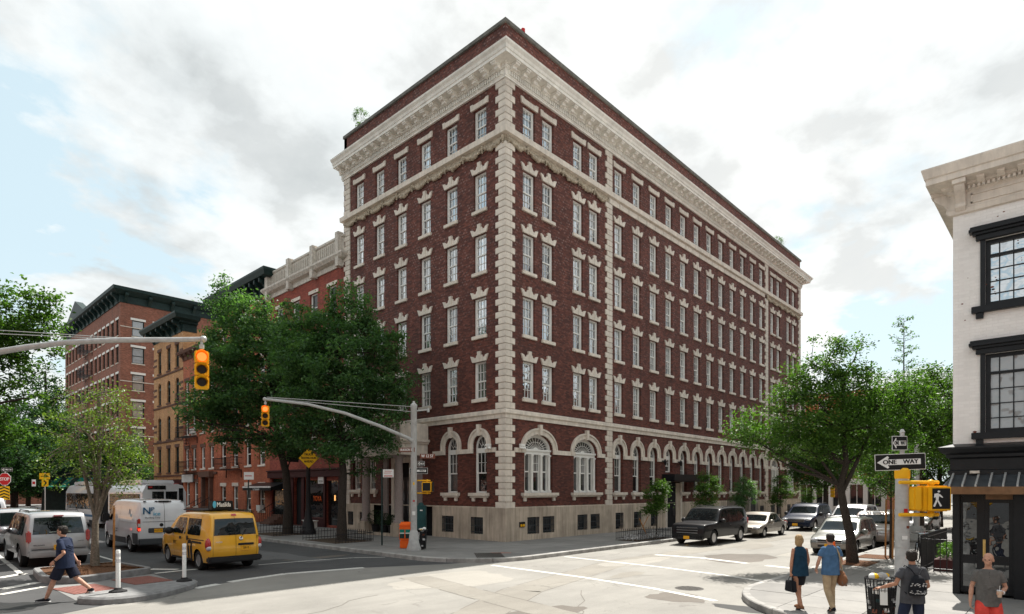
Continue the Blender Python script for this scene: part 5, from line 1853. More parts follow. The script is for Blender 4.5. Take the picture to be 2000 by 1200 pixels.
# townhouses behind it along the cross street, mostly hidden by trees
for i, (x0, w, H, mt) in enumerate(((13.2, 6.5, 12, 'brown_brick'), (19.8, 6.5, 13, 'red_brick'), (26.4, 7, 12.5, 'brown_brick'), (33.5, 7, 12, 'red_brick'), (40.6, 8, 13, 'orange_brick'))):
    t = thing('town_house', ['brown brick town house first behind the white corner building', 'red brick town house second behind the white corner building', 'brown brick town house in the middle of the shaded row', 'red brick town house fourth along the shaded row', 'orange brick town house at the far end of the shaded row'][i], 'building', (x0, -18.2, 0))
    mb = MB(lambda u, v, w_: (u, w_, v)); ops = [(c - .5, c + .5, z, z + 1.9, None) for z in (1.6, 4.8, 8.0) for c in (1.2, w / 2, w - 1.2)]
    wall(mb, 0, w, 0, H, ops, .2); mb.T = None; mb.box(0.01, w - .01, -12, -.3, 0, H); mb.build('wall', mt, t, recalc=False)
    fm, gp = win_meshes(1.0, 1.9)
    for z in (1.6, 4.8, 8.0):
        for c in (1.2, w / 2, w - 1.2):
            o = link('window', fm, t, (c, 0, z), PI); link('pane', RND.choice(gp), o)
    m = MB(); sweep(m, [(0, H - .5), (.1, H - .5), (.5, H - .1), (.5, H), (0, H + .05)], [(w, 0), (0, 0)]); m.build('cornice', 'dark_green_paint', t)

# building closing the view down the cross street with a white shopfront
c1 = thing('end_building', 'brick building with white columned shopfront beyond the corner building', 'building', (57, -4, 0))
mb = MB(TL); ops = [(c - .5, c + .5, z, z + 1.9, None) for z in (5.0, 8.2, 11.4) for c in (1.5, 4, 6.5, 9, 11.5, 14)]
wall(mb, 0, 22, 3.8, 14, ops, .2); mb.T = None; mb.box(.3, 14, 0, 22, 0, 14); mb.build('wall', 'orange_brick', c1, recalc=False)
fm, gp = win_meshes(1.0, 1.9)
for z in (5.0, 8.2, 11.4):
    for c in (1.5, 4, 6.5, 9, 11.5, 14):
        o = link('window', fm, c1, (0, c, z), -PI / 2); link('pane', RND.choice(gp), o)
m = MB(TL); m.box(0, 22, 3.2, 3.85, 0, .3)
m.build('shop_entablature', 'white_paint', c1)
for i in range(12): MB(TL).box(i * 1.8, i * 1.8 + .45, 0, 3.2, 0, .28).build('shop_column', 'white_paint', c1)
for i in range(11):
    MB(TL).box(i * 1.8 + .45, i * 1.8 + 1.8, 0, .7, 0, .1).build('shop_panel', 'white_paint', c1)
    MB(TL).box(i * 1.8 + .45, i * 1.8 + 1.8, .7, 3.2, .02, .04).build('shop_window', 'shop_glass', c1)
    MB(TL).box(i * 1.8 + 1.08, i * 1.8 + 1.16, .7, 3.2, .04, .08).build('mullion', 'white_paint', c1)
tb = thing('distant_block', 'distant pale apartment block with orange brick top above the trees', 'building', (95, -25, 0))
MB().box(0, 22, -26, 4, 0, 31).build('wall', 'pole_grey', tb); MB().box(2, 16, -20, -8, 31, 36.5).build('roof_storey', 'orange_brick', tb)
MB().box(1, 4, -2, 3, 31, 34.5).build('stair_head', 'white_paint', tb)
for z in range(9):
    for k in range(9): MB().box(-.05, .05, -24 + k * 3, -22.2 + k * 3, 2 + z * 3.2, 3.7 + z * 3.2).build('window', 'dark_window_glass', tb)
# ---------------------------------------------------------------- vehicles (local +x is the nose, wheels on z = 0)
def interp(pts, x):
    if x <= pts[0][0]: return pts[0][1]
    for (a, b), (c, d) in zip(pts[:-1], pts[1:]):
        if x <= c: return b + (d - b) * (x - a) / (c - a) if c > a else d
    return pts[-1][1]


def smooth_poly(P, it=2):
    for _ in range(it):
        Q = [P[0]]
        for a, b in zip(P[:-1], P[1:]):
            Q += [(a[0] * .75 + b[0] * .25, a[1] * .75 + b[1] * .25), (a[0] * .25 + b[0] * .75, a[1] * .25 + b[1] * .75)]
        Q.append(P[-1]); P = Q
    return P


def smooth_closed(P, it=2):
    for _ in range(it):
        Q = []
        for i in range(len(P)):
            a, b = P[i], P[(i + 1) % len(P)]
            Q += [(a[0] * .8 + b[0] * .2, a[1] * .8 + b[1] * .2), (a[0] * .2 + b[0] * .8, a[1] * .2 + b[1] * .8)]
        P = Q
    return P


class Car:
    """spec: L, W, H, belt, sill, axles (xr, xf), wr wheel radius, prof: upper outline from rear bumper foot over the roof to the front bumper foot,
    tum: how far the roof edge leans in, r: edge radius"""

    def __init__(self, name, label, paint, sp, loc, heading, scale=1.0, group=None, cat='car'):
        self.s = sp; self.paint = paint
        self.root = thing(name, label, cat, (loc[0], loc[1], loc[2] if len(loc) > 2 else 0.0), heading, group)
        self.root.scale = (scale,) * 3
        self.body()
        self.wheels()

    def hw(self, x, z):
        s = self.s; w = s['W'] / 2
        L = s['L'] / 2
        t = abs(x) / L
        k = s.get('taper', .10)
        w -= k * max(0, (t - .62) / .38) ** 2.2
        b = s['belt']
        if z > b: w -= s['tum'] * ((z - b) / (s['H'] - b)) ** 1.15
        else:
            w -= .05 * ((b - z) / b) ** 2
            w += .012 * math.sin(PI * (z - s['sill']) / max(.1, b - s['sill']))
        return w

    def body(self):
        s = self.s; r = s.get('r', .09)
        up = smooth_poly(s['prof'], 2)
        pts = [Vector(p) for p in up]
        nrm = []
        for i in range(len(pts)):
            a = pts[max(0, i - 1)]; b = pts[min(len(pts) - 1, i + 1)]
            d = (b - a).normalized(); nrm.append(Vector((d.y, -d.x)))      # inward (below / inside)
        inner = [p + n * r for p, n in zip(pts, nrm)]
        m = MB(); K = 4
        for i in range(len(pts) - 1):
            for sgn in (-1, 1):
                ring = []
                for q in (i, i + 1):
                    wv = self.hw(inner[q].x, inner[q].y)
                    ring.append([((pts[q] + nrm[q] * r * (1 - math.sin(t * PI / 2 / K))), wv - r * (1 - math.cos(t * PI / 2 / K))) for t in range(K + 1)])
                for t in range(K):
                    A, B, C, D_ = ring[0][t], ring[1][t], ring[1][t + 1], ring[0][t + 1]
                    m.add([(p.x, sgn * w, p.y) for p, w in (A, B, C, D_)], [(0, 1, 2, 3)])
            # across
            NW = 6; crown = s.get('crown', .03)
            row = []
            for q in (i, i + 1):
                wv = self.hw(inner[q].x, inner[q].y) - r
                o = -nrm[q]
                row.append([(pts[q].x + o.x * crown * (1 - (2 * k / NW - 1) ** 2), wv * (2 * k / NW - 1), pts[q].y + o.y * crown * (1 - (2 * k / NW - 1) ** 2)) for k in range(NW + 1)])
            for k in range(NW):
                m.add([row[0][k], row[1][k], row[1][k + 1], row[0][k + 1]], [(0, 1, 2, 3)])
        # sides with wheel arches
        low = []
        xr, xf = s['axles']; R = s['wr'] + .06
        z0 = s['sill']
        x0, x1 = inner[0].x, inner[-1].x
        zb0, zb1 = inner[0].y, inner[-1].y
        for xc in (xr, xf):
            zc = s['wr'] - .0
            a0 = math.asin(max(-1, min(1, (z0 - zc) / R)))
            low.append([(xc + R * math.cos(PI - a0 - (PI - 2 * a0) * k / 12), zc + R * math.sin(PI - a0 - (PI - 2 * a0) * k / 12)) for k in range(13)])
        lower = [(max(x0, low[0][0][0] - .25), z0)] + low[0] + low[1] + [(min(x1, low[1][-1][0] + .25), z0)]
        poly = [(p.x, p.y) for p in inner][::-1] + lower      # front foot .. rear foot, then sill forward
        vs = [Vector(p) for p in poly]
        n = len(vs)
        ext = []
        nx, nz = 22, 8
        for i in range(nx):
            for j in range(nz):
                x = -s['L'] / 2 + s['L'] * (i + .5) / nx; z = z0 + (s['H'] - z0) * (j + .5) / nz
                if self.inside(x, z, poly, .05): ext.append(Vector((x, z)))
        res = delaunay_2d_cdt(vs + ext, [], [list(range(n))], 1, 1e-4)
        V, F = res[0], res[2]
        for sgn in (-1, 1):
            m.add([(v.x, sgn * self.hw(v.x, v.y), v.y) for v in V], [tuple(f) for f in F])
        bm_o = m.build('body', self.paint, self.root, smooth=38)
        bm = bmesh.new(); bm.from_mesh(bm_o.data)
        bmesh.ops.remove_doubles(bm, verts=bm.verts, dist=.002)
        bmesh.ops.recalc_face_normals(bm, faces=bm.faces); bm.to_mesh(bm_o.data); bm.free()
        bm_o.data.polygons.foreach_set('use_smooth', [True] * len(bm_o.data.polygons)); bm_o.data.set_sharp_from_angle(angle=rad(36))
        self.up = pts; self.nrm = nrm; self.poly = poly
        u = MB(); w = s['W'] / 2 - .12
        u.box(-s['L'] / 2 + .12, s['L'] / 2 - .12, -w, w, z0 - .02, z0 + .04)
        for xc in (xr, xf):
            u.box(xc - R, xc + R, -w + .15, w - .15, z0, s['wr'] + R - .01)
        u.build('underbody', 'trim_black', self.root)

    def inside(self, x, z, poly, d):
        c = False; n = len(poly)
        for i in range(n):
            (x0, z0), (x1, z1) = poly[i - 1], poly[i]
            if (z0 > z) != (z1 > z) and x < (x1 - x0) * (z - z0) / (z1 - z0) + x0: c = not c
            dx, dz = x1 - x0, z1 - z0; L = dx * dx + dz * dz
            t = max(0, min(1, ((x - x0) * dx + (z - z0) * dz) / L)) if L else 0
            if math.hypot(x - x0 - t * dx, z - z0 - t * dz) < d: return False
        return c

    _wm = {}

    def wheels(self):
        s = self.s; R = s['wr']; key = (round(R, 3), s.get('spokes', 6))
        if key not in Car._wm:
            t = MB(); t.lathe([(R * .62, -.10), (R * .92, -.105), (R * .985, -.085), (R, -.04), (R, .04), (R * .985, .085), (R * .92, .105), (R * .62, .10)], n=26, axis='y', cap=False)
            f = MB(); f.lathe([(R * .64, -.085), (R * .60, -.095), (R * .58, -.06), (R * .5, -.02), (.01, -.02)], n=26, axis='y')
            f.lathe([(R * .17, -.02), (R * .16, -.075), (R * .08, -.085), (.005, -.085)], n=12, axis='y')
            ns = s.get('spokes', 6)
            for k in range(ns):
                a = 2 * PI * k / ns; c, sn = math.cos(a), math.sin(a)
                w0, w1 = R * .075, R * .11
                pts = []
                for (rr, ww, yy) in ((R * .12, w0, -.08), (R * .60, w1, -.088)):
                    for sg in (-1, 1): pts.append((rr * c - sg * ww * sn, yy, rr * sn + sg * ww * c))
                    for sg in (1, -1): pts.append((rr * c - sg * ww * sn, yy + .05, rr * sn + sg * ww * c))
                f.add(pts, [(0, 1, 5, 4), (1, 2, 6, 5), (2, 3, 7, 6), (3, 0, 4, 7)])
            Car._wm[key] = (t.mesh('tyre', 'rubber', smooth=50), f.mesh('rim', 'rim_metal', smooth=30))
        ty, ri = Car._wm[key]
        for x in s['axles']:
            for sg in (-1, 1):
                o = link('wheel', ty, self.root, (x, sg * (s['W'] / 2 - .13), R), 0 if sg < 0 else PI)
                link('rim', ri, o)

    # panels laid on the side surface from a 2D outline
    def side(self, name, poly, mat, off=.006, both=True, round_=1, sides=(-1, 1), kids=None):
        poly = rounded(poly, .07, 3) if round_ else poly
        if area2(poly) < 0: poly = poly[::-1]
        vs = [Vector(p) for p in poly]; n = len(vs)
        xs = [p[0] for p in poly]; zs = [p[1] for p in poly]; ext = []
        nx = max(1, int((max(xs) - min(xs)) / .18)); nz = max(1, int((max(zs) - min(zs)) / .15))
        for i in range(nx):
            for j in range(nz):
                x = min(xs) + (max(xs) - min(xs)) * (i + .5) / nx; z = min(zs) + (max(zs) - min(zs)) * (j + .5) / nz
                if self.inside(x, z, poly, .03): ext.append(Vector((x, z)))
        res = delaunay_2d_cdt(vs + ext, [], [list(range(n))], 1, 1e-4)
        out = []
        for sg in sides:
            m = MB()
            m.add([(v.x, sg * (self.hw(v.x, v.y) + off), v.y) for v in res[0]], [tuple(f) for f in res[2]])
            o = m.build(name, mat, self.root, smooth=60); out.append(o)
        return out

    def seam(self, pts, w=.012, mat='trim_black', name='door_seam'):
        m = MB()
        for a, b in zip(pts[:-1], pts[1:]):
            d = (Vector(b) - Vector(a)); n = max(1, int(d.length / .2)); dn = d.normalized(); q = Vector((-dn.y, dn.x)) * w / 2
            for i in range(n):
                p0 = Vector(a) + d * i / n; p1 = Vector(a) + d * (i + 1) / n
                for sg in (-1, 1):
                    m.add([(p.x, sg * (self.hw(p.x, p.y) + .003), p.y) for p in (p0 + q, p1 + q, p1 - q, p0 - q)], [(0, 1, 2, 3)])
        m.build(name, mat, self.root, recalc=False)

    # panels laid on the upper outline (windscreen, rear glass, lamps): t is an index fraction given by x,z ends
    def over(self, name, pa, pb, ya, yb, mat, off=.008, n=8, inset_r=.0, y_top=None, dz=None):
        """strip on the outline between the outline points nearest pa and pb, spanning y from ya to yb (fractions of half width)"""
        P = self.up
        def near(p):
            best = None
            for i in range(len(P) - 1):
                a, b = P[i], P[i + 1]; d = b - a; L = d.length_squared
                t = max(0, min(1, (Vector(p) - a).dot(d) / L)) if L else 0
                e = (a + d * t - Vector(p)).length
                if best is None or e < best[0]: best = (e, i + t)
            return best[1]
        ta, tb = near(pa), near(pb)
        m = MB(); vs = []; NY = 8; crown = self.s.get('crown', .03); r = self.s.get('r', .09)
        ks = sorted({ta, tb, *[float(i) for i in range(int(min(ta, tb)) + 1, int(max(ta, tb)) + 1)]})
        for t in ks:
            i = min(int(t), len(P) - 2); f = t - i
            p = P[i].lerp(P[i + 1], f); o = -(self.nrm[i].lerp(self.nrm[i + 1], f)).normalized()
            w = self.hw(p.x, p.y) - r * .55
            for k in range(NY + 1):
                y = ya + (yb - ya) * k / NY
                cz = crown * max(0, 1 - (y * w / max(.1, (w - r * .45))) ** 2)
                vs.append((p.x + o.x * (cz + off), y * w, p.y + o.y * (cz + off)))
        m.add(vs, [(a * (NY + 1) + k, a * (NY + 1) + k + 1, (a + 1) * (NY + 1) + k + 1, (a + 1) * (NY + 1) + k) for a in range(len(ks) - 1) for k in range(NY)])
        return m.build(name, mat, self.root, smooth=60)

    def box(self, name, x0, x1, y0, y1, z0, z1, mat, bevel=.01, mirror=False, parent=None):
        o = MB().box(x0, x1, y0, y1, z0, z1).build(name, mat, parent or self.root, bevel=bevel)
        if mirror: MB().box(x0, x1, -y1, -y0, z0, z1).build(name, mat, parent or self.root, bevel=bevel)
        return o

    def mirrors(self, x, z, mat='trim_black', size=(.12, .20, .16)):
        for sg in (-1, 1):
            w = self.hw(x, z)
            m = MB(); m.ball((x, sg * (w + .13), z + .03), (size[0], size[1] * .7, size[2] * .8), 10, 7); m.box(x - .03, x + .03, min(sg * w, sg * (w + .1)), max(sg * w, sg * (w + .1)), z - .04, z)
            m.build('wing_mirror', mat, self.root, smooth=True)

    def rails(self, x0, x1, y, z, mat='trim_black'):
        for sg in (-1, 1):
            MB().tube([(x0, sg * y, z), (x0 + .12, sg * y, z + .06), (x1 - .12, sg * y, z + .06), (x1, sg * y, z)], .02, 6).build('roof_rail', mat, self.root, smooth=True)

    def plate(self, x, z, front=False, mat='plate_yellow', y=0.0):
        s = 1 if front else -1
        o = self.box('number_plate', x - .008, x + .008, y - .16, y + .16, z - .08, z + .08, mat, 0)
        return o


def M_rear(x, y, z): return Matrix.Translation((x, y, z)) @ Matrix.Rotation(-PI / 2, 4, 'Z') @ Matrix.Rotation(PI / 2, 4, 'X')
def M_front(x, y, z): return Matrix.Translation((x, y, z)) @ Matrix.Rotation(PI / 2, 4, 'Z') @ Matrix.Rotation(PI / 2, 4, 'X')
def M_left(x, y, z): return Matrix.Translation((x, y, z)) @ Matrix.Rotation(PI, 4, 'Z') @ Matrix.Rotation(PI / 2, 4, 'X')


UPY = rad(90)      # heading up the avenue (+Y)

# ---- yellow taxi van, seen from behind
sp = dict(L=4.56, W=1.74, H=1.86, belt=1.02, sill=.27, axles=(-1.42, 1.48), wr=.315, tum=.14, r=.085, taper=.10, spokes=10,
          prof=[(-2.20, .34), (-2.27, .60), (-2.26, 1.0), (-2.20, 1.45), (-2.10, 1.78), (-1.85, 1.86), (-.4, 1.87), (.55, 1.80), (1.0, 1.50), (1.42, 1.16), (1.95, 1.02), (2.2, .80), (2.27, .5), (2.22, .3)])
t = Car('yellow_taxi', 'yellow taxi van seen from behind with an advertising board on its roof', 'taxi_yellow', sp, (-12.36, 2.55), UPY, 1.0, cat='taxi')
t.side('side_window', [(-1.62, 1.12), (-.50, 1.12), (-.44, 1.66), (-1.55, 1.66)], 'car_glass')
t.side('side_window', [(-.33, 1.12), (.62, 1.12), (.98, 1.15), (.45, 1.66), (-.28, 1.67)], 'car_glass')
t.side('front_quarter_window', [(.74, 1.12), (1.24, 1.10), (.95, 1.30)], 'trim_black')
t.seam([(-.42, .36), (-.42, 1.72)]); t.seam([(.72, .4), (.76, 1.1)]); t.seam([(-.42, 1.72), (.4, 1.74)]); t.seam([(-1.9, .98), (-.42, .98)], .03)
t.seam([(-.98, .38), (-.98, 1.0)], .008)
t.side('rail_slot', [(-1.75, .86), (-.95, .86), (-.95, .93), (-1.75, .93)], 'trim_black', round_=0)
t.side('door_handle', [(-.62, .92), (-.5, .92), (-.5, 1.08), (-.62, 1.08)], 'trim_black', .02, round_=0)
t.side('door_handle', [(.0, .94), (.18, .94), (.18, 1.03), (0, 1.03)], 'trim_black', .02, round_=0)
t.side('sill_trim', [(-.98, .27), (1.0, .27), (1.0, .34), (-.98, .34)], 'trim_black', .01, round_=0)
t.over('rear_window', (-2.24, 1.14), (-2.14, 1.66), -.93, .93, 'car_glass', .012)
t.over('door_seam', (-2.27, .46), (-2.12, 1.74), -.006, .006, 'trim_black', .016)
t.over('door_frame_seam', (-2.27, .44), (-2.12, 1.76), -.955, -.945, 'trim_black', .006); t.over('door_frame_seam', (-2.27, .44), (-2.12, 1.76), .945, .955, 'trim_black', .006)
t.over('windscreen', (.58, 1.78), (1.36, 1.2), -.9, .9, 'car_glass', .01)
t.over('high_brake_lamp', (-2.11, 1.74), (-2.06, 1.80), -.12, .12, 'red_lamp', .02)
t.box('rear_bumper', -2.36, -2.05, -.84, .84, .28, .47, 'trim_black', .04)
t.box('front_bumper', 2.0, 2.32, -.8, .8, .26, .48, 'trim_black', .05)
for sg in (-1, 1):
    m = MB(); m.ball((-2.15, sg * .80, .86), (.12, .10, .21), 12, 9); m.build('tail_lamp', 'red_lamp', t.root, smooth=True)
    m = MB(); m.ball((-2.19, sg * .80, .75), (.10, .085, .09), 12, 7); m.build('reverse_lamp', 'clear_lamp', t.root, smooth=True)
    m = MB(); m.ball((2.08, sg * .66, .86), (.2, .16, .12), 12, 7); m.build('headlight', 'clear_lamp', t.root, smooth=True)
t.box('rear_garnish', -2.33, -2.27, -.58, -.07 + .0, .80, .87, 'trim_black', .015)
p = t.plate(-2.30, .71, y=-.32)
lettering('5J81 B', .1, 'sign_black', p, M_rear(-2.31, -.32, .71), squash=.7)
MB().lathe([(.07, 0), (.06, -.015), (.02, -.02)], (-2.29, -.17, 1.02), 14, 'x').build('round_badge', 'chrome', t.root, smooth=True)
lettering('NV200', .07, 'sign_white', t.root, M_rear(-2.285, .52, .93))
lettering('3J96', .1, 'sign_black', t.root, M_rear(-2.285, -.72, 1.06), squash=.7)
MB().tube([(-2.27, -.22, 1.12), (-2.29, -.34, 1.3)], .014, 6).build('rear_wiper', 'trim_black', t.root)
t.mirrors(.88, 1.16)
t.box('roof_rack', -.95, .9, -.52, .52, 1.885, 1.93, 'trim_black', .015)
def vertical_text(txt, size, mat, car, x, z, sg, squash=1.0):
    vs, fs = text_mb(txt, size); m = MB()
    out = []
    for a, b, c in vs:
        xx = x - (a * squash if sg > 0 else -a * squash); zz = z + b
        out.append((xx, sg * (car.hw(xx, zz) + .008 + c * .5), zz))
    m.add(out, fs); m.build('lettering', mat, car.root, recalc=False)
# sign: taxi roundel T and the letters NYC
for sg in (1, -1):
    s_ = [(-.77 + .21 * math.cos(a * PI / 8) , .62 + .16 * math.sin(a * PI / 8) + (.18 if 0 < a < 8 else (-.18 if a > 8 else 0))) for a in range(16)]
    t.side('taxi_emblem', s_, 'sign_black', .005, sides=(sg,), round_=0)
    t.side('emblem_letter', [(-.80, .34), (-.74, .34), (-.74, .76), (-.67, .76), (-.67, .83), (-.87, .83), (-.87, .76), (-.80, .76)], 'taxi_yellow', .009, sides=(sg,), round_=0)
    vertical_text('NYC', .17, 'sign_black', t, .62, .80, sg, .9)
adv = thing('roof_advert', 'black roof advertising board reading Matilda on the taxi', 'advert', (-12.36, 1.9, 1.93), 0)
m = MB(); m.prism([(-.36, 0), (.36, 0), (.33, .30), (-.33, .30)], -.60, -.28, 'y'); m.build('board', 'sign_black', adv, bevel=.015)
lettering('Matilda', .22, 'sign_white', adv, Matrix.Translation((0.03, -.605, .17)) @ Matrix.Rotation(PI / 2, 4, 'X'), squash=.72, bold=.004)
m = MB(); m.ball((-.27, -.602, .18), (.06, .006, .12), 8, 6); m.build('printed_figure', 'sign_lightblue_print', adv)

# ---- white cargo van
sp = dict(L=5.4, W=2.04, H=2.25, belt=1.25, sill=.36, axles=(-1.45, 2.0), wr=.345, tum=.16, r=.10, taper=.07, spokes=8, crown=.02,
          prof=[(-2.62, .45), (-2.68, .8), (-2.66, 1.6), (-2.58, 2.12), (-2.35, 2.25), (.9, 2.27), (1.45, 2.12), (1.85, 1.62), (2.35, 1.22), (2.62, 1.0), (2.70, .65), (2.62, .4)])
v = Car('white_van', 'white plumbing van seen from behind with blue lettering on its rear door', 'van_white', sp, (-12.05, 10.7), UPY, .97, cat='van')
v.over('rear_door_seam', (-2.67, .62), (-2.5, 2.18), -.007, .007, 'trim_black', .012)
v.over('rear_door_seam', (-2.67, 1.32), (-2.67, 1.335), -.93, .93, 'plastic_grey', .01)
v.box('rear_bumper', -2.80, -2.5, -1.0, 1.0, .36, .62, 'plastic_grey', .04)
v.box('plate_recess', -2.72, -2.66, -.62, .62, .86, 1.06, 'plastic_grey', .02)
p = v.plate(-2.735, .95, y=.25); lettering('61273 MG', .1, 'sign_black', p, M_rear(-2.745, .25, .95), squash=.7)
for k in (-.75, -.25, .02, .28, .72): v.box('roof_marker', -2.58, -2.5, k - .05, k + .05, 2.17, 2.21, 'trim_black', .005)
v.box('brake_lamp_housing', -2.60, -2.5, -.2, .2, 2.155, 2.22, 'trim_black', .01)
for sg in (-1, 1):
    v.box('tail_lamp', -2.67, -2.5, min(sg * .88, sg * 1.005), max(sg * .88, sg * 1.005), .92, 1.46, 'red_lamp', .03)
    v.box('reverse_lamp', -2.685, -2.5, min(sg * .89, sg * 1.0), max(sg * .89, sg * 1.0), 1.1, 1.28, 'clear_lamp', .02)
    v.box('tail_glow', -2.685, -2.6, min(sg * .91, sg * .99), max(sg * .91, sg * .99), .96, 1.06, 'glow_tail', .01)
v.side('cab_window', [(1.1, 1.30), (1.95, 1.30), (1.5, 1.95), (1.1, 1.98)], 'car_glass')
v.side('lower_trim', [(-1.0, .36), (1.5, .36), (1.5, .62), (-1.0, .62)], 'plastic_grey', .012, round_=0)
v.side('lower_trim', [(-2.55, .40), (-1.95, .40), (-1.95, .85), (-2.55, .85)], 'plastic_grey', .012, round_=0)
v.seam([(1.0, .5), (1.0, 2.05)]); v.seam([(.0, .5), (.0, 2.0)]); v.seam([(-2.4, 1.28), (.0, 1.28)], .016, 'rim_metal')
v.side('door_handle', [(.72, 1.0), (.86, 1.0), (.86, 1.24), (.72, 1.24)], 'trim_black', .02, round_=0)
v.over('windscreen', (1.5, 2.05), (2.2, 1.32), -.88, .88, 'car_glass', .01)
for sg in (-1, 1):
    v.box('wing_mirror', 1.42, 1.62, min(sg * 1.02, sg * 1.3), max(sg * 1.02, sg * 1.3), 1.25, 1.62, 'trim_black', .05)
lettering('N', .42, 'sign_blue_print', v.root, M_rear(-2.695, .68, 1.78), bold=.008)
lettering('P', .25, 'sign_blue_print', v.root, M_rear(-2.695, .46, 1.85), bold=.008)
lettering('ice', .24, 'sign_lightblue_print', v.root, M_rear(-2.695, .30, 1.66), bold=.004)
lettering('Plumbing Corp', .095, 'plastic_grey', v.root, M_rear(-2.70, .46, 1.50))
vertical_text('N', .36, 'sign_blue_print', v, -1.35, 1.72, 1); vertical_text('ice', .2, 'sign_lightblue_print', v, -1.62, 1.6, 1)
vertical_text('NICE PLUMBING', .075, 'plastic_grey', v, .45, .95, 1); vertical_text('212 555 0148', .075, 'plastic_grey', v, .45, .84, 1)
MB().lathe([(.08, 0), (.07, -.012), (.02, -.015)], (-2.685, .12, 1.18), 14, 'x').build('round_badge', 'trim_black', v.root, smooth=True)

# ---- generic builders for cars and sport utility vehicles
def suv(name, label, paint, loc, heading, scale=1.0, L=4.8, W=1.88, H=1.78, rails=True, rear_glass=True, boxy=False, plate=True, chrome_grille=False, front_detail=False, cat='car', clad=None, lamps='red_lamp', sedan=False, truck=False, sill=.30, wr=None):
    h = H
    b = .98 * H / 1.78
    xr, xf = -L * .285, L * .315
    if boxy:
        prof = [(-L * .475, .40), (-L * .492, .62), (-L * .485, 1.02), (-L * .468, h * .76), (-L * .445, h * .94), (-L * .41, h * .99), (-.2, h), (L * .11, h * .965), (L * .215, b + .12), (L * .25, b + .07), (L * .43, b - .03), (L * .485, b - .17), (L * .5, .55), (L * .48, .3)]
    else:
        prof = [(-L * .465, .38), (-L * .495, .60), (-L * .482, .98), (-L * .44, h * .72), (-L * .385, h * .93), (-L * .33, h * .985), (-.1, h), (L * .09, h * .95), (L * .235, b + .06), (L * .40, b - .06), (L * .475, b - .22), (L * .5, .55), (L * .48, .28)]
    if sedan:
        prof = [(-L * .47, .36), (-L * .495, .55), (-L * .488, .88), (-L * .45, b + .03), (-L * .34, b + .07), (-L * .26, b + .16), (-L * .15, h * .955), (-L * .08, h * .99), (L * .0, h), (L * .08, h * .97), (L * .23, b + .05), (L * .40, b - .05), (L * .475, b - .2), (L * .5, .5), (L * .48, .26)]
    if truck:
        b = 1.12
        prof = [(-L * .475, .45), (-L * .492, .70), (-L * .488, 1.12), (-L * .475, h * .78), (-L * .455, h * .95), (-L * .42, h * .99), (-.2, h), (L * .10, h * .975), (L * .15, h * .93), (L * .235, b + .10), (L * .26, b + .05), (L * .44, b + .01), (L * .487, b - .06), (L * .497, .80), (L * .5, .55), (L * .488, .38)]
    spx = dict(L=L, W=W, H=h, belt=b, sill=sill, axles=(xr, xf), wr=wr or .35 * min(1.1, H / 1.72), tum=.17, r=.09, taper=.12, prof=prof, spokes=6)
    c = Car(name, label, paint, spx, loc, heading, scale, cat=cat)
    xr_ = -L * (.42 if boxy else .385)
    top = h * .925
    if sedan: xr_ = -L * .27
    if not sedan: c.side('side_window', [(xr_ + .08, b + .07), (-L * .21, b + .05), (-L * .21, top), (-L * .34 if not boxy else xr_ + .12, top - .02)], 'car_glass')
    if sedan:
        c.side('side_window', [(-L * .235, b + .07), (0, b + .05), (0, top + .01), (-L * .12, top)], 'car_glass')
    else: c.side('side_window', [(-L * .19, b + .05), (0, b + .05), (0, top + .01), (-L * .19, top)], 'car_glass')
    c.side('side_window', [(.06, b + .05), (L * .215, b + .06), (L * .10, top - .05), (.06, top)], 'car_glass')
    c.seam([(-L * .2, .42), (-L * .2, b)]); c.seam([(.03, .36), (.03, b)]); c.seam([(L * .2, .42), (L * .215, b - .05)])
    c.side('door_handle', [(-.22, b - .13), (-.06, b - .13), (-.06, b - .09), (-.22, b - .09)], 'chrome' if chrome_grille else paint, .02, round_=0)
    c.side('door_handle', [(-L * .2 + .06 - .2, b - .13), (-L * .2 - .02, b - .13), (-L * .2 - .02, b - .09), (-L * .2 - .14, b - .09)], 'trim_black', .02, round_=0)
    if boxy: c.over('rear_window', (-L * .482, b + .10), (-L * .452, h * .90), -.90, .90, 'car_glass', .010)
    elif sedan: c.over('rear_window', (-L * .285, b + .13), (-L * .155, h * .93), -.86, .86, 'car_glass', .010)
    else: c.over('rear_window', (-L * .470, b + .08), (-L * .39, h * .91), -.88, .88, 'car_glass', .010)
    c.over('windscreen', (L * .125, h * .915), (L * .225, b + .14), -.90, .90, 'car_glass', .010)
    for sg in (-1, 1):
        y0, y1 = sorted((sg * (W / 2 - .28), sg * (W / 2 - .07)))
        if boxy: c.box('tail_lamp', -L * .497, -L * .44, *sorted((sg * (W / 2 - .20), sg * (W / 2 - .075))), b - .18, b + .22, lamps, .04)
        else: c.box('tail_lamp', -L * .49, -L * .43, y0, y1, b - .12, b + .08, lamps, .04)
        m = MB(); m.ball((L * .462, sg * (W / 2 - .27), b - .21), (.14, .19, .085), 12, 7); m.build('headlight', 'clear_lamp', c.root, smooth=True)
        if front_detail:
            m = MB(); m.lathe([(.075, 0), (.07, .03), (.01, .035)], (L * .492, sg * (W / 2 - .32), .46), 12, 'x'); m.build('fog_lamp', 'clear_lamp', c.root, smooth=True)
    if clad: c.side('lower_cladding', [(xr + .5, .30), (xf - .5, .30), (xf - .5, .52), (xr + .5, .52)], clad, .012, round_=0)
    c.box('rear_bumper', -L * .515, -L * .46, -W / 2 + .10, W / 2 - .10, .36, .58, paint if not clad else clad, .05)
    c.box('front_bumper', L * .455, L * .512, -W / 2 + .16, W / 2 - .16, .32, .54, clad or paint, .05)
    m = MB(); gz = b - .26
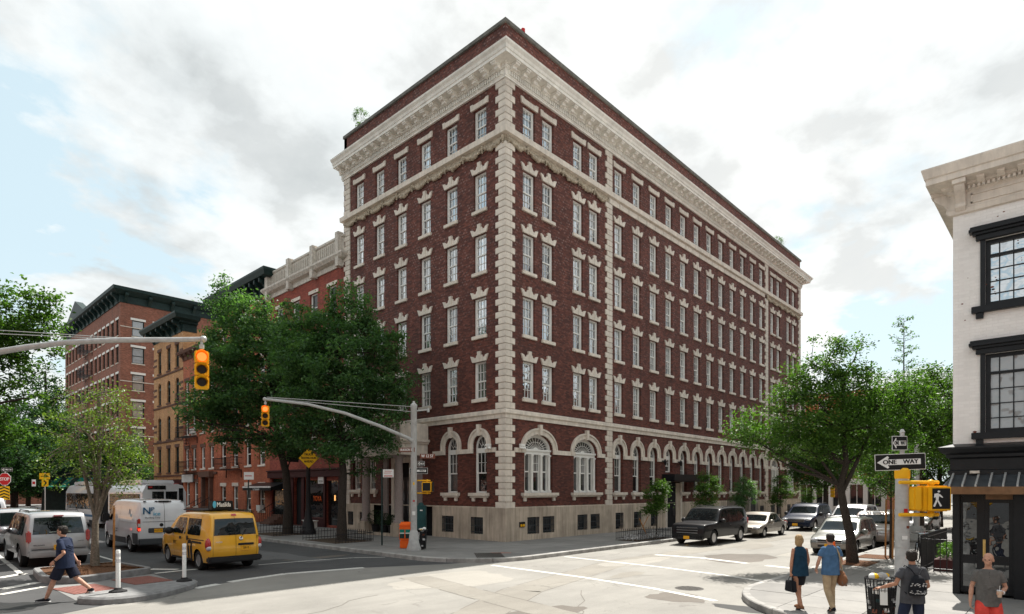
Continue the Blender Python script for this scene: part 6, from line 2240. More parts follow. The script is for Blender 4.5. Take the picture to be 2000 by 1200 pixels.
    m.box(L * .475, L * .50, -W * (.30 if truck else .26), W * (.30 if truck else .26), gz - (.2 if truck else .09), gz + .08); m.build('grille', 'trim_black', c.root, bevel=.01)
    gm = 'chrome' if chrome_grille else 'rim_metal'
    m = MB()
    for k in range(2 if not chrome_grille else 3): m.box(L * .50, L * .507, -W * .29, W * .29, gz - (.2 if truck else .09) + k * (.13 if truck else .07), gz - (.17 if truck else .075) + k * (.13 if truck else .07))
    m.build('grille_bar', gm, c.root)
    c.box('lower_intake', L * .50, L * .515, -W * .25, W * .25, .36, .45, 'trim_black', .005)
    if plate:
        c.plate(-L * .512, .68 if boxy else .75); c.plate(L * .518, .43, True)
    c.mirrors(L * .18, b + .09, paint if not chrome_grille else 'trim_black')
    if rails: c.rails(-L * .33, L * .05, W / 2 - .26, h - .02)
    return c


# silver sport utility vehicle behind the island (seen from behind)
s1 = suv('silver_suv', 'silver sport utility vehicle waiting behind the planted island, seen from behind', 'silver_paint', (-16.1, 7.75), UPY, 1.0, L=4.8, W=1.9, H=1.85, boxy=True, sill=.42, wr=.38)
s1.box('high_brake_lamp', -2.27, -2.16, -.14, .14, 1.71, 1.745, 'red_lamp', .01)
MB().tube([(-2.40, .28, 1.18), (-2.42, -.02, 1.20), (-2.42, -.3, 1.18)], .025, 8).build('tailgate_handle', 'chrome', s1.root, smooth=True)
s1.box('tailgate_seam', -2.42, -2.36, -.74, .74, .615, .63, 'trim_black', 0)
lettering('4RUNNER', .07, 'plastic_grey', s1.root, M_rear(-2.405, .55, .76))
lettering('LIMITED', .05, 'plastic_grey', s1.root, M_rear(-2.405, -.6, .86))
s2 = suv('dark_suv', 'dark green grey sport utility vehicle at the left edge beside the silver one', 'green_grey_car', (-18.55, 10.6), UPY, 1.0, L=4.6, H=1.72)
s3 = suv('grey_suv', 'light grey sport utility vehicle ahead of the silver one under the young tree', 'silver_paint', (-16.0, 15.6), UPY, 1.0, L=4.7, H=1.78)
s4 = suv('black_sedan', 'black saloon with lit tail lamps between the young tree and the white van', 'black_car', (-14.85, 14.6), UPY, .98, L=4.7, W=1.82, H=1.45, rails=False, sedan=True, lamps='glow_tail')
s5 = suv('white_car', 'pale car at the far left edge of the queue', 'van_white', (-20.6, 17.5), UPY, 1.0, L=4.5, H=1.55, rails=False)
s6 = suv('black_suv', 'black sport utility vehicle far up the queue beside the white panel van', 'black_car', (-17.6, 32.0), UPY, 1.0, L=4.8, H=1.8)
s7 = suv('dark_sedan', 'dark car ahead of the plumbing van near the bus', 'navy_car', (-14.9, 21.5), UPY, 1.0, L=4.6, H=1.5, rails=False, sedan=True)
# white panel van further on
sp2 = dict(L=5.6, W=2.0, H=2.12, belt=1.15, sill=.36, axles=(-1.6, 1.9), wr=.36, tum=.2, r=.11, taper=.07, spokes=6,
           prof=[(-2.72, .45), (-2.8, .7), (-2.78, 1.3), (-2.66, 1.98), (-2.4, 2.12), (.7, 2.13), (1.2, 1.98), (1.75, 1.3), (2.4, 1.12), (2.74, .95), (2.8, .6), (2.7, .38)])
v2 = Car('white_panel_van', 'white panel van with two dark rear windows far up the queue', 'van_white', sp2, (-15.6, 30.4), UPY, 1.0, cat='van')
v2.over('rear_window', (-2.76, 1.32), (-2.69, 1.84), -.78, -.14, 'car_glass', .015); v2.over('rear_window', (-2.76, 1.32), (-2.69, 1.84), .14, .78, 'car_glass', .015)
v2.over('door_seam', (-2.79, .6), (-2.6, 2.05), -.006, .006, 'trim_black', .012)
v2.side('cab_window', [(.75, 1.22), (1.55, 1.22), (1.2, 1.85), (.75, 1.87)], 'car_glass'); v2.seam([(.65, .5), (.65, 1.95)]); v2.mirrors(1.3, 1.3)
for sg in (-1, 1): v2.box('tail_lamp', -2.80, -2.7, min(sg * .84, sg * .97), max(sg * .84, sg * .97), .85, 1.15, 'red_lamp', .02)
v2.box('rear_bumper', -2.9, -2.7, -.95, .95, .38, .58, 'trim_black', .03)

# parked along the cross street (noses towards the camera: heading -X)
WEST = PI
s8 = suv('black_suburban', 'large glossy black sport utility vehicle parked before the hotel entrance', 'black_car', (8.15, -6.35), WEST, .90, L=5.65, W=2.01, H=1.95, boxy=True, truck=True, sill=.42, wr=.40, chrome_grille=True, front_detail=True)
MB().prism([(-.11, -.03), (-.04, -.03), (-.04, -.055), (.04, -.055), (.04, -.03), (.11, -.03), (.11, .03), (.04, .03), (.04, .055), (-.04, .055), (-.04, .03), (-.11, .03)], 2.855, 2.87, 'x').build('gold_emblem', 'brass', s8.root)
s9 = suv('silver_sedan', 'pale bronze saloon parked behind the large black vehicle', 'tan_paint', (14.2, -6.4), WEST, .95, L=4.75, W=1.8, H=1.42, rails=False, sedan=True)
s10 = suv('navy_suv', 'dark navy sport utility vehicle parked beyond the pale saloon', 'navy_car', (21.9, -6.6), WEST, .98, L=4.85, W=1.93, H=1.73, chrome_grille=True)
s11 = suv('estate_car', 'grey green estate car with roof rails parked behind the leaning tree', 'grey_green_car', (7.55, -12.5), WEST, .94, L=4.7, W=1.72, H=1.55, clad='tan_paint', front_detail=True)
s12 = suv('rose_suv', 'pale rose compact sport utility vehicle parked behind the estate car', 'rose_paint', (12.6, -12.6), WEST, .98, L=4.3, W=1.83, H=1.62, rails=False, front_detail=True)
s13 = suv('dark_hatchback', 'dark car parked behind the pale rose one', 'black_car', (17.6, -12.6), WEST, .98, L=4.3, W=1.8, H=1.55, rails=False)
s14 = suv('dark_green_car', 'dark green car parked fourth along the shaded kerb', 'green_grey_car', (22.8, -12.6), WEST, .98, L=4.6, W=1.8, H=1.6)
s15 = suv('white_suv', 'white car driving down the cross street beyond the estate car', 'silver_paint', (19.0, -10.0), WEST, 1.0, L=4.8, W=1.9, H=1.75, rails=False)

# articulated bus turning far up the avenue
bus = thing('articulated_bus', 'white articulated city bus with dark windows and red stripe turning behind the white van', 'bus', (-8.2, 20.6, 0), rad(94))
def bus_box(nm, cx, cy, L, W, ang, rear):
    Mx = Matrix.Translation((cx, cy, 0)) @ Matrix.Rotation(ang, 4, 'Z')
    def T(x, y, z):
        p = Mx @ Vector((x, y, z)); return (p.x, p.y, p.z)
    m = MB(T); sec = [(-W/2 + .08, .35), (-W/2, .6), (-W/2 + .03, 2.45), (-W/2 + .22, 2.86), (-W/2 + .5, 2.95), (W/2 - .5, 2.95), (W/2 - .22, 2.86), (W/2 - .03, 2.45), (W/2, .6), (W/2 - .08, .35)]
    m.prism(sec, 0, L, 'x'); m.build('body', 'van_white', bus, smooth=30)
    m = MB(T); m.box(.4, L - .3, -W/2 - .012, -W/2 + .02, 1.25, 2.35); m.box(.4, L - .3, W/2 - .02, W/2 + .012, 1.25, 2.35)
    m.build('side_windows', 'car_glass', bus)
    m = MB(T); m.box(.1, L - .1, -W/2 - .015, -W/2 + .02, .75, .9); m.box(.1, L - .1, W/2 - .02, W/2 + .015, .75, .9); m.build('stripe', 'sign_blue_print', bus)
    m = MB(T); m.box(1.0, L - 1, -W/2 + .3, W/2 - .3, 2.92, 3.2); m.build('roof_unit', 'van_white', bus, bevel=.06)
    if rear:
        m = MB(T); m.box(-.02, .02, -W/2 + .55, -.05, 1.95, 2.5); m.box(-.02, .02, .05, W/2 - .55, 1.95, 2.5); m.box(-.02, .02, -W/2 + .2, -W/2 + .45, 1.7, 2.7); m.box(-.03, .02, -.05, W/2 - .3, 2.62, 2.85); m.build('rear_window', 'car_glass', bus)
        for y in (-W/2 + .1, W/2 - .3): MB(T).box(-.03, .02, y, y + .2, .9, 1.2).build('tail_lamp', 'red_lamp', bus)
        m = MB(T); m.box(-.04, .02, W/2 - .55, W/2 - .35, 2.7, 2.8); m.build('marker_lamp', 'red_lamp', bus)
    for x in (L * .25, L * .8):
        for y in (-W/2 + .02, W/2 - .27):
            w_ = MB(T); w_.lathe([(.2, 0), (.48, 0), (.5, .05), (.5, .2), (.48, .25), (.2, .25)], (x, y, .5), 20, 'y'); w_.build('wheel', 'rubber', bus, smooth=True)
bus_box('rear', 0, 0, 5.6, 2.5, 0, True)
bus_box('front', 7.0, .0, 8.5, 2.5, rad(-2), False)
m = MB()
for k in range(8): m.box(5.62 + k * .17, 5.7 + k * .17, -1.15 + k * .01, 1.15 + k * .02, .5, 2.85)
m.build('bellows', 'rubber', bus, kind='stuff')
# ---------------------------------------------------------------- trees
def leaf_mesh(name, C, N_, size, mat, seed, tone=None, up=.35, aspect=.5, droop=0.0):
    """one mesh of leaf shaped quads, built with numpy. C: (n,3) centres"""
    rs = np.random.RandomState(seed)
    n = len(C)
    nr = rs.normal(size=(n, 3)); nr[:, 2] = np.abs(nr[:, 2]) + up * 1.5
    nr /= np.linalg.norm(nr, axis=1)[:, None]
    a = rs.normal(size=(n, 3)); a[:, 2] -= droop
    a -= (a * nr).sum(1)[:, None] * nr; a /= np.linalg.norm(a, axis=1)[:, None]
    b = np.cross(nr, a)
    s = size * rs.uniform(.65, 1.3, n)[:, None]
    V = np.empty((n, 4, 3))
    V[:, 0] = C - a * s * .5
    V[:, 1] = C + b * s * aspect * .5 + nr * s * .09
    V[:, 2] = C + a * s * .5 - nr * s * .05
    V[:, 3] = C - b * s * aspect * .5 + nr * s * .09
    me = bpy.data.meshes.new(name)
    me.vertices.add(4 * n); me.vertices.foreach_set('co', V.reshape(-1))
    me.loops.add(4 * n); me.loops.foreach_set('vertex_index', np.arange(4 * n, dtype=np.int32))
    me.polygons.add(n); me.polygons.foreach_set('loop_start', np.arange(0, 4 * n, 4, dtype=np.int32))
    try: me.polygons.foreach_set('loop_total', np.full(n, 4, dtype=np.int32))
    except Exception: pass
    at = me.attributes.new('tone', 'FLOAT', 'POINT')
    if tone is None: tone = np.zeros(n) + .5
    t = np.clip(tone + rs.normal(0, .17, n), 0, 1)
    at.data.foreach_set('value', np.repeat(t, 4).astype(np.float32))
    me.materials.append(MATS[mat]); me.update(calc_edges=True); me.validate()
    return me


def tree(name, label, loc, trunk, tr, blobs, ncl, lpc, cr, leaf, mat, seed, bark='bark', group=None, limbs=26, flat=.62, cat='tree', gaps=0.0, droop=0.0, strict=True):
    """trunk: local points; blobs: (cx, cy, cz, rx, ry, rz) local"""
    rs = np.random.RandomState(seed); r = random.Random(seed)
    root = thing(name, label, cat, loc, group=group)
    vol = np.array([b[3] * b[4] * b[5] for b in blobs]) ** .8; vol /= vol.sum()
    cl = []
    while len(cl) < ncl:
        b = blobs[rs.choice(len(blobs), p=vol)]
        d = rs.normal(size=3); d /= np.linalg.norm(d)
        q = rs.uniform(0, 1) ** .42
        p = np.array(b[:3]) + d * q * np.array(b[3:6])
        if p[2] < .9 and strict: continue
        cl.append(p)
    cl = np.array(cl)
    # leaves
    k = rs.poisson(lpc, ncl).clip(3)
    idx = np.repeat(np.arange(ncl), k)
    rad_ = cr * rs.uniform(.6, 1.3, ncl)
    off = rs.normal(size=(len(idx), 3)) * .5
    off[:, 2] *= flat
    C = cl[idx] + off * rad_[idx][:, None]
    tone = (.5 + rs.normal(0, .13, ncl))[idx]
    me = leaf_mesh('crown', C, None, leaf, mat, seed + 1, tone, droop=droop)
    link('crown', me, root)
    # wood
    m = MB(); T = [Vector(p) for p in trunk]
    n = len(T)
    rads = [tr * (1.25 if i == 0 else 1.0 - .62 * i / (n - 1)) for i in range(n)]
    m.tube(T, rads, 10)
    m.build('trunk', bark, root, smooth=True, recalc=False)
    m = MB()
    order = list(range(ncl)); r.shuffle(order)
    nodes = [(T[i], rads[i]) for i in range(1, n)]
    ends = []
    for j in order[:limbs]:
        c = Vector(cl[j])
        cand = [(p, q) for p, q in nodes if p.z < c.z + .4] or [nodes[0]]
        p, q = min(cand, key=lambda e: (e[0] - c).length + .5 * abs(e[0].z - (c.z - (c - e[0]).length * .5)))
        L = (c - p).length
        mid = p.lerp(c, .5) + Vector((r.uniform(-.1, .1) * L, r.uniform(-.1, .1) * L, r.uniform(-.02, .12) * L))
        q0 = min(q * .55, .03 + .018 * L)
        pts = [p, p.lerp(mid, .55) + Vector((0, 0, .02 * L)), mid, mid.lerp(c, .6), c]
        m.tube(pts, [q0, q0 * .8, q0 * .6, q0 * .4, .006], 6)
        ends += [(pts[2], q0 * .6), (pts[3], q0 * .4)]
    for j in order[limbs:limbs * 5]:
        c = Vector(cl[j])
        p, q = min(ends, key=lambda e: (e[0] - c).length)
        m.tube([p, p.lerp(c, .5) + Vector((r.uniform(-.08, .08), r.uniform(-.08, .08), .05)), c], [min(q, .022), .012, .004], 4, cap=False)
    m.build('branches', bark, root, smooth=True, recalc=False)
    return root


RV = Vector((.6836, -.7298, 0)); FV = Vector((.7298, .6836, 0))
def cam_blob(r_, f_, z, rr, rf, rz):
    """blob offset r_ to the right, f_ away; horizontally round"""
    p = RV * r_ + FV * f_
    return (p.x, p.y, z, rr, rf, rz)


# two street trees in front of the avenue houses
tree('street_tree', 'large leafy tree in front of the orange houses, farther from the hotel', (-4.44, 12.57, .15), [(0, 0, 0), (.05, .05, 1.6), (-.05, .1, 3.4), (-.3, .5, 5.2), (-.5, .7, 7.5), (-.7, .9, 10.5), (-.9, 1.0, 13)], .25,
     [cam_blob(-1.7, 0, 9.0, 2.9, 2.9, 3.4), cam_blob(-3.9, .3, 12.6, .7, .7, 2.0), cam_blob(-3.6, 0, 10.2, 1.3, 1.3, 2.0), cam_blob(-4.2, 0, 6.8, 1.7, 1.5, 1.3), cam_blob(-.6, 0, 11.2, 1.7, 1.7, 1.7), cam_blob(-3.0, 0, 5.4, 1.2, 1.2, .8), cam_blob(-.4, 0, 5.0, 2.2, 2.0, .8), cam_blob(1.2, 0, 7.6, 1.6, 1.6, 2.0), cam_blob(-2.6, 0, 12.3, 1.5, 1.4, 1.5), cam_blob(-3.4, 0, 8.2, 1.5, 1.5, 2.2), cam_blob(.6, 0, 9.8, 1.8, 1.6, 1.8)],
     700, 78, .52, .175, 'leaf_dark', 11, limbs=46)
tree('street_tree', 'large dark leafy tree nearest the hotel corner, trunk inside an iron tree guard', (-4.8, 6.35, .15), [(0, 0, 0), (.02, .03, 1.5), (.08, .0, 3.2), (0, .1, 4.6), (-.2, .2, 6.5), (-.1, .2, 9.0), (0, .2, 11.0)], .22,
     [cam_blob(0, 0, 8.2, 2.7, 2.6, 3.0), cam_blob(1.6, 0, 6.6, 1.6, 1.6, 2.2), cam_blob(-1.8, 0, 8.6, 1.8, 1.8, 2.4), cam_blob(2.2, 0, 9.3, .9, .9, 1.4), cam_blob(.4, 0, 11.0, 1.4, 1.4, 1.4), cam_blob(-2.4, 0, 6.0, 1.2, 1.2, 1.2), cam_blob(1.9, 0, 4.6, .8, .8, .7), cam_blob(1.0, 0, 3.3, .75, .7, .35), cam_blob(.2, 0, 4.4, 1.9, 1.8, .6), cam_blob(2.7, 0, 7.4, .9, .9, 1.1), cam_blob(-1.2, 0, 5.2, 1.4, 1.3, 1.0), cam_blob(.9, 0, 5.0, 1.3, 1.2, .9), cam_blob(-1.6, 0, 10.2, 1.2, 1.2, 1.2)],
     620, 80, .50, .165, 'leaf_dark', 12, limbs=44)
# young tree on the island
yt = tree('young_tree', 'young many stemmed tree with sparse yellow green leaves on the planted island', (-15.72, 2.5, .2), [(0, 0, 0), (.0, .0, .8), (.02, .02, 1.55), (.08, 0, 2.4), (.12, .0, 3.6), (.1, 0, 5.4)], .11,
     [cam_blob(0, 0, 4.2, 1.35, 1.2, 1.5), cam_blob(-.8, 0, 3.2, .8, .8, .9), cam_blob(.9, 0, 3.3, .95, .8, 1.1), cam_blob(.5, 0, 5.0, .8, .7, .9), cam_blob(1.2, 0, 2.7, .6, .6, .6)],
     220, 32, .34, .078, 'leaf_yellow', 13, bark='bark_light', limbs=40)
m = MB(); r = random.Random(4)
for k in range(9):
    a = r.uniform(0, 6.28); s = r.uniform(.5, 1.2)
    m.tube([(.02, .0, 1.4), (.02 + .25 * s * math.cos(a), .25 * s * math.sin(a), 2.2), (.6 * s * math.cos(a), .6 * s * math.sin(a), 3.3), (.8 * s * math.cos(a + .2), .8 * s * math.sin(a + .2), 4.6)], [.055, .04, .025, .008], 6)
m.build('stems', 'bark_light', yt, smooth=True, recalc=False)
MB().tube([(0, 0, 0), (.01, 0, 1.85)], .032, 6).build('wooden_stake', 'wood_stake', None, loc=(-15.28, 2.25, .2)) and None
tag(bpy.data.objects['wooden_stake'], 'weathered orange brown wooden stake beside the young island tree', 'stake')
# tree whose branches come in from the left edge
D_ = lambda px, d: (-20.59 + .7298 * d + .6836 * (px - 1000) / 1185 * d, -19.71 + .6836 * d - .7298 * (px - 1000) / 1185 * d)
x, y = D_(-90, 24)
tree('street_tree', 'bright leafed tree reaching in from the left edge above the mast arm', (x, y, 0), [(0, 0, 0), (0, 0, 3), (.3, -.2, 5), (.4, -.3, 8)], .25,
     [cam_blob(2.2, 0, 9.0, 1.9, 1.8, 1.7), cam_blob(.3, 0, 8.0, 2.0, 2.0, 2.6), cam_blob(3.7, 0, 9.9, 1.0, .9, .8), cam_blob(2.6, 0, 6.6, .9, .9, .8), cam_blob(1.9, 0, 5.0, .8, .8, .6)],
     240, 74, .48, .17, 'leaf_green', 14, limbs=30)
# dark trees up the avenue at left
for px, d, h, w, lb, sd, mt in ((88, 62, 15.5, 3.6, 'tall dark tree up the avenue left of the brown apartment building', 21, 'leaf_far_dark'), (28, 56, 11.0, 3.6, 'lower dark tree at the left edge up the avenue', 22, 'leaf_far_dark'),
                            (150, 74, 10.5, 3.4, 'dark tree in front of the brown apartment building', 23, 'leaf_far_dark'), (-30, 50, 10.0, 3.2, 'dark tree just outside the left edge of the avenue', 24, 'leaf_far_dark'), (245, 68, 9.0, 3.2, 'dark tree before the corner of the brown apartment building', 25, 'leaf_far_dark'), (55, 92, 8.5, 4.6, 'low dark tree behind the far traffic signs', 26, 'leaf_far_dark'), (120, 96, 8.0, 4.6, 'low dark tree behind the far green awning', 27, 'leaf_far_dark')):
    x, y = D_(px, d)
    tree('street_tree', lb, (x, y, 0), [(0, 0, 0), (0, 0, 3), (.2, 0, h * .5), (0, 0, h * .95)], .28, [(0, 0, h * .5, w, w, h * .34), (.3, .2, h * .75, w * .55, w * .55, h * .25), (-w * .4, w * .3, h * .42, w * .6, w * .6, h * .25)], 260, 80, .9, .27, mt, sd, limbs=22)

# right hand side: leaning street tree in front of the estate car
lean = tree('street_tree', 'leaning street tree with dark trunk beside the orange cone on the right pavement', (2.13, -14.12, .15),
     [(0, 0, 0), (-.06, .05, .9), (-.22, .22, 1.9), (-.30, .30, 2.6), (-.18, .15, 3.3), (-.28, .2, 4.4), (-.3, .2, 6.2)], .165,
     [cam_blob(-1.3, 0, 5.0, 1.5, 1.4, 1.15), cam_blob(-3.0, 0, 4.55, 1.05, 1.0, .75), cam_blob(-.4, 0, 6.6, .8, .8, .8), cam_blob(-.2, 0, 5.9, 1.2, 1.1, .8), cam_blob(-1.6, 0, 6.3, .7, .7, .6), cam_blob(-1.0, 0, 7.2, .45, .45, .5), cam_blob(.9, 0, 5.3, 1.1, 1.2, 1.2), cam_blob(-2.2, 0, 5.6, .8, .8, .55), cam_blob(1.5, 0, 4.2, .8, .8, .7), cam_blob(-3.5, 0, 4.3, .7, .7, .55), cam_blob(-2.3, 0, 3.9, .9, .9, .45), cam_blob(.9, .4, 3.6, .9, .9, .55), cam_blob(-.7, .3, 3.7, .8, .8, .4), cam_blob(1.9, 0, 5.6, .8, .8, .7), cam_blob(-1.6, 0, 4.2, 1.2, 1.1, .6), cam_blob(.2, 0, 4.6, 1.3, 1.2, .9), cam_blob(-.2, 0, 7.3, .6, .6, .55)],
     560, 60, .34, .105, 'leaf_green', 31, limbs=26)
m = MB(); m.tube([(-.28, .28, 2.3), (.0, -.05, 3.2), (.35, -.4, 4.3), (.5, -.6, 5.4)], [.085, .065, .045, .015], 8); m.tube([(-.28, .28, 2.5), (-.7, .75, 3.4), (-1.4, 1.5, 4.3)], [.065, .045, .015], 8)
m.build('forked_limb', 'bark', lean, smooth=True, recalc=False)
x, y = D_(1795, 30)
tree('street_tree', 'broad bright tree behind the crossing signal, beyond the leaning tree', (x, y, .15), [(0, 0, 0), (0, 0, 2.5), (.1, .1, 4.5), (0, 0, 7)], .2,
     [cam_blob(0, 0, 5.9, 2.4, 2.4, 2.3), cam_blob(-1.9, 0, 4.9, 1.1, 1.1, 1.2), cam_blob(1.8, 0, 5.0, 1.2, 1.2, 1.6), cam_blob(.6, 0, 7.9, 1.2, 1.2, .8)], 330, 66, .46, .145, 'leaf_green', 32, limbs=34)
tree('young_tree', 'small bright tree held by two wooden stakes on the right pavement', (4.6, -14.75, .15), [(0, 0, 0), (0, 0, 1.4), (0, .0, 2.2), (0, 0, 3.2)], .05,
     [cam_blob(-.1, 0, 2.75, .85, .8, .75), cam_blob(-.9, 0, 3.2, .55, .5, .45), cam_blob(.5, 0, 3.4, .6, .6, .5)], 80, 70, .34, .09, 'leaf_green', 33, limbs=14)
for k, (dx, dy) in enumerate(((-.25, -.1), (.12, .2))):
    o = MB().tube([(0, 0, 0), (.03, -.02, 2.1)], .03, 6).build('wooden_stake', 'wood_stake', None, loc=(4.6 + dx, -14.75 + dy, .15)); tag(o, ['nearer wooden stake propping the small tree on the right pavement', 'farther wooden stake propping the small tree on the right pavement'][k], 'stake')
for px, d, h, w, lb, sd in ((1612, 47, 8.5, 2.6, 'pale leafed tree standing beyond the parked navy vehicle', 34), (1700, 55, 12.5, 3.8, 'tall tree filling the end of the cross street behind the leaning tree', 35), (1835, 40, 9.5, 3.0, 'leafy tree close behind the white corner building', 36), (1775, 66, 14.5, 4.2, 'high tree mass beyond the broad bright tree', 37), (1870, 60, 15.0, 3.6, 'tall tree rising beside the white building wall', 38)):
    x, y = D_(px, d)
    tree('street_tree', lb, (x, y, .15), [(0, 0, 0), (0, 0, 2.6), (.1, 0, h * .5), (0, 0, h * .93)], .17, [(0, 0, h * .58, w, w, h * .32), (.5, -.4, h * .8, w * .5, w * .5, h * .18), (-w * .5, w * .4, h * .5, w * .5, w * .5, h * .22)], 210, 76, .8, .19, 'leaf_far', sd, limbs=20)
# thin tiered tree above the others
x, y = D_(1765, 60)
tt = thing('thin_tree', 'thin tall tree with tiered branches standing out against the sky', 'tree', (x, y, 0)); m = MB(); m.tube([(0, 0, 0), (0, 0, 10), (.1, 0, 19.6)], [.16, .1, .02], 8); m.build('trunk', 'bark', tt, smooth=True)
m = MB(); C = []; rs = np.random.RandomState(5)
for k in range(34):
    z = 11.5 + 8.2 * (k / 34); L = (2.2 - 1.6 * (k / 34)) * rs.uniform(.6, 1.15); a = rs.uniform(0, 6.28)
    e = Vector((L * math.cos(a), L * math.sin(a), .35 * L)); m.tube([(.05, 0, z), (e.x * .5, e.y * .5, z + e.z * .3), (e.x, e.y, z + e.z)], [.03, .02, .006], 5)
    for q in range(26):
        t = rs.uniform(.25, 1.05); C.append((e.x * t + rs.normal(0, .13), e.y * t + rs.normal(0, .13), z + e.z * t + rs.normal(0, .13)))
m.build('branches', 'bark', tt, recalc=False); link('crown', leaf_mesh('crown', np.array(C), None, .24, 'leaf_dark', 9), tt)
# saplings along the hotel
for i, (x, h, w) in enumerate(((7.1, 3.0, .62), (12.7, 3.5, .85), (18.1, 3.4, .8), (24.7, 3.6, .85), (31.6, 3.8, .9))):
    tree('sapling', ['sapling in the fenced pit left of the large black vehicle', 'bushy sapling behind the large black vehicle', 'dark sapling before the narrow side door', 'sapling with stakes between the pale saloon and the navy vehicle', 'farthest sapling near the far corner of the hotel'][i], (x, -3.9, .15),
         [(0, 0, 0), (.02, 0, h * .3), (0, .02, h * .5), (0, 0, h * .95)], .035, [(0, 0, h * .68, w, w, h * .30), (.15, -.1, h * .86, w * .55, w * .55, h * .14), (-.2, .2, h * .48, w * .7, w * .7, h * .12)], 60, 78, .30, .10, 'leaf_green' if i != 2 else 'leaf_dark', 40 + i, limbs=12)
# roof plants
for i, (x, y, h, lb) in enumerate(((.5, 12.9, 1.5, 'green shrub growing on the hotel roof at its left end'), (37.5, .8, 1.2, 'small plant on the hotel roof at its right end'))):
    tree('roof_plant', lb, (x, y, 23.6), [(0, 0, 0), (0, 0, .8), (0, 0, 2.0 + h * .5)], .02, [(0, 0, 1.4 + h * .5, .5, .5, h * .5)], 24, 34, .2, .08, 'leaf_green', 60 + i, limbs=10, cat='plant', strict=False)
# clipped bushes in dark planters between the portico columns
for i, (x, y, s) in enumerate(((-1.3, 8.6, .5), (-1.35, 7.75, .42), (-1.3, 7.1, .36))):
    b = thing('planted_pot', ['largest dark potted bush between the portico columns', 'middle dark potted bush between the portico columns', 'smallest dark potted bush beside the right portico column'][i], 'plant pot', (x, y, .15))
    MB().lathe([(.2, 0), (.26, .5), (.28, .5), (.28, .55)], n=14).build('pot', 'black_paint', b, smooth=True)
    rs = np.random.RandomState(70 + i); d = rs.normal(size=(900, 3)); d /= np.linalg.norm(d, axis=1)[:, None]
    link('foliage', leaf_mesh('foliage', d * s * rs.uniform(.8, 1.05, 900)[:, None] * np.array([1, 1, .9]) + np.array([0, 0, .5 + s * .8]), None, .07, 'leaf_bush', 71 + i), b)
# hedge before the orange house
hg = thing('hedge', 'dark clipped hedge before the orange house', 'hedge', (-1.0, 27.5, .15)); rs = np.random.RandomState(80)
link('foliage', leaf_mesh('foliage', rs.uniform((-.35, -2.2, .1), (.35, 2.2, .95), (3500, 3)), None, .09, 'leaf_bush', 81), hg)
# ---------------------------------------------------------------- signals, signs and street furniture
def PXZ(px, d, py): 
    x, y = D_(px, d); return (x, y, 2.6 + (957 - py) * d / 1185)


def signal_head(name, label, loc, yaw, s=1.0, lit='red', group=None):
    """three lens head hanging from loc, lenses towards local -Y"""
    r0 = thing(name, label, 'traffic light', loc, yaw, group); r0.scale = (s, s, s)
    m = MB(); m.tube([(0, 0, .16), (0, 0, 0)], .025, 8); m.tube([(0, 0, .1), (0, 0, .02)], .045, 8); m.build('hanger', 'galvanized', r0)
    for k in range(3):
        z = -.04 - .25 * k
        MB().box(-.13, .13, -.10, .10, z - .24, z).build('signal_section', 'signal_yellow', r0, bevel=.018)
        l = MB(); l.lathe([(.088, -.115), (.08, -.125), (.01, -.13)], (0, 0, z - .12), 16, 'y')
        l.build('lens', ('glow_red' if (k == 0 and lit == 'red') else 'lens_dark'), r0, smooth=True)
        v = MB(); n = 16; vs = []; fs = []
        for i in range(n + 1):
            a = rad(-42 + 264 * i / n)
            for rr, yy in ((.102, -.10), (.108, -.10 - .20 * (.55 + .45 * math.sin(a)))):
                vs.append((rr * math.cos(a), yy, z - .12 + rr * math.sin(a)))
        for i in range(n): fs.append((2 * i, 2 * i + 2, 2 * i + 3, 2 * i + 1))
        v.add(vs, fs); v.build('visor', 'signal_yellow', r0, smooth=True)
    return r0


def ped_signal(name, label, loc, yaw, walk=False, s=1.0, side=1, two=False):
    """box with face towards local -Y, clamped to a pole on its local -X*side by two arms"""
    r0 = thing(name, label, 'pedestrian signal', loc, yaw); r0.scale = (s, s, s)
    m = MB(); m.box(-.235, .235, -.09, .12, -.215, .215); m.build('housing', 'signal_yellow', r0, bevel=.025)
    m = MB(); m.box(-.20, .20, -.16, -.09, -.20, .20); m.build('face_hood', 'signal_yellow', r0, bevel=.012)
    m = MB(); m.box(-.17, .17, -.165, -.155, -.17, .17); m.build('face', 'sign_black', r0)
    m = MB(); m.tube([(-side * .62, .02, .27), (.12 * side, .02, .27)], .032, 10); m.tube([(-side * .62, .02, -.27), (.12 * side, .02, -.27)], .032, 10)
    m.ball((-.02, .02, .26), .06); m.ball((-.02, .02, -.26), .06)
    m.build('clamp_arm', 'signal_yellow', r0, smooth=True)
    if walk:
        w = MB(); y = -.168
        parts = [((-.035, .125), (.005, .135), (.01, .16), (-.03, .17), (-.055, .15)),
                 ((-.12, .10), (-.03, .115), (-.01, .07), (-.03, -.03), (-.085, -.03), (-.09, .03), (-.13, .02)),
                 ((-.02, .10), (.01, .09), (.075, .03), (.065, .015), (-.01, .05)),
                 ((-.085, -.02), (-.045, -.04), (-.11, -.17), (-.15, -.155)), ((-.07, -.02), (-.03, -.03), (.05, -.15), (.01, -.165))]
        for p in parts: w.add([(a * .85 - .035, y, b * .8) for a, b in p], [tuple(range(len(p)))])
        w.build('walking_figure', 'sign_white', r0, recalc=False)
    return r0


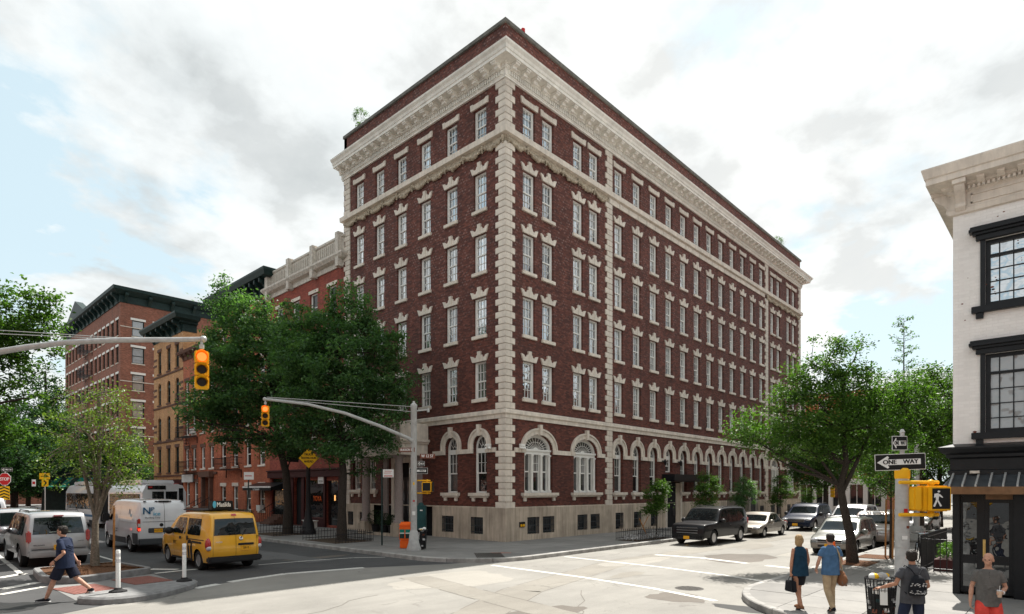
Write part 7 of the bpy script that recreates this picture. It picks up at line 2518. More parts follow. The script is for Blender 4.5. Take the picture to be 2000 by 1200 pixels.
def flat_sign(name, label, loc, yaw, w, h, face, back='galvanized', border=None, cat='sign', th=.006, tilt=0.0):
    """plate facing local -Y"""
    r0 = thing(name, label, cat, loc, yaw)
    r0.rotation_euler = (0, tilt, yaw)
    MB().box(-w / 2, w / 2, 0, th, -h / 2, h / 2).build('plate', back, r0, bevel=.002)
    if border: MB().box(-w / 2 + .003, w / 2 - .003, -.003, -.001, -h / 2 + .003, h / 2 - .003).build('border', border, r0)
    b = .012 if border else .002
    MB().box(-w / 2 + b, w / 2 - b, -.006, -.0035, -h / 2 + b, h / 2 - b).build('face', face, r0)
    return r0


UPM = Matrix.Rotation(PI / 2, 4, 'X')
def put(txt, size, mat, r0, x=0, z=0, squash=1.0, bold=0.0, y=-.0095): return lettering(txt, size, mat, r0, Matrix.Translation((x, y, z)) @ UPM, squash=squash, bold=bold)


def one_way(label, loc, yaw, w, h, tilt=0.0):
    r0 = flat_sign('one_way_sign', label, loc, yaw, w, h, 'sign_black', border='sign_white', tilt=tilt)
    a = MB(); y = -.008
    a.add([(-w * .46, y, 0), (-w * .25, y, h * .38), (-w * .22, y, h * .30), (-w * .25, y, h * .17), (w * .40, y, h * .17), (w * .40, y, -h * .17), (-w * .25, y, -h * .17), (-w * .22, y, -h * .30), (-w * .25, y, -h * .38)], [(0, 1, 2, 3, 6, 7, 8), (3, 4, 5, 6)])
    a.build('arrow', 'sign_white', r0, recalc=False)
    put('ONE', h * .38, 'sign_black', r0, -w * .21, 0, (w / h / 2.7 if w / h < 2 else 1.0), .004 * min(1, w), -.011); put('WAY', h * .38, 'sign_black', r0, w * .20, 0, (w / h / 2.7 if w / h < 2 else 1.0), .004 * min(1, w), -.011)
    return r0


CAMYAW = rad(-46.87)
# mast arm from the left edge
ends = [PXZ(397, 12.4, 663), PXZ(330, 12.4, 664), PXZ(230, 12.4, 664.5), PXZ(130, 12.4, 669), PXZ(50, 12.4, 679), PXZ(0, 12.4, 687)]
pole_xy = D_(-430, 12.6)
pr = thing('signal_mast', 'grey signal mast whose long arm reaches in from the left edge', 'signal pole', (pole_xy[0], pole_xy[1], 0))
o0 = Vector((pole_xy[0], pole_xy[1], 0))
m = MB(); path = [Vector(p) - o0 for p in ends] + [Vector(PXZ(-200, 12.5, 730)) - o0, Vector((0, 0, 4.3))]
m.tube(path, [.048, .05, .053, .056, .06, .062, .075, .085], 14); m.ball(tuple(path[0]), .07)
m.build('mast_arm', 'galvanized', pr, smooth=True)
m = MB(); m.lathe([(.22, 0), (.22, .5), (.14, .6), (.115, 6.3), (.10, 6.35)], n=14); m.build('pole', 'galvanized', pr, smooth=True)
m = MB(); top = Vector((0, 0, 6.2))
for f in (.0, .04): m.tube([top - Vector((0, 0, f * 4)), Vector(PXZ(262 - 40 * (f > 0), 12.4, 662)) - o0], .008, 5)
MB.tube(m, [Vector(PXZ(262, 12.4, 666)) - o0, Vector(PXZ(262, 12.4, 658)) - o0], .02, 6)
m.build('guy_wire', 'galvanized', pr, recalc=False)
e = PXZ(394, 12.35, 672)
signal_head('traffic_signal', 'large yellow traffic signal showing red, hanging from the left mast arm', (e[0], e[1], e[2] - .12), CAMYAW + rad(28), 1.02)
# second mast in front of the hotel
px_, py_ = -5.33, .05
pr = thing('signal_mast', 'grey signal mast on the hotel corner with street signs and curved arm', 'signal pole', (px_, py_, .15))
m = MB(); m.lathe([(.30, 0), (.30, .06), (.22, .3), (.17, .75), (.13, .80), (.125, 5.75), (.14, 5.78), (.14, 5.9), (.05, 5.98), (.045, 6.05)], n=14); m.build('pole', 'pole_grey', pr, smooth=35)
m = MB(); m.tube([(0, 0, 4.35), (-.25, 0, 4.52), (-1.67, 0, 4.92), (-3.17, 0, 5.27), (-4.67, 0, 5.45), (-6.17, 0, 5.46)], [.075, .075, .068, .06, .05, .042], 12); m.ball((-6.17, 0, 5.46), .065)
m.build('mast_arm', 'pole_grey', pr, smooth=True)
m = MB(); m.tube([(0, .03, 5.62), (-6.1, .02, 5.5)], .012, 5); m.tube([(0, -.03, 5.82), (-6.1, -.02, 5.53)], .012, 5); m.build('guy_wire', 'pole_grey', pr, recalc=False)
m = MB(); m.tube([(0, 0, 5.65), (.5, -.3, 5.72)], .03, 8); m.lathe([(.05, 0), (.06, .12), (.03, .16)], (.5, -.3, 5.62), 8); m.build('camera_bracket', 'pole_grey', pr, smooth=True)
for z in (1.6, 2.4, 3.1): MB().lathe([(.135, z), (.135, z + .05)], n=14, cap=False).build('steel_band', 'galvanized', pr)
signal_head('traffic_signal', 'smaller yellow traffic signal showing red, hanging from the curved arm at the hotel corner', (px_ - 6.15, py_, 5.42), CAMYAW + rad(18), .92)
one_way('one way sign pointing left on the hotel corner mast', (px_ + .12, py_ - .16, 3.37), CAMYAW, .74, .25)
one_way('smaller one way sign above the other on the hotel corner mast', (px_ + .28, py_ - .13, 3.67), CAMYAW + rad(10), .28, .2)
s = flat_sign('street_name_sign', 'brown street name sign reading W 12 ST on the corner mast', (px_ + .42, py_ - .35, 3.97), CAMYAW + rad(3), .62, .19, 'brown_print'); put('W 12 ST', .17, 'sign_white', s, 0, 0, .8, .004)
s = flat_sign('street_name_sign', 'brown street name sign reading HUDSON ST turned away on the corner mast', (px_ - .22, py_ + .18, 4.22), rad(-62), .7, .18, 'brown_print'); put('HUDSON ST', .14, 'sign_white', s, 0, 0, .75, .004)
p_ = ped_signal('pedestrian_signal', 'yellow pedestrian signal at the hotel corner turned half away', (px_ + .40, py_ - .38, 2.72), CAMYAW - rad(8), False, .95, 1)
MB().box(.235, .26, -.14, .1, -.2, .2).build('side_face', 'sign_black', p_)
# litter basket: mesh of thin rods with rubbish inside
def basket(label, loc, r=.24, h=.85, seed=1, sticker=True):
    r0 = thing('litter_basket', label, 'litter bin', loc)
    m = MB(); n = 26
    for k in range(n):
        a = 2 * PI * k / n; c, s = math.cos(a), math.sin(a); m.tube([(c * r * .78, s * r * .78, .03), (c * r * .84, s * r * .84, h * .5), (c * r, s * r, h)], .0045 if k % 4 else .011, 4, cap=False)
    for i in range(11):
        z = .04 + (h - .04) * i / 10; rr = r * (.78 + .22 * (z / h) ** 1.3); pts = [(rr * math.cos(2 * PI * k / 20), rr * math.sin(2 * PI * k / 20), z) for k in range(21)]
        m.tube(pts, .0045 if i < 10 else .014, 4, cap=False)
    m.build('wire_cage', 'black_iron', r0, recalc=False)
    rr_ = random.Random(seed)
    g = MB(); g.lathe([(r * .74, .04), (r * .78, h * .5), (r * .86, h * .84)], n=12); g.build('bin_liner', 'trim_black', r0, smooth=True)
    for k in range(34):
        a = rr_.uniform(0, 6.28); z = rr_.uniform(.08, h * .85); q = r * (.76 + .12 * z / h); s = rr_.uniform(.025, .07)
        c = MB(); c.cbox((q * math.cos(a), q * math.sin(a), z), (s * 1.6, s * .3, s * 1.4), a + PI / 2, rr_.uniform(-.6, .6))
        c.build('rubbish', rr_.choice(['sign_white', 'plastic_grey', 'curtain', 'brown_print', 'teal_paint', 'plastic_grey']), r0)
    for k in range(9):
        a = rr_.uniform(0, 6.28); q = rr_.uniform(0, r * .6)
        MB().ball((q * math.cos(a), q * math.sin(a), h + rr_.uniform(-.06, .05)), (rr_.uniform(.05, .1), rr_.uniform(.05, .09), rr_.uniform(.03, .07)), 8, 6).build('rubbish', rr_.choice(['sign_white', 'sign_white', 'curtain', 'sign_yellow']), r0, smooth=True)
    if sticker:
        a = CAMYAW - PI / 2 - .35; o = MB().cbox((r * .95 * math.cos(a), r * .95 * math.sin(a), h * .72), (.11, .004, .3), a + PI / 2, -.1).build('notice', 'sign_white', r0)


x, y = D_(820, 25.0); basket('wire litter basket beside the signal mast on the hotel corner', (x + .02, y - .05, .15), .26, .8, 3)
x, y = D_(1720, 10.3); basket('overflowing wire litter basket beside the man with the backpack', (x, y, .15), .235, .95, 8)
# orange newspaper box, green control cabinet
nb = thing('newspaper_box', 'bright orange newspaper box left of the signal mast', 'newspaper box', (-5.02, 1.0, .15), CAMYAW)
m = MB(); m.prism([(-.2, .92), (.2, .92), (.2, 1.1), (-.2, 1.0)], -.24, .24, 'x'); m.build('lid', 'orange_plastic', nb, bevel=.02)
MB().box(-.22, .22, -.19, .19, .0, .34).build('lower_body', 'orange_plastic', nb, bevel=.03)
MB().box(-.24, .24, -.2, .2, .34, .93).build('upper_body', 'orange_plastic', nb, bevel=.03)
MB().box(-.22, -.02, -.208, -.2, .42, .8).box(.02, .22, -.208, -.2, .42, .8).build('display_window', 'dark_green_paint', nb)
MB().box(-.22, -.02, -.212, -.208, .6, .8).box(.02, .22, -.212, -.208, .6, .8).build('front_page', 'awning_green', nb)
MB().box(-.22, -.02, -.215, -.212, .62, .66).box(.02, .22, -.215, -.212, .62, .66).build('headline', 'sign_white', nb)
x, y = D_(822, 27.5)
cb_ = thing('control_cabinet', 'dark green street cabinet behind the signal mast', 'cabinet', (x, y, .15), CAMYAW)
m = MB(); m.box(-.24, .24, -.16, .16, .62, 1.75); m.build('cabinet', 'teal_paint', cb_, bevel=.03); MB().lathe([(.14, 1.74), (.12, 1.84), (.04, 1.88)], n=12).build('cap', 'teal_paint', cb_, smooth=True)
MB().lathe([(.06, 0), (.06, .65)], n=8).build('post', 'teal_paint', cb_)
MB().box(-.02, .1, -.168, -.16, 1.5, 1.55).build('label_plate', 'sign_white', cb_)
# green sign post with parking notice
sp_ = thing('sign_post', 'thin green post with small white parking notice before the portico', 'sign post', (-4.96, 2.8, .15), CAMYAW)
MB().box(-.03, .03, -.03, .03, 0, 3.35).build('post', 'dark_green_paint', sp_)
MB().box(.05, .52, -.04, -.032, 3.0, 3.35).build('notice', 'sign_white', sp_); MB().box(.1, .47, -.044, -.041, 3.04, 3.08).box(.12, .44, -.044, -.041, 3.26, 3.28).box(.1, .4, -.044, -.041, 3.18, 3.2).build('notice_print', 'sign_red', sp_)
# cast iron lamp post with diamond sign
lp = thing('lamp_post', 'black cast iron lamp post rising into the street trees', 'lamp post', (-3.84, 11.39, .15))
m = MB(); m.lathe([(.42, 0), (.42, .18), (.34, .3), (.30, .62), (.20, .85), (.18, 1.2), (.14, 1.35), (.12, 2.2), (.095, 5.5), (.08, 8.4), (.12, 8.5), (.05, 8.7)], n=16); m.build('post', 'black_iron', lp, smooth=35)
m = MB(); m.tube([(0, 0, 8.2), (-.8, 0, 8.9), (-1.6, 0, 8.8)], .05, 8); m.lathe([(.22, 8.6), (.3, 8.5), (.1, 8.3)], (-1.6, 0, 0), 12); m.build('lamp_arm', 'black_iron', lp, smooth=True)
x, y = D_(603, 32.6)
dm = thing('diamond_sign', 'yellow diamond sign reading TRUCK RESTRICTION AHEAD on the lamp post', 'sign', (x, y, 2.6 + 62 * 32.6 / 1185), CAMYAW)
m = MB(); h = .56; m.prism([(0, h), (h, 0), (0, -h), (-h, 0)], 0, .01, 'y'); m.build('plate', 'sign_black', dm)
h = .545; MB().prism([(0, h), (h, 0), (0, -h), (-h, 0)], -.006, -.002, 'y').build('face', 'sign_yellow', dm)
put('TRUCK', .17, 'sign_black', dm, 0, .19, .9, .006); put('RESTRICTION', .15, 'sign_black', dm, 0, 0, .85, .005); put('AHEAD', .17, 'sign_black', dm, 0, -.19, .9, .006)
# low iron guards round the tree pits
def guard(label, x0, x1, y0, y1):
    iron_fence('tree_guard', label, [(x0, y0), (x1, y0), (x1, y1), (x0, y1)], h=.48, z=.155, step=.16, part='bar')
    o = MB().box(x0 + .05, x1, y0 + .05, y1 - .05, 0, .012).build('tree_pit', 'soil', loc=(0, 0, .152)); o['kind'] = 'structure'


guard('low iron guard around the pit of the tree nearest the hotel corner', -6.0, -4.0, 4.9, 7.9)
guard('low iron guard around the pit of the farther street tree', -5.9, -3.9, 11.2, 14.2)
guard('low iron guard with pale planting around the sapling nearest the camera', 4.3, 7.5, -4.55, -3.3)
rs = np.random.RandomState(3)
fw_ = leaf_mesh('flower_bed', np.stack([rs.uniform(4.4, 7.4, 700), rs.uniform(-4.45, -3.4, 700), rs.uniform(.18, .38, 700)], 1), None, .09, 'curtain', 4); o = link('flower_bed', fw_); o['kind'] = 'stuff'; tag(o, 'low pale flowers and leaves in the fenced sapling pit', 'flowers')
m = MB(); m.tube([(0, 0, 0), (-.5, .2, 1.0)], .025, 6); m.tube([(-.35, .1, .55), (.2, .1, 1.1)], .02, 6); o = m.build('wooden_stake', 'wood_stake', loc=(6.6, -3.7, .15)); tag(o, 'crossed wooden stake leaning in the sapling pit', 'stake')
for x0, x1 in ((1.2, 3.0), (3.9, 5.4)):
    o = MB().box(x0, x1, -14.75, -13.75, 0, .012).build('tree_pit', 'mulch', loc=(0, 0, .152)); o['kind'] = 'structure'
# area railing before the hotel and black lantern post by the side door
iron_fence('area_fence', 'tall black railing before the hotel left of the side door', [(22.5, -.9), (28.2, -.9)], h=1.75, step=.17, bal=.02)
bp_ = MB().lathe([(.06, 0), (.05, 3.4), (.09, 3.45), (.02, 3.6)], n=10).build('bollard_post', 'black_iron', loc=(30.8, -1.5, .15), smooth=True); tag(bp_, 'tall thin black post beside the hotel side door', 'post')

# right hand pole with one way signs and the walk signal
x, y = D_(1762, 11.5)
rp = thing('signal_pole', 'grey pole with yellow collar carrying the one way signs at right', 'signal pole', (x, y, .15), CAMYAW)
m = MB(); m.lathe([(.2, 0), (.2, .35), (.13, .45), (.115, 2.72)], n=18); m.build('pole', 'pole_grey', rp, smooth=35)
MB().lathe([(.122, 2.66), (.13, 2.70), (.13, 2.82), (.10, 2.86)], n=18).build('collar', 'signal_yellow', rp, smooth=35)
m = MB(); m.lathe([(.04, 2.8), (.04, 3.53), (.05, 3.54), (.02, 3.6)], n=12); m.build('pipe', 'galvanized', rp, smooth=True)
for z in (.9, 1.35, 1.9, 2.3): MB().lathe([(.120 + .006 * (2.5 - z), z), (.120 + .006 * (2.5 - z), z + .018)], n=18, cap=False).build('steel_band', 'galvanized', rp)
x2, y2 = D_(1758, 11.42)
one_way('large one way sign pointing left on the right hand pole', (x2, y2 + .0, 2.6 + 54 * 11.5 / 1185), CAMYAW - rad(4), .92, .31, rad(-2))
x2, y2 = D_(1757, 11.42)
one_way('small dark one way sign at the top of the right hand pole', (x2, y2, 2.6 + 90.5 * 11.5 / 1185), CAMYAW + rad(12), .345, .27, rad(-1))
m = MB(); m.tube([(0, 0, 2.72), (0, 0, 3.3)], .036, 8); 
x3, y3 = D_(1822, 11.4)
ped_signal('pedestrian_signal', 'yellow pedestrian signal showing the white walking figure at right', (x3, y3, 2.6 - 17 * 11.4 / 1185), CAMYAW + rad(10), True, 1.12, 1)
MB().box(-.40, -.245, -.05, .12, -.2, .2).build('second_housing', 'signal_yellow', bpy.data.objects['pedestrian_signal.001'], bevel=.02)
# second pole farther along with square base, small far signal
sp2_ = thing('street_light_pole', 'grey pole on a square concrete base behind the parked cars at right', 'lamp post', (13.2, -14.1, .15))
MB().box(-.32, .32, -.32, .32, 0, .75).build('base', 'pole_grey', sp2_, bevel=.08); MB().lathe([(.13, .7), (.10, 4.6)], n=12).build('pole', 'pole_grey', sp2_, smooth=True)
x, y = D_(1640, 50)
fp = thing('signal_pole', 'far grey signal pole at the end of the hotel block', 'signal pole', (x, y, .15)); MB().lathe([(.12, 0), (.1, 4.5)], n=10).build('pole', 'pole_grey', fp, smooth=True)
x, y = D_(1626, 49.5); signal_head('traffic_signal', 'small far yellow traffic signal beyond the hotel', (x, y, 2.85), rad(90), 1.1, lit='')
# traffic cone
cn = thing('traffic_cone', 'orange traffic cone left of the leaning tree', 'traffic cone', (1.5, -13.72, .15))
MB().box(-.17, .17, -.17, .17, 0, .03).build('base', 'rubber', cn, bevel=.01); MB().lathe([(.13, .03), (.035, .70), (.03, .72)], n=16).build('cone', 'orange_plastic', cn, smooth=True)
# railings, steps and planting beside the white building
iron_fence('area_fence', 'black iron area railing with rounded top beside the white corner building', [(1.2, -17.0), (1.2, -16.2), (6.0, -16.2), (6.0, -17.2)], h=1.05, step=.15, bal=.013)
stoop_r = thing('stoop', 'brown stone steps behind the black railing at right', 'steps', (7.2, -17.4, .15), PI / 2)
m = MB()
for i in range(5): m.box(0, -1.4 + .28 * i, -.9, .9, .17 * i, .17 * (i + 1)) if False else m.box(-.28 * i - .28, -.28 * i, -.9, .9, 0, .85 - .17 * i)
m.build('steps', 'brownstone', stoop_r); 
for s in (-1, 1):
    k = MB(); k.tube([(-1.5, s * .9, .95), (-1.35, s * .9, 1.05), (0, s * .9, 1.85)], .03, 8)
    for i in range(11): k.tube([(-1.5 + .14 * i, s * .9, 0), (-1.5 + .14 * i, s * .9, .95 + .08 * i)], .014, 5)
    k.build('handrail', 'black_iron', stoop_r, recalc=False)
pb = thing('planter_box', 'maroon planter with leafy plants inside the black railing', 'plant pot', (2.2, -16.75, .15)); MB().box(-.6, .9, -.2, .3, 0, .34).build('box', 'maroon', pb, bevel=.01)
rs = np.random.RandomState(8); link('foliage', leaf_mesh('foliage', rs.uniform((-.5, -.15, .4), (.8, .25, .8), (420, 3)), None, .10, 'leaf_green', 9), pb)
o = MB().box(-.5, .5, -.45, .45, 0, .05).build('cellar_hatch', 'galvanized', loc=(1.1, -15.75, .155)); o.rotation_euler = (0, 0, 0); tag(o, 'flat metal cellar hatch in the sunlit right pavement', 'hatch')

# signs far up the avenue at the left edge
x, y = D_(9, 40)
st = thing('stop_sign', 'red stop sign above a yellow and black chevron board', 'sign', (x, y, 0), CAMYAW)
MB().box(-.03, .03, .02, .06, 0, 3.9).build('post', 'galvanized', st)
oc = lambda r_: [(r_ * math.cos(PI / 8 + k * PI / 4), 3.3 + r_ * math.sin(PI / 8 + k * PI / 4)) for k in range(8)]
MB().prism(oc(.44), 0, .01, 'y').build('plate', 'sign_white', st); MB().prism(oc(.41), -.006, -.002, 'y').build('face', 'sign_red', st); put('STOP', .3, 'sign_white', st, 0, 3.3, .85, .01)
MB().box(-.38, .32, 0, .01, 1.95, 2.82).build('chevron_board', 'sign_yellow', st)
c = MB()
for k in range(4):
    z = 1.98 + k * .2
    c.add([(-.37, -.006, z), (-.03, -.006, z + .13), (.31, -.006, z), (.31, -.006, z + .09), (-.03, -.006, z + .22), (-.37, -.006, z + .09)], [(0, 1, 4, 5), (1, 2, 3, 4)])
c.build('chevrons', 'sign_black', st, recalc=False)
ow = one_way('small one way sign over the stop sign at the left edge', (x + .1, y - .1, 3.93), CAMYAW + PI * 0, .74, .22)
x, y = D_(87, 46)
ys = thing('arrow_sign', 'yellow arrow sign over a yellow chevron sign in the far queue', 'sign', (x, y, 0), CAMYAW)
MB().box(-.03, .03, .02, .06, 0, 3.9).build('post', 'galvanized', ys); MB().box(-.40, .40, 0, .01, 3.4, 3.86).build('arrow_plate', 'sign_yellow', ys); MB().box(-.22, .28, 0, .01, 2.85, 3.38).build('chevron_plate', 'sign_yellow', ys)
c = MB(); c.add([(-.3, -.006, 3.6), (.1, -.006, 3.6), (.1, -.006, 3.52), (.33, -.006, 3.63), (.1, -.006, 3.74), (.1, -.006, 3.66), (-.3, -.006, 3.66)], [(0, 1, 5, 6), (2, 3, 4)]); c.add([(-.1, -.006, 2.92), (.02, -.006, 2.92), (.18, -.006, 3.12), (.02, -.006, 3.32), (-.1, -.006, 3.32), (.05, -.006, 3.12)], [(0, 1, 2, 5), (5, 2, 3, 4)]); c.build('arrow', 'sign_black', ys, recalc=False)
x, y = D_(66, 44); s = flat_sign('small_sign', 'small white and red notice in the far queue', (x, y, 3.1), CAMYAW, .3, .5, 'sign_white'); MB().box(-.1, .1, -.009, -.007, -.1, .1).build('print', 'sign_red', s)
x, y = D_(145, 60)
ga = thing('green_awning', 'green striped awning far up the avenue', 'awning', (x, y, 2.7), CAMYAW)
for k in range(8): MB().prism([(-.0, 1.1), (-1.2, .3), (-1.2, .0), (0, .8)], -2.4 + .6 * k, -2.4 + .6 * k + .3, 'x') if False else MB().add([(-2.4 + .6 * k, 0, 1.1), (-1.8 + .6 * k, 0, 1.1), (-1.8 + .6 * k, -1.2, .2), (-2.4 + .6 * k, -1.2, .2), (-1.8 + .6 * k, -1.2, 0), (-2.4 + .6 * k, -1.2, 0)], [(0, 1, 2, 3), (3, 2, 4, 5)]).build('awning_stripe', 'awning_green' if k % 2 else 'dark_green_paint', ga, recalc=False)
MB().box(-3.2, 3.2, .05, .4, -2.5, 2.2).build('shop_wall', 'dark_green_paint', ga)
x, y = D_(486, 30.5)
s = flat_sign('parking_sign', 'small white parking notice on a dark leaning post before the orange house', (x, y, 3.3), CAMYAW, .5, .38, 'sign_white'); MB().box(-.2, .15, -.009, -.007, -.02, .02).build('print', 'sign_red', s)
m = MB(); m.tube([(0, .03, .2), (-.18, .03, -3.2)], .03, 6); m.build('post', 'dark_green_paint', s)

def bicycle(label, loc, rz, col):
    r0 = thing('bicycle', label, 'bicycle', loc, rz, 'bicycles by the railing')
    for x in (-.52, .52):
        m = MB(); m.tube([(x + .33 * math.cos(2 * PI * k / 20), 0, .34 + .33 * math.sin(2 * PI * k / 20)) for k in range(21)], .02, 6, cap=False); m.build('wheel', 'rubber', r0, recalc=False)
        m = MB()
        for k in range(10): m.tube([(x, 0, .34), (x + .32 * math.cos(2 * PI * k / 10), 0, .34 + .32 * math.sin(2 * PI * k / 10))], .003, 3, cap=False)
        m.build('spokes', 'chrome', r0, recalc=False)
    m = MB()
    for a, b in (((-.52, 0, .34), (-.12, 0, .34)), ((-.12, 0, .34), (-.25, 0, .85)), ((-.12, 0, .34), (.36, 0, .82)), ((-.22, 0, .80), (.34, 0, .86)), ((-.52, 0, .34), (-.22, 0, .78)), ((.52, 0, .34), (.34, 0, .95))): m.tube([a, b], .018, 6)
    m.build('frame', col, r0, recalc=False)
    MB().tube([(.30, -.26, 1.0), (.36, 0, .97), (.30, .26, 1.0)], .014, 6).build('handlebar', 'chrome', r0); MB().ball((-.27, 0, .9), (.13, .07, .035)).build('saddle', 'trim_black', r0, smooth=True)


for k, (x, y, a, c, l) in enumerate(((3.4, -15.85, 20, 'black_iron', 'black bicycle leaning on the railing, nearest the camera'), (4.4, -15.8, 12, 'glow_red', 'red framed bicycle in the middle of the leaning group'), (5.4, -15.9, 25, 'black_iron', 'black bicycle farthest along the railing'))): bicycle(l, (x, y, .15), rad(a), 'sign_red' if c == 'glow_red' else c)

rr = random.Random(2)
for k, (z, w, h, c) in enumerate(((1.55, .10, .07, 'sign_white'), (2.05, .07, .09, 'sign_red'), (1.15, .09, .06, 'curtain'), (1.75, .05, .05, 'brown_print'))):
    MB().cbox((-.03 + .02 * k, -.122, z), (w, .004, h), 0, 0).build('sticker', c, rp)
for k, (z, w, h, c) in enumerate(((1.5, .12, .16, 'sign_white'), (2.0, .08, .06, 'sign_red'), (2.7, .06, .1, 'sign_yellow'))):
    MB().cbox((-.09, -.115, z), (w, .004, h), rad(-35), 0).build('sticker', c, bpy.data.objects['signal_mast.001'])
# ---------------------------------------------------------------- people (local +x forwards, +y their left, metres at 1.75 m)
simple('skin', (0.48, 0.26, 0.18), 0.6, 0.18, 22, spec=.3, bump=.3)
simple('skin_tan', (0.38, 0.19, 0.12), 0.55, 0.18, 22, spec=.3, bump=.3)
simple('hair_dark', (0.022, 0.017, 0.014), 0.55, 0.4, 60, bump=.8)
simple('hair_blonde', (0.36, 0.24, 0.12), 0.6, 0.35, 60, bump=.8)
for nm_, c_ in (('cloth_navy', (0.014, 0.022, 0.05)), ('cloth_darknavy', (0.012, 0.014, 0.028)), ('cloth_teal', (0.008, 0.035, 0.065)), ('cloth_black', (0.009, 0.01, 0.014)), ('cloth_blue', (0.06, 0.13, 0.24)),
                ('cloth_khaki', (0.36, 0.27, 0.17)), ('cloth_grey', (0.115, 0.11, 0.105)), ('cloth_charcoal', (0.06, 0.062, 0.07)), ('cloth_coral', (0.62, 0.065, 0.05)), ('cloth_denim', (0.012, 0.018, 0.04)), ('leather_tan', (0.22, 0.10, 0.05)), ('bag_pattern', (0.16, 0.13, 0.11))):
    simple(nm_, c_, 0.85, 0.22, 7, bump=.5)
simple('sole_white', (0.6, 0.6, 0.6), .6, 0)
simple('cup_plastic', (0.55, 0.40, 0.30), 0.2, 0.1, 20)


def ell_tube(m, rings, n=14):
    """rings: (centre, a vector, b vector)"""
    vs = []; fs = []
    for c, a, b in rings:
        for k in range(n):
            t = 2 * PI * k / n; p = Vector(c) + Vector(a) * math.cos(t) + Vector(b) * math.sin(t); vs.append(tuple(p))
    for i in range(len(rings) - 1):
        for k in range(n):
            q = i * n + k; w = i * n + (k + 1) % n; fs.append((q, w, w + n, q + n))
    fs.append(tuple(range(n))[::-1]); fs.append(tuple(range((len(rings) - 1) * n, len(rings) * n)))
    m.add(vs, fs)


def limb(m, pts, rads, n=12, balls=True):
    m.tube(pts, rads, n)
    if balls:
        for p, r in zip(pts[1:-1], rads[1:-1]): m.ball(p, r, 10, 8)
        m.ball(pts[0], rads[0], 10, 8); m.ball(pts[-1], rads[-1], 10, 8)


def fuse(name, m, mat, parent, voxel=.009, smooth=4):
    """grow one continuous skin round the overlapping volumes"""
    me = m.mesh(name, mat)
    o = bpy.data.objects.new('tmp_' + name, me); COL.objects.link(o)
    md = o.modifiers.new('r', 'REMESH'); md.mode = 'VOXEL'; md.voxel_size = voxel; md.use_smooth_shade = True
    sm = o.modifiers.new('s', 'SMOOTH'); sm.factor = .5; sm.iterations = smooth
    dg = bpy.context.evaluated_depsgraph_get()
    me2 = bpy.data.meshes.new_from_object(o.evaluated_get(dg))
    bpy.data.objects.remove(o)
    me2.name = name
    me2.materials.clear(); me2.materials.append(MATS[mat])
    return link(name, me2, parent)


def hand(m, wrist, direction, palm_n, side, curl=.5, s=1.0):
    """palm and five fingers; direction = wrist to knuckles, palm_n = palm facing"""
    d = Vector(direction).normalized(); pn = Vector(palm_n); pn = (pn - d * pn.dot(d)).normalized(); w = d.cross(pn).normalized()
    W = Vector(wrist)
    ell_tube(m, [(W, w * .026 * s, pn * .019 * s), (W + d * .03 * s, w * .034 * s, pn * .018 * s), (W + d * .065 * s, w * .042 * s, pn * .016 * s), (W + d * .092 * s, w * .041 * s, pn * .013 * s)], 12)
    for k, L in enumerate((.070, .078, .073, .058)):
        b = W + d * .085 * s + w * (.030 - .020 * k) * s * side
        a1 = curl * .7; a2 = curl * 1.6; a3 = curl * 2.2
        p1 = b + (d * math.cos(a1) + pn * math.sin(a1)) * L * .42 * s
        p2 = p1 + (d * math.cos(a2) + pn * math.sin(a2)) * L * .33 * s
        p3 = p2 + (d * math.cos(a3) + pn * math.sin(a3)) * L * .27 * s
        limb(m, [b, p1, p2, p3], [.0095 * s, .009 * s, .0082 * s, .007 * s], 8)
    b = W + d * .025 * s + w * .028 * s * side
    p1 = b + (d * .6 + w * side * .75 + pn * .25).normalized() * .038 * s
    p2 = p1 + (d * .8 + w * side * .25 + pn * .5).normalized() * .034 * s
    limb(m, [b, p1, p2], [.013 * s, .011 * s, .009 * s], 8)


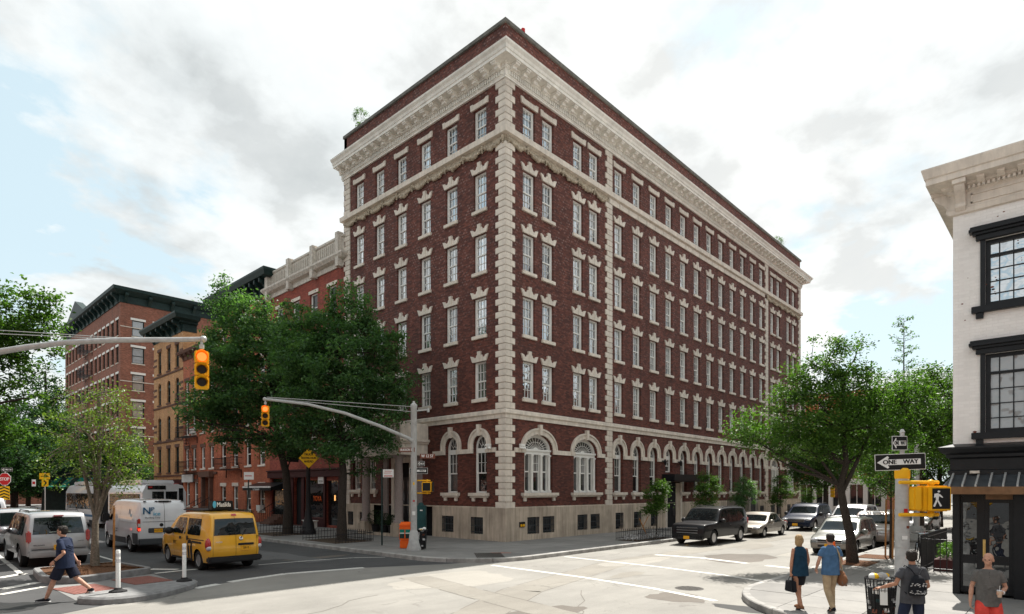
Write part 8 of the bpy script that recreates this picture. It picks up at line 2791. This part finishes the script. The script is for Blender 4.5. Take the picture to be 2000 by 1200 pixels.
def person(label, loc, heading, H, J, wear, skin='skin', hair='hair_dark', head_yaw=0.0, bald=False, build=1.0, female=False, hair_len=0.0, group=None, beard=False):
    """J: joints. wear: dict of garment settings"""
    r0 = thing('person', label, 'person', loc, heading, group); k = H / 1.75; r0.scale = (k, k, k)
    g = lambda n, d: Vector(J.get(n, d))
    pel = g('pelvis', (0, 0, .95)); ch = g('chest', (0, 0, 1.28)); nk = g('neck', (0, 0, 1.47)); hd = g('head', (.02, 0, 1.62))
    shw = .156 if female else .172
    sh = {1: g('shL', (0, shw, 1.41)), -1: g('shR', (0, -shw, 1.41))}
    el = {1: g('elL', (-.02, shw + .05, 1.13)), -1: g('elR', (-.02, -shw - .05, 1.13))}
    wr = {1: g('wrL', (.06, shw + .06, .89)), -1: g('wrR', (.06, -shw - .06, .89))}
    hp = {s: pel + Vector((0, s * .09, -.03)) for s in (1, -1)}
    kn = {1: g('knL', (.02, .10, .50)), -1: g('knR', (.02, -.10, .50))}
    an = {1: g('anL', (0, .10, .085)), -1: g('anR', (0, -.10, .085))}
    toe = {1: g('toeL', (.17, .12, .03)), -1: g('toeR', (.17, -.12, .03))}
    m = MB()
    X = Vector((1, 0, 0)); Y = Vector((0, 1, 0))
    if 'axis' in J: Y = Vector(J['axis']).normalized(); X = Vector((Y.y, -Y.x, 0))
    B = build
    hipw = .165 if not female else .17; ww = .125 if female else .145
    tor = [(pel + Vector((0, 0, -.08)), Y * hipw * .9 * B, X * .105 * B), (pel + Vector((0, 0, .03)), Y * hipw * B, X * .115 * B), (pel.lerp(ch, .45), Y * ww * B, X * .095 * B * (1.15 if B > 1.05 else 1)), (ch, Y * (ww + .02), X * .105 * B),
           (ch.lerp(nk, .45), Y * (shw - .01), X * .098), (ch.lerp(nk, .75), Y * (shw - .035), X * .075), (nk, Y * .055, X * .055)]
    ell_tube(m, tor, 18)
    limb(m, [nk - Vector((0, 0, .03)), nk.lerp(hd, .6)], [.056, .050])
    cy, sy = math.cos(head_yaw), math.sin(head_yaw)
    HR = Matrix(((cy, -sy, 0), (sy, cy, 0), (0, 0, 1)))
    def hp_(x, y, z): return tuple(hd + HR @ Vector((x, y, z)))
    def hball(c, r, mm=m, n=14, q=10):
        t = MB(); t.ball((0, 0, 0), r, n, q); mm.add([hp_(v[0] + c[0], v[1] + c[1], v[2] + c[2]) for v in t.v], t.f)
    hball((-.005, 0, .03), (.098, .078, .092)); hball((.03, 0, -.035), (.062, .058, .075)); hball((.052, 0, -.082), (.030, .030, .022))
    hball((.098, 0, -.012), (.016, .012, .022)); hball((.09, 0, .018), (.012, .05, .012))
    for s in (1, -1): hball((.0, s * .078, -.01), (.02, .010, .032)); hball((.07, s * .035, -.03), (.02, .02, .02))
    hball((.086, 0, -.052), (.012, .024, .007)); hball((.084, 0, -.066), (.011, .02, .007))
    for s in (1, -1):
        limb(m, [sh[s], el[s], el[s].lerp(wr[s], .35), wr[s]], [.046 * (.85 if female else 1), .036, .039, .026])
        limb(m, [hp[s], hp[s].lerp(kn[s], .5), kn[s], kn[s].lerp(an[s], .3), an[s]], [.088, .076, .054, .056, .036])
        f = (toe[s] - an[s]); f.z = 0; f.normalize(); q = Vector((-f.y, f.x, 0))
        base = an[s] - Vector((0, 0, .035))
        ell_tube(m, [(base - f * .055, q * .028, Vector((0, 0, .028))), (base, q * .034, Vector((0, 0, .042))), (base.lerp(toe[s], .55), q * .043, Vector((0, 0, .030))), (toe[s], q * .036, Vector((0, 0, .016)))], 12)
        hd_ = J.get('handL' if s == 1 else 'handR', None) or ((wr[s] - el[s]).normalized(), Vector((0, -s, 0)), .5)
        hand(m, wr[s], hd_[0], hd_[1], s if len(hd_) < 4 else hd_[3], hd_[2])
    fuse('body', m, skin, r0, .0085, 3)
    e = MB()
    for s in (1, -1): hball((.088, s * .031, .002), (.008, .013, .007), e, 8, 6)
    e.build('eyes', 'trim_black', r0, smooth=True)
    if wear.get('glasses'):
        e = MB(); 
        for s in (1, -1): hball((.098, s * .033, .0), (.006, .026, .018), e, 10, 6); hball((.05, s * .077, .006), (.05, .004, .006), e, 8, 6)
        e.build('sunglasses', 'trim_black', r0, smooth=True)
    if not bald:
        h = MB(); hball((-.018, 0, .048), (.098, .088, .088), h, 18, 14); hball((-.035, 0, .0), (.078, .085, .075), h, 16, 12)
        if hair_len: hball((-.04, 0, -.05), (.075, .088, .08 + hair_len), h, 16, 12); [hball((.02, s * .07, -.01), (.05, .022, .07), h) for s in (1, -1)]
        else: hball((.045, 0, .098), (.05, .06, .026), h)
        rr = random.Random(3)
        for q in range(60):
            a = rr.uniform(0, 6.28); b_ = rr.uniform(-.2, 1.2); hball((-.018 + .09 * math.cos(a) * math.cos(b_), .082 * math.sin(a) * math.cos(b_), .05 + .082 * math.sin(b_)), (.018, .014, .012), h, 6, 4) if not (math.cos(a) > .45 and b_ < .75) else None
        fuse('hair', h, hair, r0, .008, 1)
    # shirt
    t = wear['top']; off = t.get('off', .014); m = MB()
    hem = t.get('hem', .0)
    bell = t.get('bell', 1.08)
    rings = [(pel + Vector((0, 0, -.06 - hem)), Y * (hipw * B + off) * bell, X * (.12 * B + off) * bell), (pel + Vector((0, 0, .05)), Y * (hipw * B + off) * 1.03, X * (.118 * B + off)), (pel.lerp(ch, .5), Y * (ww * B + off * 2.0), X * (.102 * B + off * 1.6)), (ch, Y * (ww + .022 + off), X * (.107 * B + off)),
             (ch.lerp(nk, .45), Y * (shw - .005 + off * .5), X * (.1 + off * .8)), (ch.lerp(nk, .78), Y * (shw - .05 + off), X * (.078 + off)), (nk + Vector((0, 0, .004)), Y * (.062 + off * .4), X * (.062 + off * .4))]
    if t.get('low_neck'): rings = rings[:-1] + [(nk + Vector((0, 0, -.015)), Y * (.07 + off * .4), X * (.062 + off * .4))]
    ell_tube(m, rings, 22)
    if not t.get('sleeveless'):
        for s in (1, -1):
            f = t.get('sleeve', .62); e_ = sh[s].lerp(el[s], f)
            m.tube([sh[s] + (ch - sh[s]) * .12, sh[s].lerp(el[s], .3), e_], [.056 + off * .5, .055 + off * .5, .054 + off * .7], 14); m.ball(sh[s] - Vector((0, s * .012, .010)), .054 + off * .5, 12, 9)
    rr = random.Random(int(H * 1000))
    for q in range(26):    # soft folds
        z = rr.uniform(pel.z - .02, ch.z); a = rr.uniform(-.9, .9) + (PI if rr.random() < .5 else 0); c_ = pel.lerp(ch, (z - pel.z) / (ch.z - pel.z))
        p = c_ + X * (.108 * B + off) * math.cos(a) + Y * (.135 * B + off) * math.sin(a)
        tdir = (X * -math.sin(a) + Y * math.cos(a)) * .07 + Vector((0, 0, rr.uniform(-.05, .05)))
        m.tube([p - tdir, p, p + tdir], [.003, .011, .003], 6)
    fuse('shirt', m, t['mat'], r0, .009, 2)
    if t.get('collar'):
        c = MB(); ell_tube(c, [(nk + Vector((0, 0, -.02)), Y * .078, X * .074), (nk + Vector((0, 0, .025)), Y * .062, X * .06)], 16); c.build('collar', t['mat'], r0, smooth=True)
    # trousers, shorts or skirt
    b = wear['bottom']; m = MB(); L = b.get('len', 1.0); o2 = b.get('off', .018)
    ell_tube(m, [(pel + Vector((0, 0, -.10)), Y * (hipw * B * .92 + o2), X * (.108 * B + o2)), (pel + Vector((0, 0, .0)), Y * (hipw * B + o2 * .6), X * (.116 * B + o2 * .6)), (pel + Vector((0, 0, .08)), Y * (.150 * B + o2 * .4), X * (.105 * B + o2 * .4))], 18)
    if b.get('skirt'):
        kz = (kn[1] + kn[-1]) / 2; ell_tube(m, [(pel + Vector((0, 0, -.02)), Y * (hipw + .02), X * .13), (pel.lerp(kz, .5), Y * .165, X * .125), (pel.lerp(kz, .86), Y * .145, X * .12)], 20)
    else:
        for s in (1, -1):
            ks = kn[s]; as_ = an[s]
            if L <= 1: pts = [hp[s], hp[s].lerp(ks, .5 * L), hp[s].lerp(ks, L)]; rd = [.095, .088 + o2, .075 + o2 + b.get('flare', 0)]; m.tube(pts, rd, 14)
            else: limb(m, [hp[s], hp[s].lerp(ks, .5), ks, ks.lerp(as_, .4), as_ + Vector((0, 0, .0))], [.095, .083 + o2 * .6, .062 + o2, .058 + o2, .046 + o2], 14)
            m.ball(hp[s], .1, 12, 9)
    fuse('skirt' if b.get('skirt') else ('shorts' if L <= 1 else 'trousers'), m, b['mat'], r0, .011, 3)
    # shoes
    if wear.get('shoes', True):
        for s in (1, -1):
            f = (toe[s] - an[s]); f.z = 0; f.normalize(); q = Vector((-f.y, f.x, 0)); base = an[s] - Vector((0, 0, .035)); tp = toe[s]; up = Vector((0, 0, 1))
            slope = (tp - base); fl = slope.length
            c = MB(); ell_tube(c, [(base - f * .075, q * .030, up * .032), (base - f * .03, q * .038, up * .052), (base + f * .04, q * .040, up * .05), (base.lerp(tp, .62) + up * .002, q * .048, up * .036), (tp + f * .02, q * .036, up * .020)], 14)
            fuse('shoe', c, wear.get('shoe_mat', 'cloth_black'), r0, .009, 2)
            c = MB(); 
            ell_tube(c, [(base - f * .085 - up * .034, q * .036, up * .012), (base - up * .036, q * .04, up * .012), (base.lerp(tp, .6) - up * .03, q * .052, up * .012), (tp + f * .03 - up * .018, q * .036, up * .010)], 12)
            c.build('sole', wear.get('sole', 'sole_white'), r0, smooth=True)
    return r0, hp_


V3 = Vector
# striding man at left (heading to the left of the picture)
x, y = D_(129, 14.15)
p1, _ = person('man in navy short sleeved shirt and dark shorts striding left off the island nose', (x, y, 0), rad(140), 1.78,
    dict(pelvis=(.02, 0, .93), chest=(.03, 0, 1.27), neck=(.05, 0, 1.46), head=(.08, 0, 1.60), shL=(.03, .20, 1.40), elL=(-.10, .26, 1.13), wrL=(.12, .24, .94), handL=(V3((.7, -.1, -.7)), V3((-.3, -1, 0)), .35),
         shR=(.04, -.20, 1.40), elR=(.05, -.26, 1.12), wrR=(-.1, -.24, .90), knL=(.20, .10, .50), anL=(.36, .10, .09), toeL=(.56, .11, .04), knR=(-.16, -.10, .52), anR=(-.46, -.10, .27), toeR=(-.36, -.10, .12)),
    dict(top=dict(mat='cloth_navy', hem=.10, off=.02, collar=True, sleeve=.78), bottom=dict(mat='cloth_darknavy', len=.92, off=.028, flare=.012), shoe_mat='cloth_black'), head_yaw=.05, build=1.18)
m = MB(); m.lathe([(.033, -.012), (.034, .012)], (0, 0, 0), 14); wb_ = m.build('wristband', 'trim_black', p1); wb_.location = (.095, .242, .965); wb_.rotation_euler = (0, rad(-45), 0)
# woman walking away
AW = rad(52)
x, y = D_(1562, 12.45)
p2, hw_ = person('woman with short blond hair in dark blue sleeveless top and black skirt walking away', (x, y, .15), AW, 1.53,
    dict(pelvis=(0, 0, .95), shR=(0, -.165, 1.40), elR=(.04, -.25, 1.15), wrR=(.20, -.33, .97), handR=(V3((.5, -.3, -.8)), V3((0, 1, .2)), .4), shL=(0, .165, 1.40), elL=(0, .21, 1.12), wrL=(.02, .215, .86), handL=(V3((0, 0, -1)), V3((0, -1, 0)), 1.0),
         knL=(.02, .07, .50), anL=(-.16, .07, .12), toeL=(-.02, .07, .03), knR=(.14, -.07, .50), anR=(.14, -.08, .085), toeR=(.30, -.10, .03)),
    dict(top=dict(mat='cloth_teal', hem=.10, off=.022, sleeveless=True, bell=1.12), bottom=dict(mat='cloth_black', skirt=True), shoe_mat='leather_tan', sole='trim_black', glasses=True), skin='skin_tan', hair='hair_blonde', head_yaw=rad(-50), female=True, hair_len=.03)
hb = thing('handbag', 'black handbag carried by the woman in the sleeveless top', 'handbag', (x, y, .15), AW); hb.scale = (.875,) * 3
c = MB(); c.prism([(-.17, .42), (.17, .42), (.13, .68), (-.13, .68)], .17, .29, 'y'); c.build('bag', 'cloth_black', hb, bevel=.02)
c = MB(); c.tube([(-.08, .23, .67), (-.06, .22, .76), (.06, .22, .76), (.10, .23, .67)], .008, 6); c.build('handle', 'cloth_black', hb)
# man with shoulder bag
x, y = D_(1622, 12.2)
p3, _ = person('man with dark hair in blue polo and khaki trousers walking away', (x, y, .15), rad(48), 1.57,
    dict(elR=(.02, -.27, 1.14), wrR=(.12, -.26, .90), elL=(.04, .25, 1.14), wrL=(.18, .22, .95), knL=(-.04, .10, .50), anL=(-.24, .10, .15), toeL=(-.10, .10, .04), knR=(.12, -.10, .50), anR=(.12, -.12, .085), toeR=(.28, -.18, .03)),
    dict(top=dict(mat='cloth_blue', hem=.06, off=.022, collar=True), bottom=dict(mat='cloth_khaki', len=2, off=.012), shoe_mat='cloth_black', sole='trim_black'), head_yaw=-.1, build=1.02)
sb_ = thing('shoulder_bag', 'soft patterned brown shoulder bag hanging at the hip of the man in blue', 'bag', (x, y, .15), rad(48)); sb_.scale = (.9,) * 3
c = MB(); c.ball((-.04, -.24, .72), (.16, .09, .15), 14, 10); c.ball((-.02, -.24, .80), (.12, .07, .12), 14, 10); c.tube([(-.14, -.26, .8), (-.1, -.30, .6), (.06, -.30, .6)], [.02, .03, .02], 6); c.build('bag', 'leather_tan', sb_, smooth=True)
c = MB(); c.ball((-.10, -.25, .70), (.09, .088, .11), 12, 8); c.build('pocket', 'bag_pattern', sb_, smooth=True)
c = MB(); pts = [(-.06, -.24, .9), (-.13, -.16, 1.1), (-.125, -.12, 1.3), (-.04, -.09, 1.47), (.07, -.1, 1.42), (.13, -.12, 1.2), (.12, -.17, 1.0), (.04, -.24, .9)]
c.tube(pts, .016, 6); c.build('strap', 'cloth_khaki', sb_, smooth=True)
# man with drawstring backpack, seen from behind
x, y = D_(1782, 9.3)
A4 = rad(40)
p4, _ = person('man in grey shirt with black patterned drawstring backpack standing by the litter basket', (x, y, .15), A4, 1.53,
    dict(pelvis=(0, 0, .94), shL=(0, .18, 1.40), elL=(-.02, .29, 1.16), wrL=(.18, .42, 1.06), handL=(V3((.6, .7, -.2)), V3((0, 0, -1)), .4), shR=(0, -.18, 1.40), elR=(-.02, -.25, 1.12), wrR=(.16, -.20, 1.00), handR=(V3((.9, .3, .1)), V3((0, 1, 0)), .6),
         knL=(.05, .16, .50), anL=(-.02, .24, .09), toeL=(.16, .28, .03), knR=(.06, -.15, .50), anR=(.0, -.22, .09), toeR=(.17, -.26, .03)),
    dict(top=dict(mat='cloth_charcoal', hem=.06, off=.02, collar=True), bottom=dict(mat='cloth_denim', len=2, off=.012), glasses=True), skin='skin_tan', head_yaw=rad(-28), build=1.03)
bk = thing('backpack', 'black drawstring backpack with pale printed bands on the grey shirted man', 'backpack', (x, y, .15), A4); bk.scale = (.874,) * 3
c = MB(); ell_tube(c, [((-.19, .03, .98), (0, .13, 0), (.06, 0, 0)), ((-.20, .03, 1.02), (0, .155, 0), (.085, 0, 0)), ((-.20, .03, 1.15), (0, .15, 0), (.08, 0, 0)), ((-.19, .02, 1.28), (0, .10, 0), (.055, 0, 0)), ((-.17, .02, 1.33), (0, .05, 0), (.03, 0, 0))], 18); fuse('bag', c, 'cloth_black', bk, .01, 2)
rr = random.Random(6)
for z in (1.05, 1.17):
    for q in range(30):
        a = PI + rr.uniform(-1.15, 1.15); zz = z + rr.uniform(-.03, .03); s = rr.uniform(.006, .012)
        MB().cbox((-.2 + .086 * math.cos(a), .03 + .156 * math.sin(a), zz), (.006, s * 2.2, s), a, 0).build('printed_mark', 'curtain', bk)
c = MB()
for s_ in (1, -1): c.tube([(-.17, .02 + s_ * .03, 1.33), (-.12, s_ * .10, 1.43), (.02, s_ * .12, 1.475), (.13, s_ * .14, 1.32), (.10, s_ * .19, 1.12), (-.1, s_ * .16, 1.0)], .009, 6)
c.build('cord', 'cloth_black', bk, smooth=True)
# bald man with iced drink coming towards the camera
x, y = D_(1930, 9.3)
A5 = rad(196)
p5, _ = person('bald man in grey henley shirt and coral red shorts holding an iced drink', (x, y, .15), A5, 1.49,
    dict(shR=(0, -.168, 1.385), elR=(-.03, -.235, 1.12), wrR=(.04, -.27, .86), handR=(V3((.1, 0, -1)), V3((0, 1, 0)), .55), shL=(0, .168, 1.385), elL=(-.03, .255, 1.13), wrL=(.20, .15, 1.06), handL=(V3((.55, -.8, .12)), V3((.75, .55, 0)), .8, -1),
         knL=(.04, .11, .50), anL=(.0, .12, .09), knR=(.1, -.10, .50), anR=(.0, -.11, .09)),
    dict(top=dict(mat='cloth_grey', hem=.10, off=.018, low_neck=True), bottom=dict(mat='cloth_coral', len=1.0, off=.026, flare=.01)), bald=True, head_yaw=rad(-22), build=1.0)
c = MB()
for i in range(4): c.ball((.118, -.005, 1.40 - .045 * i), .006, 6, 5)
c.build('shirt_button', 'trim_black', p5)
cp = thing('iced_drink', 'clear plastic cup of iced coffee with straw in the bald man\'s hand', 'cup', (x, y, .15), A5); cp.scale = (.851,) * 3
cx_, cy_, cz_ = .285, .105, 1.05
MB().lathe([(.030, -.055), (.042, .055)], (cx_, cy_, cz_), 16).build('cup', 'cup_plastic', cp, smooth=True)
MB().lathe([(.044, .055), (.045, .065), (.03, .075)], (cx_, cy_, cz_), 16).build('lid', 'clear_lamp', cp, smooth=True)
MB().tube([(cx_, cy_, cz_ + .05), (cx_ + .015, cy_, cz_ + .15)], .004, 6).build('straw', 'sign_white', cp)
m = MB(); m.lathe([(.031, -.012), (.032, .012)], (0, 0, 0), 14); o = m.build('wristwatch', 'sole_white', p5); o.location = (.175, .175, 1.063); o.rotation_euler = (rad(60), rad(80), 0)
# ---------------------------------------------------------------- the other corners of the crossing, behind and beside the camera (seen in reflections)
def plain_block(label, x, y, w, d, H, mat, face):
    t = thing('opposite_building', label, 'building', (x, y, 0))
    MB().box(0, w, 0, d, 0, H).build('wall', mat, t)
    MB().box(-.3, w + .3, -.3, d + .3, H, H + .6).build('cornice', 'dark_green_paint', t)
    wm = MB().box(-.55, .55, -.05, .02, 0, 1.9).mesh('window', 'window_glass'); fr = MB().box(-.65, .65, -.04, .02, -.1, 2.0).mesh('window_frame', 'white_paint')
    L = d if face in 'EW' else w
    n = int(L / 2.6)
    for z in [1.2 + 3.2 * i for i in range(int((H - 2) / 3.2))]:
        for i in range(n):
            u = (i + .5) * L / n
            p, r = {'E': ((w, u, z), PI / 2), 'W': ((0, u, z), -PI / 2), 'N': ((u, d, z), PI), 'S': ((u, 0, z), 0)}[face]
            o = link('window', fr, t, p, r); link('pane', wm, o)


plain_block('brown brick block on the opposite side of the avenue, outside the picture', -52, -8, 22, 60, 11, 'brown_brick', 'E')
plain_block('red brick block on the south west corner, outside the picture', -50, -70, 19, 46, 12, 'red_brick', 'E')
plain_block('brown brick block south of the crossing, outside the picture', -26, -62, 16, 20, 12, 'brown_brick', 'N')
plain_block('tan brick block farther along the opposite side of the avenue, outside the picture', -54, 60, 20, 70, 12, 'tan_brick', 'E')

GROUPS = {'street_tree': 'street trees', 'sapling': 'saplings along the hotel', 'tree_guard': 'iron guards round tree pits', 'opposite_building': 'buildings on the opposite corners',
          'town_house': 'shaded row of town houses', 'one_way_sign': 'one way signs', 'traffic_signal': 'yellow traffic signals', 'person': 'pedestrians', 'planted_pot': 'potted bushes in the portico',
          'air_conditioner': 'window air conditioners', 'litter_basket': 'wire litter baskets', 'wooden_stake': 'wooden tree stakes', 'orange_row_house': 'orange brick houses'}
for o in bpy.data.objects:
    if o.parent is None and 'category' in o and 'group' not in o:
        b = o.name.split('.')[0]
        if b in GROUPS: o['group'] = GROUPS[b]
        elif o['category'] in ('car', 'van', 'taxi', 'bus'): o['group'] = 'vehicles queueing on the avenue' if o.location.x < -6 else 'cars along the cross street'
